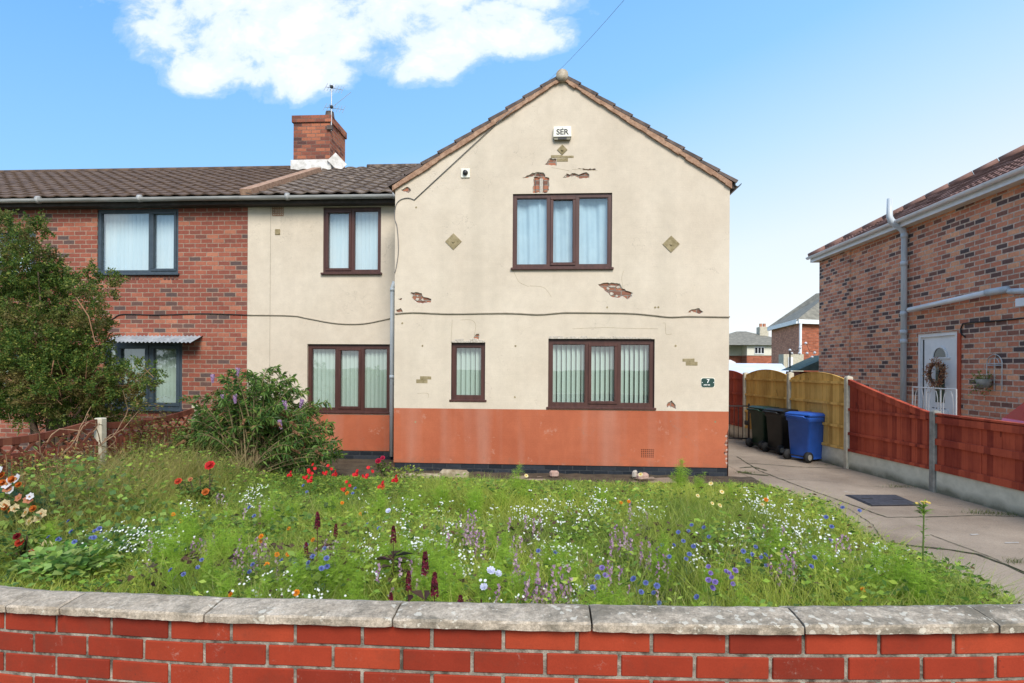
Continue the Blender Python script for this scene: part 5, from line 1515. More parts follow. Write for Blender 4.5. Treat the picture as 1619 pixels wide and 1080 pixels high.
# lamp string pole and white van
pn_ = thing('festoon_pole', 'thin dark pole with small white bulbs standing behind the fence', 'pole', (9, 21, 0))
Yp = 20.5; c = W(1249, 553, Yp); mb = MB(); mb.tube([(c.x, Yp, 0), (c.x, Yp, c.z)], .03, 8); mb.build('pole', M['metal_black'], pn_)
for q in ((1249, 554), (1252, 559), (1264, 559), (1265, 550), (1274, 543), (1276, 559), (1288, 558), (1284, 565)):
    bb = W(*q, Yp); mb = MB()
    mb.tube([(bb.x, Yp, bb.z + .05), (bb.x, Yp, bb.z + .03), (bb.x, Yp, bb.z), (bb.x, Yp, bb.z - .04)], [.02, .045, .05, .02], 8); mb.build('bulb', M['upvc'], pn_, True)
mb = MB(); PP = [W(*q, Yp) for q in ((1249, 551), (1258, 557), (1265, 548), (1274, 541), (1280, 556), (1290, 555))]; mb.tube(PP, .008, 5); mb.build('flex', M['cable_black'], pn_)
vn = thing('white_van', 'white van roof and side window just showing past the house corner', 'van', (0, 0, 0))
Yv = 30.0; c = W(1166, 578, Yv); zr_ = W(1160, 569, Yv).z
mb = MB(); mb.prism([(c.x + .1, .4), (c.x + .12, zr_ - .75), (c.x - .1, zr_ - .12), (c.x - .35, zr_), (c.x - 4.8, zr_), (c.x - 4.9, .4)], lambda u, v, d: (u, Yv + d, v), 0, 1.9); mb.build('body', M['van_white'], vn)
mb = MB(); mb.prism([(c.x - .02, zr_ - .70), (c.x - .22, zr_ - .2), (c.x - 1.0, zr_ - .2), (c.x - 1.0, zr_ - .70)], lambda u, v, d: (u, Yv + d, v), -.01, .01); mb.build('side_window', M['window_dark'], vn)
for dx_ in (-.9, -4.0):
    mb = MB(); mb.tube([(c.x + dx_, Yv - .02, .38), (c.x + dx_, Yv + .2, .38)], .36, 18); mb.build('wheel', M['rubber'], vn, True)

# ------------------------------------------------------------------ edging stones and rubble under the gable wall
def stone(name, label, cat, px, py, w, d, h, mat, group=None, rz=0.0):
    g = WG(px, py, .05); mb = MB(); mb.bbox(-w / 2, w / 2, -d / 2, d / 2, 0, h, min(h, d) * .28, jit=.012)
    o = mb.build(name, M[mat]); o.location = (g.x, g.y, .03); o.rotation_euler.z = rz
    return tag(o, label, cat, group)
stone('edging_stone', 'long weathered edging stone lying left of the gable base among yellow leaves', 'stone', 672, 757, .50, .14, .10, 'stone_edge', 'edging stones along the house')
stone('edging_stone', 'short thick edging stone with pale top and mossy side under the small window', 'stone', 718, 756, .44, .15, .14, 'stone_edge', 'edging stones along the house')
stone('edging_stone', 'low flat edging slab half hidden in the grass below the small window', 'stone', 760, 768, .9, .16, .05, 'stone_edge', 'edging stones along the house')
stone('rubble_stone', 'rounded pinkish stone against the black base under the left of the big window', 'stone', 876, 752, .13, .10, .10, 'rubble')
stone('rubble_stone', 'larger broken pinkish stone by the black base under the big window', 'stone', 1016, 757, .18, .12, .11, 'rubble', None, .4)
stone('rubble_stone', 'small pale broken stone left of the larger pinkish one', 'stone', 1003, 754, .09, .08, .12, 'mortar_pale', None, 1.0)

# ================================================================== PLANTS
def fast_mesh(name, V, quads, cols, mat, parent=None):
    """V (n,3); quads (m,4); cols (m,3)"""
    me = bpy.data.meshes.new(name)
    off = np.array(wloc(parent)) if parent is not None else np.zeros(3)
    V = np.asarray(V, dtype=np.float32) - off.astype(np.float32)
    m = len(quads)
    me.vertices.add(len(V)); me.vertices.foreach_set('co', V.ravel())
    me.loops.add(m * 4); me.loops.foreach_set('vertex_index', np.asarray(quads, dtype=np.int32).ravel())
    me.polygons.add(m); me.polygons.foreach_set('loop_start', np.arange(m, dtype=np.int32) * 4)
    me.update(calc_edges=True)
    at = me.attributes.new('tint', 'FLOAT_COLOR', 'FACE')
    c = np.ones((m, 4), dtype=np.float32); c[:, :3] = cols
    at.data.foreach_set('color', c.ravel())
    me.materials.append(mat)
    o = bpy.data.objects.new(name, me)
    if parent is not None: o.parent = parent
    col.objects.link(o)
    return o


def pal(n, colours, weights=None, var=0.18):
    c = np.array(colours); w = np.array(weights or [1] * len(c), float); w /= w.sum()
    i = nr.choice(len(c), n, p=w)
    return c[i] * (1 + nr.uniform(-var, var, (n, 1))) * (1 + nr.uniform(-.06, .06, (n, 3)))


def unit(a): return a / np.maximum(np.linalg.norm(a, axis=1, keepdims=True), 1e-6)


def leaf_quads(P, D, L, Wd, droop=0.0, fold=None):
    """rhombic leaves: points P, directions D, lengths, widths -> V, quads (two halves folded along the midrib when wide)"""
    n = len(P); L = np.broadcast_to(L, n)[:, None]; Wd = np.broadcast_to(Wd, n)[:, None]
    S = unit(np.cross(D, nr.normal(size=(n, 3))))
    tip = P + D * L + np.array([0, 0, -1]) * L * droop
    mid = P + D * L * .45
    V = np.stack([P, mid + S * Wd * .5, tip, mid - S * Wd * .5], 1).reshape(-1, 3)
    return V, np.arange(n * 4).reshape(n, 4)


def blades(P, H, Wd, lean, cols, az=None):
    """grass blades of two quads each, bending over"""
    n = len(P)
    a = nr.uniform(0, 2 * np.pi, n) if az is None else az
    d = np.stack([np.cos(a), np.sin(a), np.zeros(n)], 1)
    b = nr.uniform(0, 2 * np.pi, n); s = np.stack([np.cos(b), np.sin(b), np.zeros(n)], 1) * (Wd / 2)[:, None]
    up = np.array([0, 0, 1.0])
    m1 = P + up * (H * .55)[:, None] + d * (H * lean * .25)[:, None]
    m2 = P + up * (H * .98)[:, None] + d * (H * lean)[:, None]
    V = np.stack([P - s, P + s, m1 + s * .8, m1 - s * .8, m2 + s * .12, m2 - s * .12], 1).reshape(-1, 3)
    k = np.arange(n)[:, None] * 6
    q = np.concatenate([k + np.array([0, 1, 2, 3]), k + np.array([3, 2, 4, 5])], 0)
    return V, q, np.concatenate([cols, cols * 1.12], 0)


def vnoise(x, y, s, seed=0):
    r = np.random.default_rng(seed); g = r.random((64, 64))
    X, Y = x * s + 100.3, y * s + 50.7
    i, j = np.floor(X).astype(int), np.floor(Y).astype(int); fx_, fy_ = X - i, Y - j
    fx_, fy_ = fx_ * fx_ * (3 - 2 * fx_), fy_ * fy_ * (3 - 2 * fy_)
    G = lambda a, b: g[a % 64, b % 64]
    return (G(i, j) * (1 - fx_) + G(i + 1, j) * fx_) * (1 - fy_) + (G(i, j + 1) * (1 - fx_) + G(i + 1, j + 1) * fx_) * fy_


def edge_x(y): return 3.28 + .07 * np.sin(y * 3.1) + .05 * np.sin(y * 7.7)


def meadow_h(x, y):
    h = .24 + .19 * vnoise(x, y, 1.3, 3) + .08 * vnoise(x, y, 5, 4)
    h = h * np.clip((8.75 - y) / 1.7, .16, 1)
    h = h * np.clip((edge_x(y) + .12 - x) / .5, .35, 1)
    wild = np.clip((-3.9 - x) / .6, 0, 1) * np.clip((y - 4.6) / .6, 0, 1)
    return h * (1 + .9 * wild)


# ---- meadow grass (nobody could count the blades)
N = 180000
x = nr.uniform(-5.45, 3.36, N); y = 2.15 + nr.random(N) ** 1.0 * 6.45
keep = (x < edge_x(y)) & ((y > 3.1) | (nr.random(N) < .35)) & (vnoise(x, y, 2.1, 9) + nr.uniform(-.3, .3, N) > .22)
keep &= ~((y > 8.35) & (x > -2.2) & (nr.random(N) < .6))
x, y = x[keep], y[keep]; n = len(x)
H_ = meadow_h(x, y) * nr.uniform(.35, 1.05, n)
f1, f2_ = vnoise(x, y, 1.0, 5), vnoise(x, y, 3.3, 6)
base = pal(n, [(.19, .27, .045), (.29, .37, .06), (.40, .44, .085), (.11, .18, .035), (.55, .48, .24)], [4, 5, 3.4, 2, 1.3])
g1, g2 = np.array([.17, .26, .05]), np.array([.56, .60, .10])
t = np.clip((f1 - .5) * 1.6 + (f2_ - .5) * .9 + (x + 1) * .05 + .45, 0, 1)[:, None]
cols = base * .5 + (g1 * (1 - t) + g2 * t) * .5
wildm = (np.clip((-3.7 - x) / .7, 0, 1) * np.clip((y - 4.4) / .6, 0, 1))[:, None]
cols = cols * (1 - wildm * .75) + pal(n, [(.32, .27, .10), (.22, .22, .06), (.40, .31, .15)]) * wildm * .75
V, q, c2 = blades(np.stack([x, y, np.full(n, .01)], 1), H_, nr.uniform(.0035, .0075, n), nr.uniform(.15, .95, n), cols)
tag(fast_mesh('meadow_grass', V, q, c2, M['leaf']), 'mixed green grass and fine weeds filling the front garden bed', 'grass', kind='stuff')

# ---- low leafy weeds, ground cover
def weeds(name, label, n, xr, yr, L, colours, wts=None, zf=.55, dens=None, wid=.45):
    x = nr.uniform(*xr, n); y = nr.uniform(*yr, n)
    k = x < edge_x(y) - .02
    if dens is not None: k &= dens(x, y)
    x, y = x[k], y[k]; m = len(x)
    z = meadow_h(x, y) * nr.uniform(.05, 1, m) * zf
    a = nr.uniform(0, 6.283, m); e = nr.uniform(-.25, .8, m)
    D = unit(np.stack([np.cos(a), np.sin(a), e], 1)); l = nr.uniform(.6, 1.3, m) * L
    V, q = leaf_quads(np.stack([x, y, z], 1), D, l, l * wid, .12)
    return tag(fast_mesh(name, V, q, pal(m, colours, wts), M['leaf']), label, 'ground cover', kind='stuff')


weeds('leafy_weeds', 'small leaved green weeds growing low between the meadow grasses', 74000, (-5.4, 3.3), (2.6, 8.5), .052,
      [(.15, .27, .05), (.27, .42, .06), (.42, .54, .09), (.08, .15, .03), (.15, .09, .05)], [4, 4, 3, 2, .7], .95, lambda x, y: vnoise(x, y, 1.7, 21) + nr.uniform(-.15, .15, len(x)) > .40)
weeds('round_leaved_cover', 'broad dark green leaves covering the ground at the left front of the bed', 6500, (-5.0, -1.2), (3.0, 5.6), .062,
      [(.11, .21, .06), (.19, .32, .07), (.28, .40, .08), (.12, .19, .07)], None, .95, lambda x, y: vnoise(x, y, 1.4, 31) - (x + 3.4) * .16 > .42, .85)
weeds('purple_leaf_weeds', 'dull purple brown leaves scattered low in the middle of the bed', 3000, (-3.2, 1.6), (3.2, 5.4), .07,
      [(.09, .045, .04), (.12, .07, .05), (.07, .06, .035)], None, .9, lambda x, y: vnoise(x, y, 1.5, 41) > .62, .5)


# ---- named plants: each kind is built once or a few times, then copied
def rosette(mb, c, r, n, colour, tilt=.35, up=(0, 0, 1), w=.5, var=.12, layers=1):
    c = Vector(c); U = Vector(up).normalized(); A = U.orthogonal().normalized(); B = U.cross(A)
    for l in range(layers):
        rr = r * (1 - .28 * l)
        for k in range(n):
            a = 6.2832 * (k + .5 * l + rng.uniform(-.15, .15)) / n; d = A * math.cos(a) + B * math.sin(a); s = A * -math.sin(a) + B * math.cos(a)
            t = tilt + .45 * l
            f = 1 + rng.uniform(-var, var); mb.cc = tuple(x * f for x in colour)
            m = c + d * rr * .6 + U * rr * t * .5; e = c + d * rr + U * rr * t
            ww = rr * w * 3.14 / n * 2
            mb.add([c, m + s * ww, e, m - s * ww], [(0, 1, 2, 3)])


def blade1(mb, a, b, w, colour):
    a, b = Vector(a), Vector(b); d = b - a; s = d.cross(Vector((rng.uniform(-1, 1), rng.uniform(-1, 1), .2))).normalized() * w
    mb.cc = colour; mb.add([a - s, a + s, b + s * .3, b - s * .3], [(0, 1, 2, 3)])


def leaf1(mb, a, d, L, w, colour, droop=.2):
    a = Vector(a); d = Vector(d).normalized(); s = d.cross(Vector((0, 0, 1)))
    if s.length < .1: s = Vector((1, 0, 0))
    s = (s.normalized() + Vector([rng.uniform(-.35, .35) for _ in range(3)])).normalized() * w / 2
    m = a + d * L * .5 + Vector((0, 0, .03 * L)); t = a + d * L - Vector((0, 0, droop * L))
    mb.cc = tuple(x * rng.uniform(.85, 1.15) for x in colour)
    mb.add([a, m + s, t, m - s], [(0, 1, 2, 3)])


GREENS = [(.07, .15, .025), (.10, .20, .03), (.14, .25, .04)]
def plant_proto(name, label, cat, group):
    t = thing(name, label, cat, (0, 0, 0), group); return t


def make_white(k, pinkish=False):
    t = plant_proto('small_flower_plant' if pinkish else 'white_flower_plant', 'x', 'flower', None)
    st, fl = MB(), MB(); n = 17 if not pinkish else 7
    for i in range(n):
        a = rng.uniform(0, 6.28); r = abs(rng.gauss(0, .13)); h = rng.uniform(.20, .42)
        b = Vector((r * math.cos(a) * .4, r * math.sin(a) * .4, 0)); e = Vector((r * math.cos(a), r * math.sin(a), h))
        blade1(st, b, e, .0018, rng.choice(GREENS))
        if not pinkish:
            for _ in range(rng.choice((1, 1, 2, 3))):
                p = e + Vector((rng.gauss(0, .016), rng.gauss(0, .016), rng.gauss(0, .01)))
                rosette(fl, p, rng.uniform(.0045, .0085), 5, (.74, .76, .70), .15, (rng.gauss(0, .4), -.7, .9), .75)
        else:
            for q in range(9):
                p = e - Vector((0, 0, q * .014)) + Vector((rng.gauss(0, .008), rng.gauss(0, .008), 0))
                rosette(fl, p, rng.uniform(.006, .009), 3, rng.choice([(.38, .24, .34), (.50, .36, .42), (.26, .13, .24)]), .2, (rng.gauss(0, 1), -.9, .3), .7)
    st.build('stems', M['leaf'], t); fl.build('flowers', M['petal'], t); return t


def make_cornflower(colour, big=False):
    t = plant_proto('cornflower', 'x', 'flower', None); st, lf = MB(), MB()
    n = 1 if big else rng.choice((1, 2)); heads = []
    for i in range(n):
        e = Vector((rng.gauss(0, .03), rng.gauss(0, .03), rng.uniform(.36, .46))); b = Vector((0, 0, 0))
        blade1(st, b, e, .0028, (.12, .19, .06))
        for _ in range(7): leaf1(lf, b.lerp(e, rng.uniform(.15, .8)), (rng.gauss(0, 1), rng.gauss(0, 1), .8), .08, .008, (.13, .20, .08))
        heads.append(e)
    st.build('stem', M['leaf'], t); lf.build('leaves', M['leaf'], t)
    for e in heads:
        fl = MB(); r = .026 if big else .019
        rosette(fl, e, r, 9, colour, .35, (rng.gauss(0, .3), -.8, .9), .65, .2, 2)
        rosette(fl, e + Vector((0, -.004, .006)), r * .4, 6, tuple(c * .55 for c in colour) if not big else (.6, .6, .7), .8, (0, -.8, .9), .6)
        fl.build('flower_head', M['petal'], t)
    return t


def make_daisy(colour, centre, r=.024, petals=10, layers=1, heads=1):
    t = plant_proto('marigold', 'x', 'flower', None); st, lf = MB(), MB(); hs = []
    for i in range(heads):
        e = Vector((rng.gauss(0, .04) * (i > 0), rng.gauss(0, .04) * (i > 0), rng.uniform(.34, .44)))
        blade1(st, (0, 0, 0), e, .003, (.12, .2, .04)); hs.append(e)
        for _ in range(9): leaf1(lf, e * rng.uniform(.1, .85), (rng.gauss(0, 1), rng.gauss(0, 1), .6), .07, .012, rng.choice(GREENS))
    st.build('stem', M['leaf'], t); lf.build('leaves', M['leaf'], t)
    for e in hs:
        fl = MB(); rosette(fl, e, r, petals, colour, .2, (rng.gauss(0, .2), -.9, .8), .7, .15, layers)
        rosette(fl, e + Vector((0, -.006, .006)), r * .34, 6, centre, .5, (0, -.9, .8), .8); fl.build('flower_head', M['petal'], t)
    return t


def make_feather(s=1.0, colour=(.31, .48, .055)):
    t = plant_proto('feathery_plant', 'x', 'plant', None); st, lf = MB(), MB()
    for i in range(9):
        a = rng.uniform(0, 6.28); r = rng.uniform(.02, .12) * s; h = rng.uniform(.3, .5) * s
        e = Vector((r * math.cos(a), r * math.sin(a), h)); blade1(st, e * .05, e, .0026, (.12, .2, .04))
        for k in range(15):
            p = e * (0.3 + .7 * k / 14); L = .10 * s * (1.15 - .55 * k / 14)
            for _ in range(6):
                d = Vector((rng.gauss(0, 1), rng.gauss(0, 1), rng.uniform(.1, 1.1))).normalized()
                q = p + d * L * rng.uniform(.6, 1); f = rng.uniform(.8, 1.25)
                blade1(lf, p, q, .0011, tuple(c * f for c in colour))
                for _ in range(2):
                    m = p.lerp(q, rng.uniform(.3, .8)); blade1(lf, m, m + Vector((rng.gauss(0, 1), rng.gauss(0, 1), rng.gauss(.4, .6))).normalized() * L * .4, .0009, tuple(c * f for c in colour))
    st.build('stems', M['leaf'], t); lf.build('leaves', M['leaf'], t); return t


def make_amaranth(h=.5):
    t = plant_proto('amaranth', 'x', 'plant', None); st, lf, fl = MB(), MB(), MB()
    blade1(st, (0, 0, 0), (0, 0, h), .005, (.10, .04, .03)); blade1(st, (0.004, 0, 0), (0.004, 0, h), .005, (.10, .04, .03))
    for k in range(16):
        z = rng.uniform(.25, .82) * h; a = rng.uniform(0, 6.28)
        leaf1(lf, (0, 0, z), (math.cos(a), math.sin(a), .35), rng.uniform(.09, .16), rng.uniform(.035, .055), rng.choice([(.085, .05, .035), (.12, .065, .045), (.07, .07, .04), (.10, .05, .05)]), .25)
    for k in range(90):
        z = rng.uniform(0, 1); r = .012 * (1 - z) ** .6 + .004; a = rng.uniform(0, 6.28)
        p = Vector((r * math.cos(a), r * math.sin(a), h - .02 + z * .11)); rosette(fl, p, .006, 3, rng.choice([(.11, .012, .024), (.07, .01, .018), (.17, .018, .035)]), .6, (math.cos(a), math.sin(a), .6), .8)
    st.build('stem', M['leaf'], t); lf.build('leaves', M['leaf'], t); fl.build('flower_spike', M['petal'], t); return t


def make_redflower():
    t = plant_proto('red_flower_plant', 'x', 'flower', None); st, lf = MB(), MB()
    blade1(st, (0, 0, 0), (0.01, 0, .42), .004, (.12, .18, .05))
    for _ in range(60):
        a = rng.uniform(0, 6.28); r = rng.uniform(0, .14)
        leaf1(lf, (r * math.cos(a), r * math.sin(a), rng.uniform(.05, .36)), (math.cos(a), math.sin(a), .4), .055, .04, rng.choice([(.10, .19, .03), (.17, .27, .035), (.24, .31, .05)]))
    st.build('stem', M['leaf'], t); lf.build('leaves', M['leaf'], t); fl = MB()
    for k in range(5):
        rosette(fl, (0.01 + rng.gauss(0, .022), rng.gauss(0, .02), .42 + rng.gauss(0, .028)), .021, 6, (.62, .018, .022), .3, (rng.gauss(0, .6), -1, .6), .8)
    fl.build('flower_head', M['petal'], t); return t


placed = []
def where(px, py):
    W_ = [(120, 'in front of the cream fence post'), (260, 'below the straw coloured grass'), (370, 'below the rose bush'), (470, 'below the buddleia'), (560, 'left of the grey downpipe'),
          (650, 'in line with the grey downpipe'), (710, 'left of the small window line'), (770, 'in line with the small window'), (866, 'between the two lower windows'), (925, 'below the left pane of the large window'),
          (980, 'below the middle pane of the large window'), (1036, 'below the right pane of the large window'), (1100, 'just right of the large window line'), (1160, 'in line with the house number sign'), (1300, 'near the driveway edge'), (2000, 'at the front driveway corner')]
    a = next(s for l, s in W_ if px < l)
    b = 'close to the house' if py < 790 else 'in the middle of the bed' if py < 860 else 'towards the street' if py < 910 else 'right behind the coping'
    return a + ', ' + b


def scatter(protos, desc, cat, group, spots, hz=.38, s0=.85, s1=1.15, name=None):
    for i, (px, py) in enumerate(spots):
        pr = protos[i % len(protos)]
        o = pr if i < len(protos) else copy_tree(pr)
        g = WG(px, py, hz)
        gx = min(g.x, float(edge_x(g.y)) - .06); gy = min(max(g.y, 2.4), 8.9)
        o.location = (gx, gy, 0); o.rotation_euler.z = rng.uniform(0, 6.28) if 'flower' not in cat else rng.uniform(-.5, .5)
        o.scale = (rng.uniform(s0, s1),) * 3
        if name: o.name = name
        o['category'] = cat; o['group'] = group
        placed.append((o, desc, px, py))


def jitter(spots, n, sx=14, sy=8): return [(a + rng.gauss(0, sx), b + rng.gauss(0, sy)) for a, b in spots for _ in range(n)]


wsp = [(868, 783), (877, 790), (901, 789), (938, 784), (958, 788), (1012, 800), (1018, 792), (1180, 780), (1195, 790), (1210, 786), (1222, 800), (1172, 826), (1190, 826), (1160, 838), (1263, 855), (1270, 868), (1282, 876),
       (1258, 846), (1262, 824), (1278, 812), (1390, 852), (1386, 862), (1395, 893), (1240, 822), (663, 838), (672, 850), (655, 862), (662, 870), (705, 842), (700, 838), (614, 815), (592, 882), (745, 884), (572, 858), (855, 836), (862, 848), (908, 862), (900, 872),
       (915, 818), (949, 812), (1144, 848), (208, 838), (215, 850), (258, 845), (262, 855), (246, 860), (230, 830), (300, 800), (404, 772), (404, 790), (418, 935), (458, 910), (505, 938), (905, 925), (814, 948), (700, 790), (730, 870), (820, 800), (1100, 870), (585, 780), (780, 790), (640, 795)]
scatter([make_white(k) for k in range(5)], 'plant with a haze of tiny white flowers', 'flower', 'tiny white flowers in the bed', wsp + jitter(wsp[::3], 1, 30, 14))
psp = [(745, 838), (742, 848), (748, 815), (395, 870), (388, 880), (412, 870), (418, 862), (418, 892), (525, 876), (638, 890), (525, 868), (842, 895), (828, 905), (878, 912), (892, 932), (951, 920), (985, 905), (1003, 860), (990, 850), (812, 852), (825, 855), (835, 820), (1053, 880), (1012, 812),
       (855, 925), (840, 930), (870, 938), (700, 905), (760, 850), (725, 820), (320, 850), (240, 862), (355, 780), (415, 800), (845, 940), (925, 900), (1240, 830), (1330, 850), (1250, 895)]
scatter([make_white(k, True) for k in range(4)], 'plant with thin spikes of pale pink and lilac flowers', 'flower', 'pink and lilac spikes in the bed', psp)
csp = [(488, 879), (505, 875), (509, 901), (489, 890), (505, 908), (461, 885), (482, 773), (556, 778), (1060, 851), (1072, 850), (1087, 879), (1077, 878), (1115, 842), (1188, 869), (1204, 874), (1035, 928), (1011, 933), (1028, 937), (1105, 952), (934, 936), (1351, 812), (1203, 874), (1281, 897), (90, 844), (115, 840), (141, 845), (111, 863), (165, 838), (145, 860),
       (594, 835), (398, 815), (1086, 835), (870, 872), (1172, 885), (310, 885), (285, 900), (1305, 835), (392, 895)]
scatter([make_cornflower((.15, .19, .44)) for _ in range(3)] , 'cornflower with a bright blue ragged head', 'flower', 'blue cornflowers in the bed', csp, .40)
scatter([make_cornflower((.28, .20, .50)) for _ in range(2)], 'cornflower with a soft violet head', 'flower', 'violet cornflowers in the bed', [(1148, 902), (1154, 913), (1160, 922), (1119, 935), (1135, 937), (1118, 901), (1309, 860), (950, 918), (1150, 905)], .40)
scatter([make_cornflower((.62, .64, .78), True)], 'scabious with a large pale lavender head', 'flower', 'pale lavender scabious behind the coping', [(764, 933), (776, 924), (788, 911), (613, 815)], .42)
osp = [(541, 792), (457, 819), (495, 850), (456, 871), (422, 886), (469, 930), (413, 851), (438, 867), (549, 790), (982, 784), (994, 792), (1364, 912), (274, 810), (286, 817), (365, 926), (412, 849), (1211, 800), (570, 803)]
scatter([make_daisy((.72, .24, .012), (.45, .12, .01), .022, 9, 2) for _ in range(2)], 'orange marigold flower on a green stem', 'flower', 'orange marigolds in the bed', osp, .40)
scatter([make_daisy((.78, .68, .34), (.70, .40, .03), .026, 10) for _ in range(2)], 'daisy with pale yellow petals and golden centre', 'flower', 'pale yellow daisies in the bed', [(1103, 782), (1124, 779), (1126, 791), (1141, 790), (1138, 799), (1013, 769), (832, 757), (1205, 803)], .36)
asp = [(531, 825), (502, 840), (622, 852), (646, 915), (672, 914), (618, 935), (728, 944), (687, 946), (484, 856)]
scatter([make_amaranth() for _ in range(3)], 'amaranth with a dark crimson spike and bronze leaves', 'plant', 'crimson amaranths in the bed', asp, .52)
fsp = [(1175 - 500, 890), (690, 870), (720, 890), (705, 915), (700, 850), (560, 880), (880, 900), (870, 870), (840, 910), (960, 930), (985, 925), (560, 915), (610, 875), (420, 905), (400, 925), (300, 830), (350, 850), (270, 860), (70, 838), (90, 850), (1385, 905), (1420, 905), (1460, 915), (1400, 885), (700, 775),
       (750, 790), (820, 758), (835, 765), (1075, 745), (1105, 750), (1210, 765), (1160, 760), (650, 790), (600, 800), (560, 810), (460, 795), (430, 800), (520, 790), (900, 770), (950, 775), (1000, 830), (1040, 870), (1120, 890), (1230, 850), (1300, 880), (1340, 890), (1180, 930), (1090, 940), (780, 830), (800, 870), (930, 850), (340, 880), (280, 880), (470, 905), (780, 905)]
scatter([make_feather() for _ in range(5)], 'feathery plant of fine bright green leaves', 'plant', 'feathery green plants in the bed', fsp + jitter(fsp[:26], 1, 40, 16), .40, .75, 1.2)
rsp = [(456, 745), (491, 745), (488, 757), (516, 744), (527, 748), (580, 753), (622, 763), (485, 750), (560, 752), (545, 765), (600, 775)]
scatter([make_redflower() for _ in range(2)], 'plant with bright red flower clusters over yellow green leaves', 'flower', 'red flowers by the house', rsp, .42, .9, 1.15)
from collections import defaultdict
cells = defaultdict(list)
for o, d, px, py in placed: cells[(d, where(px, py))].append((px, o))
ORD = ['leftmost', 'second from the left', 'third from the left', 'fourth from the left', 'fifth from the left', 'sixth from the left', 'seventh from the left', 'eighth from the left', 'ninth from the left', 'tenth from the left', 'eleventh from the left', 'twelfth from the left']
for (d, w), L_ in cells.items():
    L_.sort(key=lambda a: a[0]); one = len(L_) == 1
    short = d.replace('plant with ', '').replace('with ', '')
    for k, (_, o) in enumerate(L_):
        w2 = w
        o['label'] = (d + ' ' + w2) if one else (short + ' ' + w2 + ', ' + ORD[min(k, 11)])
        if len(o['label'].split()) > 16: o['label'] = ' '.join((short + ' ' + w2 + ('' if one else ', ' + ORD[min(k, 11)])).replace('of fine bright green leaves', '').replace('in the middle of the bed', 'mid bed').replace('of the large window', 'of large window').replace('from the left', 'along').replace('of pale pink and lilac flowers', 'of pale lilac flowers').replace('over yellow green leaves', '').replace('the ', '').split()[:16])

# ---- tall weed by the driveway, rose bushes and other single plants
def spot(px, py, Y):
    p = W(px, py, Y); return p
p = W(1457, 880, 4.25); top = W(1461, 797, 4.25)
t = thing('tall_weed', 'single tall stalk with yellow tip rising over the driveway edge', 'weed', (p.x, 4.25, 0))
st, lf, fl = MB(), MB(), MB()
st.tube([(p.x, 4.25, 0), (p.x + .01, 4.25, .4), (top.x, 4.25, top.z)], [.007, .006, .004], 6); st.cc = None
for k in range(46):
    z = .12 + (top.z - .14) * k / 46; a = k * 2.4; leaf1(lf, (p.x + (top.x - p.x) * z, 4.25, z), (math.cos(a), math.sin(a), .5), .07 * (1.1 - .4 * k / 46), .012, (.16, .27, .05))
for k in range(30): leaf1(lf, (top.x, 4.25, top.z - rng.uniform(.0, .09)), (rng.gauss(0, 1), rng.gauss(0, 1), .6), .075, .018, (.22, .34, .06))
for k in range(8): rosette(fl, (top.x + rng.gauss(0, .03), 4.25 + rng.gauss(0, .02), top.z + rng.uniform(0, .015)), .012, 6, (.62, .45, .10), .3, (0, -.6, 1), .7)
st.cl = [(.18, .26, .07)] * len(st.f); st.build('stalk', M['leaf'], t); lf.build('leaves', M['leaf'], t); fl.build('flowers', M['petal'], t)


def leafy(mb, centre, rad, n, L, w, colours, up=.3):
    for _ in range(n):
        d = Vector((rng.gauss(0, 1), rng.gauss(0, 1), rng.gauss(0, 1))).normalized(); r = rng.random() ** .4
        c = Vector(centre) + Vector((d.x * rad[0] * r, d.y * rad[1] * r, d.z * rad[2] * r))
        if c.z < .02: continue
        leaf1(mb, c, (d.x + rng.gauss(0, .5), d.y + rng.gauss(0, .5), up + rng.gauss(0, .4)), L * rng.uniform(.7, 1.3), w * rng.uniform(.7, 1.3), rng.choice(colours))


def rose_bush(name, label, px, py, Y, rad, blooms, n=420, colours=((.10, .18, .04), (.17, .26, .05), (.28, .33, .07), (.06, .12, .03))):
    c = W(px, py, Y); t = thing(name, label, 'rose bush', (c.x, Y, 0))
    st, lf = MB(), MB()
    for k in range(9): 
        e = Vector((c.x + rng.uniform(-1, 1) * rad[0] * .8, Y + rng.uniform(-1, 1) * rad[1] * .6, c.z + rng.uniform(-.2, 1) * rad[2]))
        st.tube([(c.x, Y, 0), Vector((c.x, Y, 0)).lerp(e, .5) + Vector((0, 0, .08)), e], [.009, .007, .004], 5)
    leafy(lf, (c.x, Y, c.z), rad, n, .055, .038, colours)
    heads = []
    for (bx, by, r, colr) in blooms:
        e = W(bx, by, Y - .12); st.tube([(c.x, Y, c.z * .5), (c.x + (e.x - c.x) * .7, Y - .05, c.z), (e.x, e.y, e.z - r * .5)], [.007, .005, .004], 5)
        for _ in range(10): leaf1(lf, Vector((c.x, Y, c.z)).lerp(e, rng.uniform(.3, .9)), (rng.gauss(0, 1), rng.gauss(0, 1), .4), .055, .036, rng.choice(colours))
        heads.append((e, r, colr))
    st.build('stems', M['bark'], t); lf.build('leaves', M['leaf'], t)
    for e, r, colr in heads:
        fl = MB()
        for l, (k, ti) in enumerate(((7, .15), (6, .55), (5, 1.0), (4, 1.6))): rosette(fl, e, r * (1 - .18 * l), k, tuple(c * (1 - .12 * l) for c in colr), ti, (0, -.75, .7), .95, .1)
        fl.build('rose_bloom', M['petal'], t)
    return t


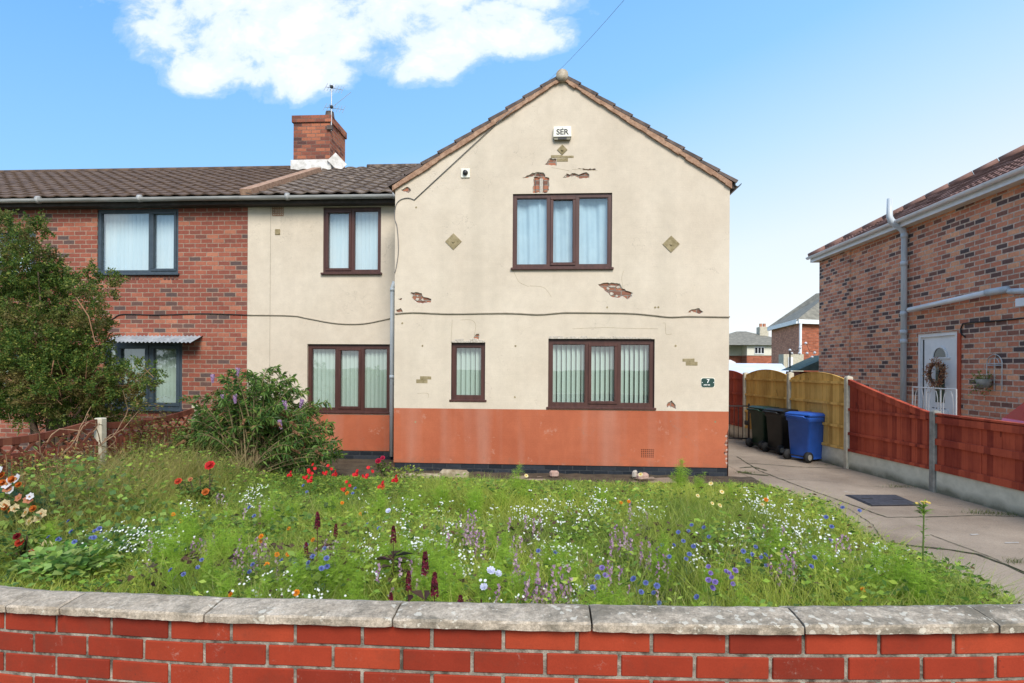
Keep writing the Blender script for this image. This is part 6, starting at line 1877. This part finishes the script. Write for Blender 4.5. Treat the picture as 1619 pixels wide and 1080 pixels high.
rose_bush('rose_bush', 'rose bush with one big red bloom and yellowing leaves in front of the buddleia', 318, 790, 6.0, (.24, .2, .26),
          [(332, 736, .055, (.75, .05, .05)), (282, 761, .04, (.72, .10, .05)), (325, 778, .042, (.75, .22, .05)), (301, 758, .025, (.7, .3, .15))], 520)
rose_bush('rose_bush', 'small rose plant with dark red buds beside the foot of the downpipe', 608, 752, 8.3, (.22, .18, .22), [(598, 729, .045, (.55, .02, .07)), (605, 724, .035, (.6, .03, .1))], 260)
rose_bush('rose_bush', 'low bush with tiny red buds at the lower left among broad leaves', 35, 868, 4.3, (.25, .2, .16), [(27, 848, .03, (.22, .015, .02)), (31, 858, .035, (.55, .06, .03)), (50, 872, .02, (.5, .08, .04))], 300)

# orange and cream flower display at the far left
c = W(25, 800, 5.1); t = thing('flower_display', 'cluster of orange round blooms and cream star flowers over broad leaves', 'flowers', (c.x, 5.1, 0))
lf, st = MB(), MB()
leafy(lf, (c.x, 5.1, c.z - .12), (.42, .25, .30), 420, .12, .085, [(.045, .12, .07), (.07, .17, .08), (.10, .20, .05), (.20, .25, .05)])
for k in range(10): st.tube([(c.x + rng.gauss(0, .04), 5.1, 0), (c.x + rng.uniform(-.3, .3), 5.0, c.z + rng.uniform(-.1, .2))], [.008, .005], 5)
st.build('stems', M['bark'], t); lf.build('leaves', M['leaf'], t)
for (px, py, kind, r) in ((2, 750, 'o', .05), (20, 757, 'o', .05), (30, 765, 'o', .04), (5, 762, 'o', .045), (0, 744, 'w', .05), (12, 765, 'w', .06), (27, 757, 'w', .055), (17, 775, 'w', .05), (48, 785, 'w', .04), (9, 801, 'o', .045), (8, 797, 'c', .05),
                          (20, 808, 'o', .045), (24, 804, 'c', .05), (53, 803, 'o', .045), (45, 790, 'p', .05), (30, 787, 'p', .045), (42, 810, 'c', .06), (62, 818, 'c', .06), (48, 824, 'c', .055), (66, 812, 'c', .05), (12, 772, 'p', .05), (40, 768, 'p', .04)):
    r *= .72; e = W(px, py, 4.85); fl = MB(); cl = {'o': (.58, .16, .03), 'w': (.60, .60, .62), 'c': (.60, .48, .28), 'p': (.45, .17, .09)}[kind]
    if kind == 'o':
        for l in range(4): rosette(fl, e + Vector((0, 0, -.01)), r * (1 - .15 * l), 8, cl, .3 + .5 * l, (0, -.8, .6), .95)
    else:
        rosette(fl, e, r * 1.25, 6, cl, .25, (rng.gauss(0, .4), -.9, .5), .42, .1); rosette(fl, e + Vector((0, -.008, 0)), r * .3, 6, (.45, .2, .05), .6, (0, -.9, .5), .8)
    fl.build('bloom', M['petal'], t)

# pale yellow honeysuckle-like tuft, big lobed weed and dry reeds
for (px, py, Y, cl, nm, lb, L, w, n, rad) in ((78, 878, 4.2, [(.50, .46, .20), (.30, .34, .10), (.62, .55, .30)], 'yellow_plant', 'tuft of narrow pale yellow petals low at the left front', .06, .014, 160, (.13, .1, .08)),
                                             (228, 810, 5.6, [(.16, .27, .05), (.22, .33, .07)], 'broadleaf_weed', 'light green broad leaved weed in front of the dry grass', .16, .045, 46, (.10, .1, .10)),
                                             (560, 790, 7.4, [(.22, .30, .04), (.30, .36, .06), (.15, .24, .04)], 'geranium_clump', 'yellow green leafy clump between the red flowers and the downpipe', .05, .042, 700, (.55, .3, .16)),
                                             (640, 772, 8.0, [(.36, .38, .08), (.27, .33, .06), (.18, .26, .04)], 'yellowing_clump', 'yellowing leafy mound by the left end of the gable base', .05, .04, 420, (.30, .22, .20)),
                                             (470, 775, 7.6, [(.08, .15, .03), (.12, .20, .04), (.17, .26, .05)], 'green_clump', 'dark green leafy clump at the foot of the buddleia', .06, .035, 420, (.42, .25, .16)),
                                             (180, 862, 4.6, [(.10, .20, .06), (.15, .27, .07), (.22, .32, .08)], 'broadleaf_clump', 'patch of rounded green leaves left of the pinkish spikes', .065, .055, 330, (.34, .25, .10)),
                                             (110, 890, 4.0, [(.16, .29, .07), (.26, .40, .09), (.36, .46, .12)], 'nasturtium', 'round bright green leaves directly behind the coping at left', .07, .065, 340, (.36, .22, .10))):
    c = W(px, py, Y); t = thing(nm, lb, 'plant', (c.x, Y, 0)); lf, st = MB(), MB(); z = max(c.z, rad[2] * .7)
    leafy(lf, (c.x, Y, z), rad, n, L, w, cl, .5)
    for k in range(12): st.tube([(c.x + rng.gauss(0, rad[0] * .25), Y, 0), (c.x + rng.uniform(-1, 1) * rad[0] * .7, Y + rng.uniform(-1, 1) * rad[1] * .5, z)], [.004, .003], 4)
    st.cl = [(.12, .15, .05)] * len(st.f); st.build('stems', M['leaf'], t); lf.build('leaves', M['leaf'], t)


def reeds(name, label, px, py, Y, n, spread, h0, h1, colours, wdt=.004, lean=.35, cat='grass'):
    c = W(px, py, Y); m = n; P = np.stack([c.x + nr.normal(0, spread, m), Y + nr.normal(0, spread * .6, m), np.zeros(m)], 1)
    P[:, 0] = np.maximum(P[:, 0], LX + .06)
    V, q, c2 = blades(P, nr.uniform(h0, h1, m), np.full(m, wdt), nr.uniform(.02, lean, m), pal(m, colours))
    o = fast_mesh(name, V, q, c2, M['leaf']); return tag(o, label, cat)


reeds('dry_reeds', 'tuft of dry straw coloured stalks in front of the cream fence post', 78, 800, 5.6, 190, .13, .35, .72, [(.42, .28, .15), (.52, .38, .22), (.34, .22, .11)], .006, .3)
for k, (px, Y, n, sp, h) in enumerate(((120, 6.0, 600, .3, .42), (205, 6.6, 1100, .42, .62), (240, 7.3, 900, .35, .72), (170, 5.6, 700, .35, .45), (272, 6.9, 500, .22, .55), (150, 7.2, 500, .2, .6))):
    reeds('overgrown_grass', ['short olive grass clump right of the dry reeds', 'wide clump of tall olive brown grass along the picket fence', 'tallest brown grass clump beside the buddleia against the fence', 'low yellow green grass clump in front of the tall grass',
          'narrow brown grass clump left of the rose bush', 'thin tall grass clump just right of the cream post'][k], px, 760, Y, n, sp, h * .4, h * 1.15, [(.46, .36, .13), (.34, .33, .08), (.56, .42, .20), (.26, .30, .07), (.40, .40, .11)], .005, .6)
for k, (px, py, Y, nm) in enumerate(((985, 835, 4.9, 'below the left of the large window'), (1006, 845, 4.6, 'below the middle of the large window'), (608, 850, 4.7, 'below the grey downpipe'), (690, 835, 5.2, 'left of the small window line'), (925, 865, 4.3, 'just behind the coping in the middle'), (1165, 830, 4.7, 'below the house number sign'), (402, 930, 3.4, 'directly behind the coping below the rose bush'), (1290, 860, 4.6, 'near the driveway edge'))):
    reeds('dry_grass_tuft', 'thin straw coloured seed stalks ' + nm, px, py, Y, 46, .055, .25, .46, [(.58, .48, .25), (.66, .56, .32), (.46, .40, .18)], .0035, .35)
# climber with green and yellow leaves on the far fence, and bare vine stems on the near fence
c = W(222, 680, 8.0); t = thing('fence_climber', 'spindly climber with yellowing leaves growing up beside the picket fence', 'climber', (LX + .2, 7.6, 0))
st, lf = MB(), MB()
for k in range(7):
    pts = [Vector((LX + .12 + rng.uniform(0, .15), 7.4 + rng.uniform(-.3, .4), 0))]
    for i in range(7): pts.append(pts[-1] + Vector((rng.gauss(0, .04), rng.gauss(0, .05), .17)))
    st.tube(pts, [.009 - .001 * i for i in range(8)], 5)
    for p_ in pts[2:]:
        for _ in range(16): leaf1(lf, p_ + Vector([rng.gauss(0, .06) for _ in range(3)]), (rng.gauss(0, 1), rng.gauss(0, 1), .2), .05, .035, rng.choice([(.12, .17, .04), (.30, .27, .07), (.20, .22, .05), (.32, .20, .07)]))
st.build('stems', M['bark'], t); lf.build('leaves', M['leaf'], t)
t = thing('bare_vine', 'tangle of bare pale brown vine stems draped over the near picket fence', 'vine', (LX + .1, 5.9, 0)); st = MB(); lf = MB()
for k in range(30):
    p_ = Vector((LX + rng.uniform(.03, .2), rng.uniform(5.0, 6.75), rng.uniform(.15, .9))); pts = [p_]; d = Vector((rng.gauss(0, .2), rng.gauss(0, 1), rng.gauss(.2, .6))).normalized()
    for i in range(9):
        d = (d + Vector((rng.gauss(0, .15), rng.gauss(0, .35), rng.gauss(-.08, .35)))).normalized(); q_ = pts[-1] + d * .09
        q_.x = min(max(q_.x, LX + .03), LX + .35); q_.z = max(q_.z, .05); pts.append(q_)
    st.tube(pts, [.007 - .0005 * i for i in range(10)], 5)
    for q_ in pts[::2]: leaf1(lf, q_, (rng.gauss(0, 1), rng.gauss(0, 1), -.4), .045, .02, rng.choice([(.22, .13, .06), (.32, .20, .10), (.14, .09, .04)]))
m_ = simple('pale vine bark', (.20, .12, .07), (.34, .22, .13), .9, 12, .3); st.build('stems', m_, t); lf.build('dead_leaves', M['leaf'], t)


for (y0, zc, rr, lb, cl) in ((5.7, .50, .34, 'scrambling rusty leaved briar over the near picket panel left of the cream post', [(.40, .20, .08), (.30, .25, .08), (.20, .26, .07), (.50, .33, .14)]),
                             (6.35, .42, .30, 'brown and green briar tangle at the foot of the cream fence post', [(.34, .24, .10), (.24, .28, .07), (.42, .30, .14)]),
                             (7.15, .48, .30, 'olive briar growing up the middle picket panel right of the cream post', [(.26, .30, .08), (.38, .34, .11), (.18, .24, .06)]),
                             (8.0, .55, .32, 'green and yellow briar against the far picket panel beside the buddleia', [(.20, .30, .07), (.34, .38, .10), (.42, .34, .12)])):
    t = thing('briar', lb, 'shrub', (LX + .25, y0, 0)); lf, st = MB(), MB()
    for k in range(16):
        a = Vector((LX + .25 + rng.uniform(-.08, .1), y0 + rng.uniform(-.12, .12), 0)); e = Vector((LX + rng.uniform(.06, .5), y0 + rng.uniform(-.45, .45), zc + rng.uniform(-.1, .45)))
        m = a.lerp(e, .6) + Vector((0, 0, .16)); pts = [a, a.lerp(m, .5), m, m.lerp(e, .5) + Vector((0, 0, .03)), e]; st.tube(pts, [.007, .006, .005, .004, .002], 5)
        for _ in range(40):
            q_ = rng.choice(pts[1:]).lerp(e, rng.random()) + Vector([rng.gauss(0, .045) for _ in range(3)]); q_.x = max(q_.x, LX + .04)
            leaf1(lf, q_, (rng.gauss(0, 1), rng.gauss(0, 1), rng.gauss(.1, .5)), rng.uniform(.025, .06), rng.uniform(.014, .032), rng.choice(cl))
    st.build('stems', M['bark'], t); lf.build('leaves', M['leaf'], t)

# ---- the big evergreen shrub beyond the left fence
TY = 7.6
tc = W(95, 560, TY)
tree = thing('evergreen_tree', 'bushy dark green tree with brownish tips in front of the brick terrace', 'tree', (tc.x, TY, 0))
blobs = [(35, 425, 48), (5, 385, 42), (72, 430, 30), (30, 480, 62), (100, 480, 52), (145, 452, 26), (172, 446, 13), (60, 545, 72), (130, 530, 46), (20, 600, 68), (100, 605, 66), (158, 590, 38), (168, 622, 46), (205, 602, 34), (228, 590, 17),
         (205, 640, 24), (-30, 450, 60), (-40, 540, 75), (-40, 620, 60), (150, 655, 34), (110, 650, 30), (52, 640, 36), (62, 358, 9), (40, 362, 14), (10, 348, 16)]
LP, LD = [], []; twig = MB(); K = 0
for bx, by, r in blobs:
    Yb = TY + rng.uniform(-.35, .45); c = np.array(W(bx, by, Yb)); R_ = r / F * Yb
    nc = max(12, int((105 if bx < 140 else 72) * (r / 40) ** 2))
    d = unit(nr.normal(size=(nc, 3))); d[:, 2] *= .95
    cc_ = c + d * (R_ * nr.random((nc, 1)) ** .35)
    for q_, dd in zip(cc_, d):
        m = rng.randint(34, 60); ax_v = unit((dd + nr.normal(0, .45, 3) + np.array([0, -.1, .25]))[None])[0]
        tt = nr.random(m)[:, None]; L_ = rng.uniform(.10, .2)
        pts = q_ + ax_v * tt * L_ + nr.normal(0, .022, (m, 3)) * (1.2 - tt * .7)
        LP.append(pts); LD.append(unit(ax_v * .6 + nr.normal(0, .7, (m, 3)))); K += 1
        if rng.random() < .12: twig.tube([Vector(q_) - Vector(ax_v) * .25, Vector(q_) + Vector(ax_v) * L_ * .9], [.004, .0015], 4)
P_ = np.concatenate(LP); D_ = np.concatenate(LD); n = len(P_)
f_ = vnoise(P_[:, 0] + P_[:, 1], P_[:, 2], 3.0, 51)[:, None]
br_ = vnoise(P_[:, 0] - P_[:, 1], P_[:, 2], 4.0, 52)[:, None]
cg = pal(n, [(.055, .11, .022), (.09, .155, .028), (.15, .21, .038), (.26, .28, .055)], [3, 4, 2.6, 1.5])
cb_ = pal(n, [(.22, .14, .06), (.27, .20, .07), (.16, .11, .04)])
cgm = np.clip((br_ - .60) * 3.2, 0, .75)
V, q = leaf_quads(P_, D_, nr.uniform(.018, .055, n), nr.uniform(.010, .026, n))
fast_mesh('crown', V, q, cg * (1 - cgm) + cb_ * cgm, M['leaf'], tree)
tw = MB()
bx0 = W(85, 700, TY)
for (px, py, r0) in ((60, 560, .05), (25, 500, .05), (110, 520, .05), (160, 600, .035), (35, 610, .04), (120, 600, .045), (-20, 560, .04), (150, 560, .03), (60, 430, .03), (205, 605, .02)):
    e = W(px, py, TY + rng.uniform(-.2, .2)); a = Vector((bx0.x + rng.uniform(-.18, .18), TY + rng.uniform(-.1, .1), 0)); md = a.lerp(e, .35) + Vector((rng.uniform(-.1, .1), 0, .25))
    tw.tube([a, a.lerp(md, .6) + Vector((rng.uniform(-.05, .05), 0, 0)), md, md.lerp(e, .5) + Vector((rng.uniform(-.08, .08), 0, .05)), e], [r0 * 1.25, r0, r0 * .8, r0 * .5, r0 * .2], 8)
tw.build('trunk', M['bark'], tree, True)
for pts in ([(10, 598), (40, 612), (60, 618), (85, 628), (98, 640)], [(85, 570), (80, 595), (92, 610), (96, 625)], [(120, 470), (140, 500), (150, 540)]):
    twig.tube([W(a, b, TY - .55) for a, b in pts], [.008, .007, .006, .005, .004][:len(pts)], 5)
twig.build('twigs', simple('reddish twig', (.20, .10, .05), (.30, .16, .09), .9, 12, .3), tree)

# ---- the buddleia
BY = 8.05; bc = W(395, 760, BY)
bud = thing('buddleia_bush', 'large arching buddleia bush with lilac and spent brown flower spikes against the cream wall', 'bush', (bc.x, BY, 0))
st = MB(); LP, LD, LL = [], [], []; tips = []
targets = []
for k in range(270):
    a = rng.uniform(-.2, 3.34) if rng.random() < .35 else rng.uniform(-3.3, .2)
    # fan of arching stems: height and spread follow the bush's outline
    sx = rng.uniform(-1, 1); sy = rng.uniform(-.75, .7)
    hz = (1.55 - .95 * abs(sx) ** 1.7) * rng.uniform(.45, 1.0) + (.22 if -.1 < sx < .45 and rng.random() < .5 else 0)
    targets.append((bc.x + sx * 1.20 + (.1 if sx > 0 else 0), BY + sy * (1 - .4 * abs(sx)), max(.2, hz)))
for px, py in ((440, 582), (425, 585), (450, 592), (470, 612), (478, 622), (485, 618), (410, 596), (395, 600), (400, 590), (460, 605), (505, 640), (520, 637), (495, 650), (515, 675), (510, 690), (500, 705), (490, 640), (375, 612), (350, 622), (330, 628), (310, 628), (290, 630), (350, 598), (372, 588), (300, 680), (280, 700), (525, 725), (505, 715), (430, 600), (475, 640), (460, 630), (385, 620), (440, 612)):
    w_ = W(px, py, BY + rng.uniform(-.15, .3)); targets.append((w_.x, w_.y, w_.z))
for (tx, ty, tz) in targets:
    a = Vector((bc.x + rng.gauss(0, .12), BY + rng.gauss(0, .1), 0)); e = Vector((tx, ty, tz))
    c1 = a.lerp(e, .35) + Vector((0, 0, tz * .35)); c2 = a.lerp(e, .8) + Vector((0, 0, tz * .22 + .05))
    pts = []
    for i in range(9):
        t_ = i / 8; pts.append(a * (1 - t_) ** 3 + c1 * 3 * t_ * (1 - t_) ** 2 + c2 * 3 * t_ * t_ * (1 - t_) + e * t_ ** 3)
    st.tube(pts, [.010 * (1 - i / 10) + .0015 for i in range(9)], 5, cap=False)
    L_ = (e - a).length
    for i in range(int(26 + L_ * 30)):
        t_ = .28 + .72 * rng.random() ** .8; j = min(int(t_ * 8), 7); p_ = pts[j].lerp(pts[j + 1], t_ * 8 - j); d = (pts[j + 1] - pts[j]).normalized()
        sd_ = d.cross(Vector((rng.gauss(0, 1), rng.gauss(0, 1), rng.gauss(0, 1)))).normalized()
        LP.append(p_[:]); LD.append((d * .55 + sd_ * .8 + Vector((0, 0, -.12))).normalized()[:]); LL.append(rng.uniform(.055, .115))
    tips.append((e, (pts[-1] - pts[-2]).normalized()))
st.build('stems', simple('tan stem', (.16, .12, .06), (.26, .20, .11), .9, 12, 0), bud)
P_, D_, L_ = np.array(LP), np.array(LD), np.array(LL) * 1.08; n = len(P_)
V, q = leaf_quads(P_, D_, L_, L_ * .24, .18)
fast_mesh('leaves', V, q, pal(n, [(.06, .13, .035), (.11, .20, .045), (.17, .28, .06), (.26, .36, .08), (.26, .18, .08)], [3, 4, 3, 1.3, .5]), M['leaf'], bud)
def spike(e, d, L, r, cols_, n=70):
    mb = MB()
    for k in range(n):
        t_ = rng.random(); a = rng.uniform(0, 6.28); s_ = d.orthogonal().normalized(); b_ = d.cross(s_)
        rr = r * (1 - t_) ** .6; p_ = e + d * L * t_ + (s_ * math.cos(a) + b_ * math.sin(a)) * rr
        rosette(mb, p_, .010, 3, rng.choice(cols_), .4, (s_ * math.cos(a) + b_ * math.sin(a)), .9)
    return mb
for (px, py) in ((371, 630), (352, 645 - 15), (442, 683 - 12), (449, 640), (478, 638), (376, 588), (336, 598)):
    e = W(px, py, BY - .45 if py > 610 else BY - .1); spike(e + Vector((0, 0, .05)), Vector((rng.gauss(0, .2), -.1, -1)).normalized(), .11, .024, [(.40, .24, .42), (.48, .34, .50), (.30, .18, .36)]).build('lilac_flower_spike', M['petal'], bud)
for k in range(34):
    e, d = tips[(k * 5) % 200]; e = Vector((e.x, min(e.y, BY - .1) - .25 * rng.random(), e.z))
    spike(e, (d + Vector((0, 0, -.5))).normalized(), .12, .016, [(.26, .13, .06), (.34, .19, .10), (.20, .10, .05)], 40).build('spent_flower_spike', M['petal'], bud)
# moss and weeds along the drive joints and fence foot
def tuft(px, py, n, sp, h, label):
    g = WG(px, py); P = np.stack([g.x + nr.normal(0, sp, n), g.y + nr.normal(0, sp * .4, n), np.zeros(n)], 1)
    V, q, c2 = blades(P, nr.uniform(h * .3, h, n), np.full(n, .004), nr.uniform(.2, 1.2, n), pal(n, [(.07, .11, .03), (.13, .17, .05), (.20, .2, .08)]))
    tag(fast_mesh('weed_tuft', V, q, c2, M['leaf']), label, 'weed', 'weed tufts on the driveway')
for a in ((1420, 770, 110, .12, .05, 'dark weed tuft at the foot of the gravel board left of the grey post'), (1552, 812, 140, .13, .06, 'grassy tuft on the driveway at the foot of the red fence'),
          (1600, 814, 90, .10, .05, 'small weed tuft at the right edge along the gravel board'), (1610, 890, 110, .10, .05, 'mossy tuft in the lower driveway crack at right'), (1180, 748, 120, .10, .05, 'brown weed tuft in the crack by the house corner'),
          (1310, 735, 80, .12, .03, 'thin weed line under the golden fence near the blue bin')): tuft(*a)
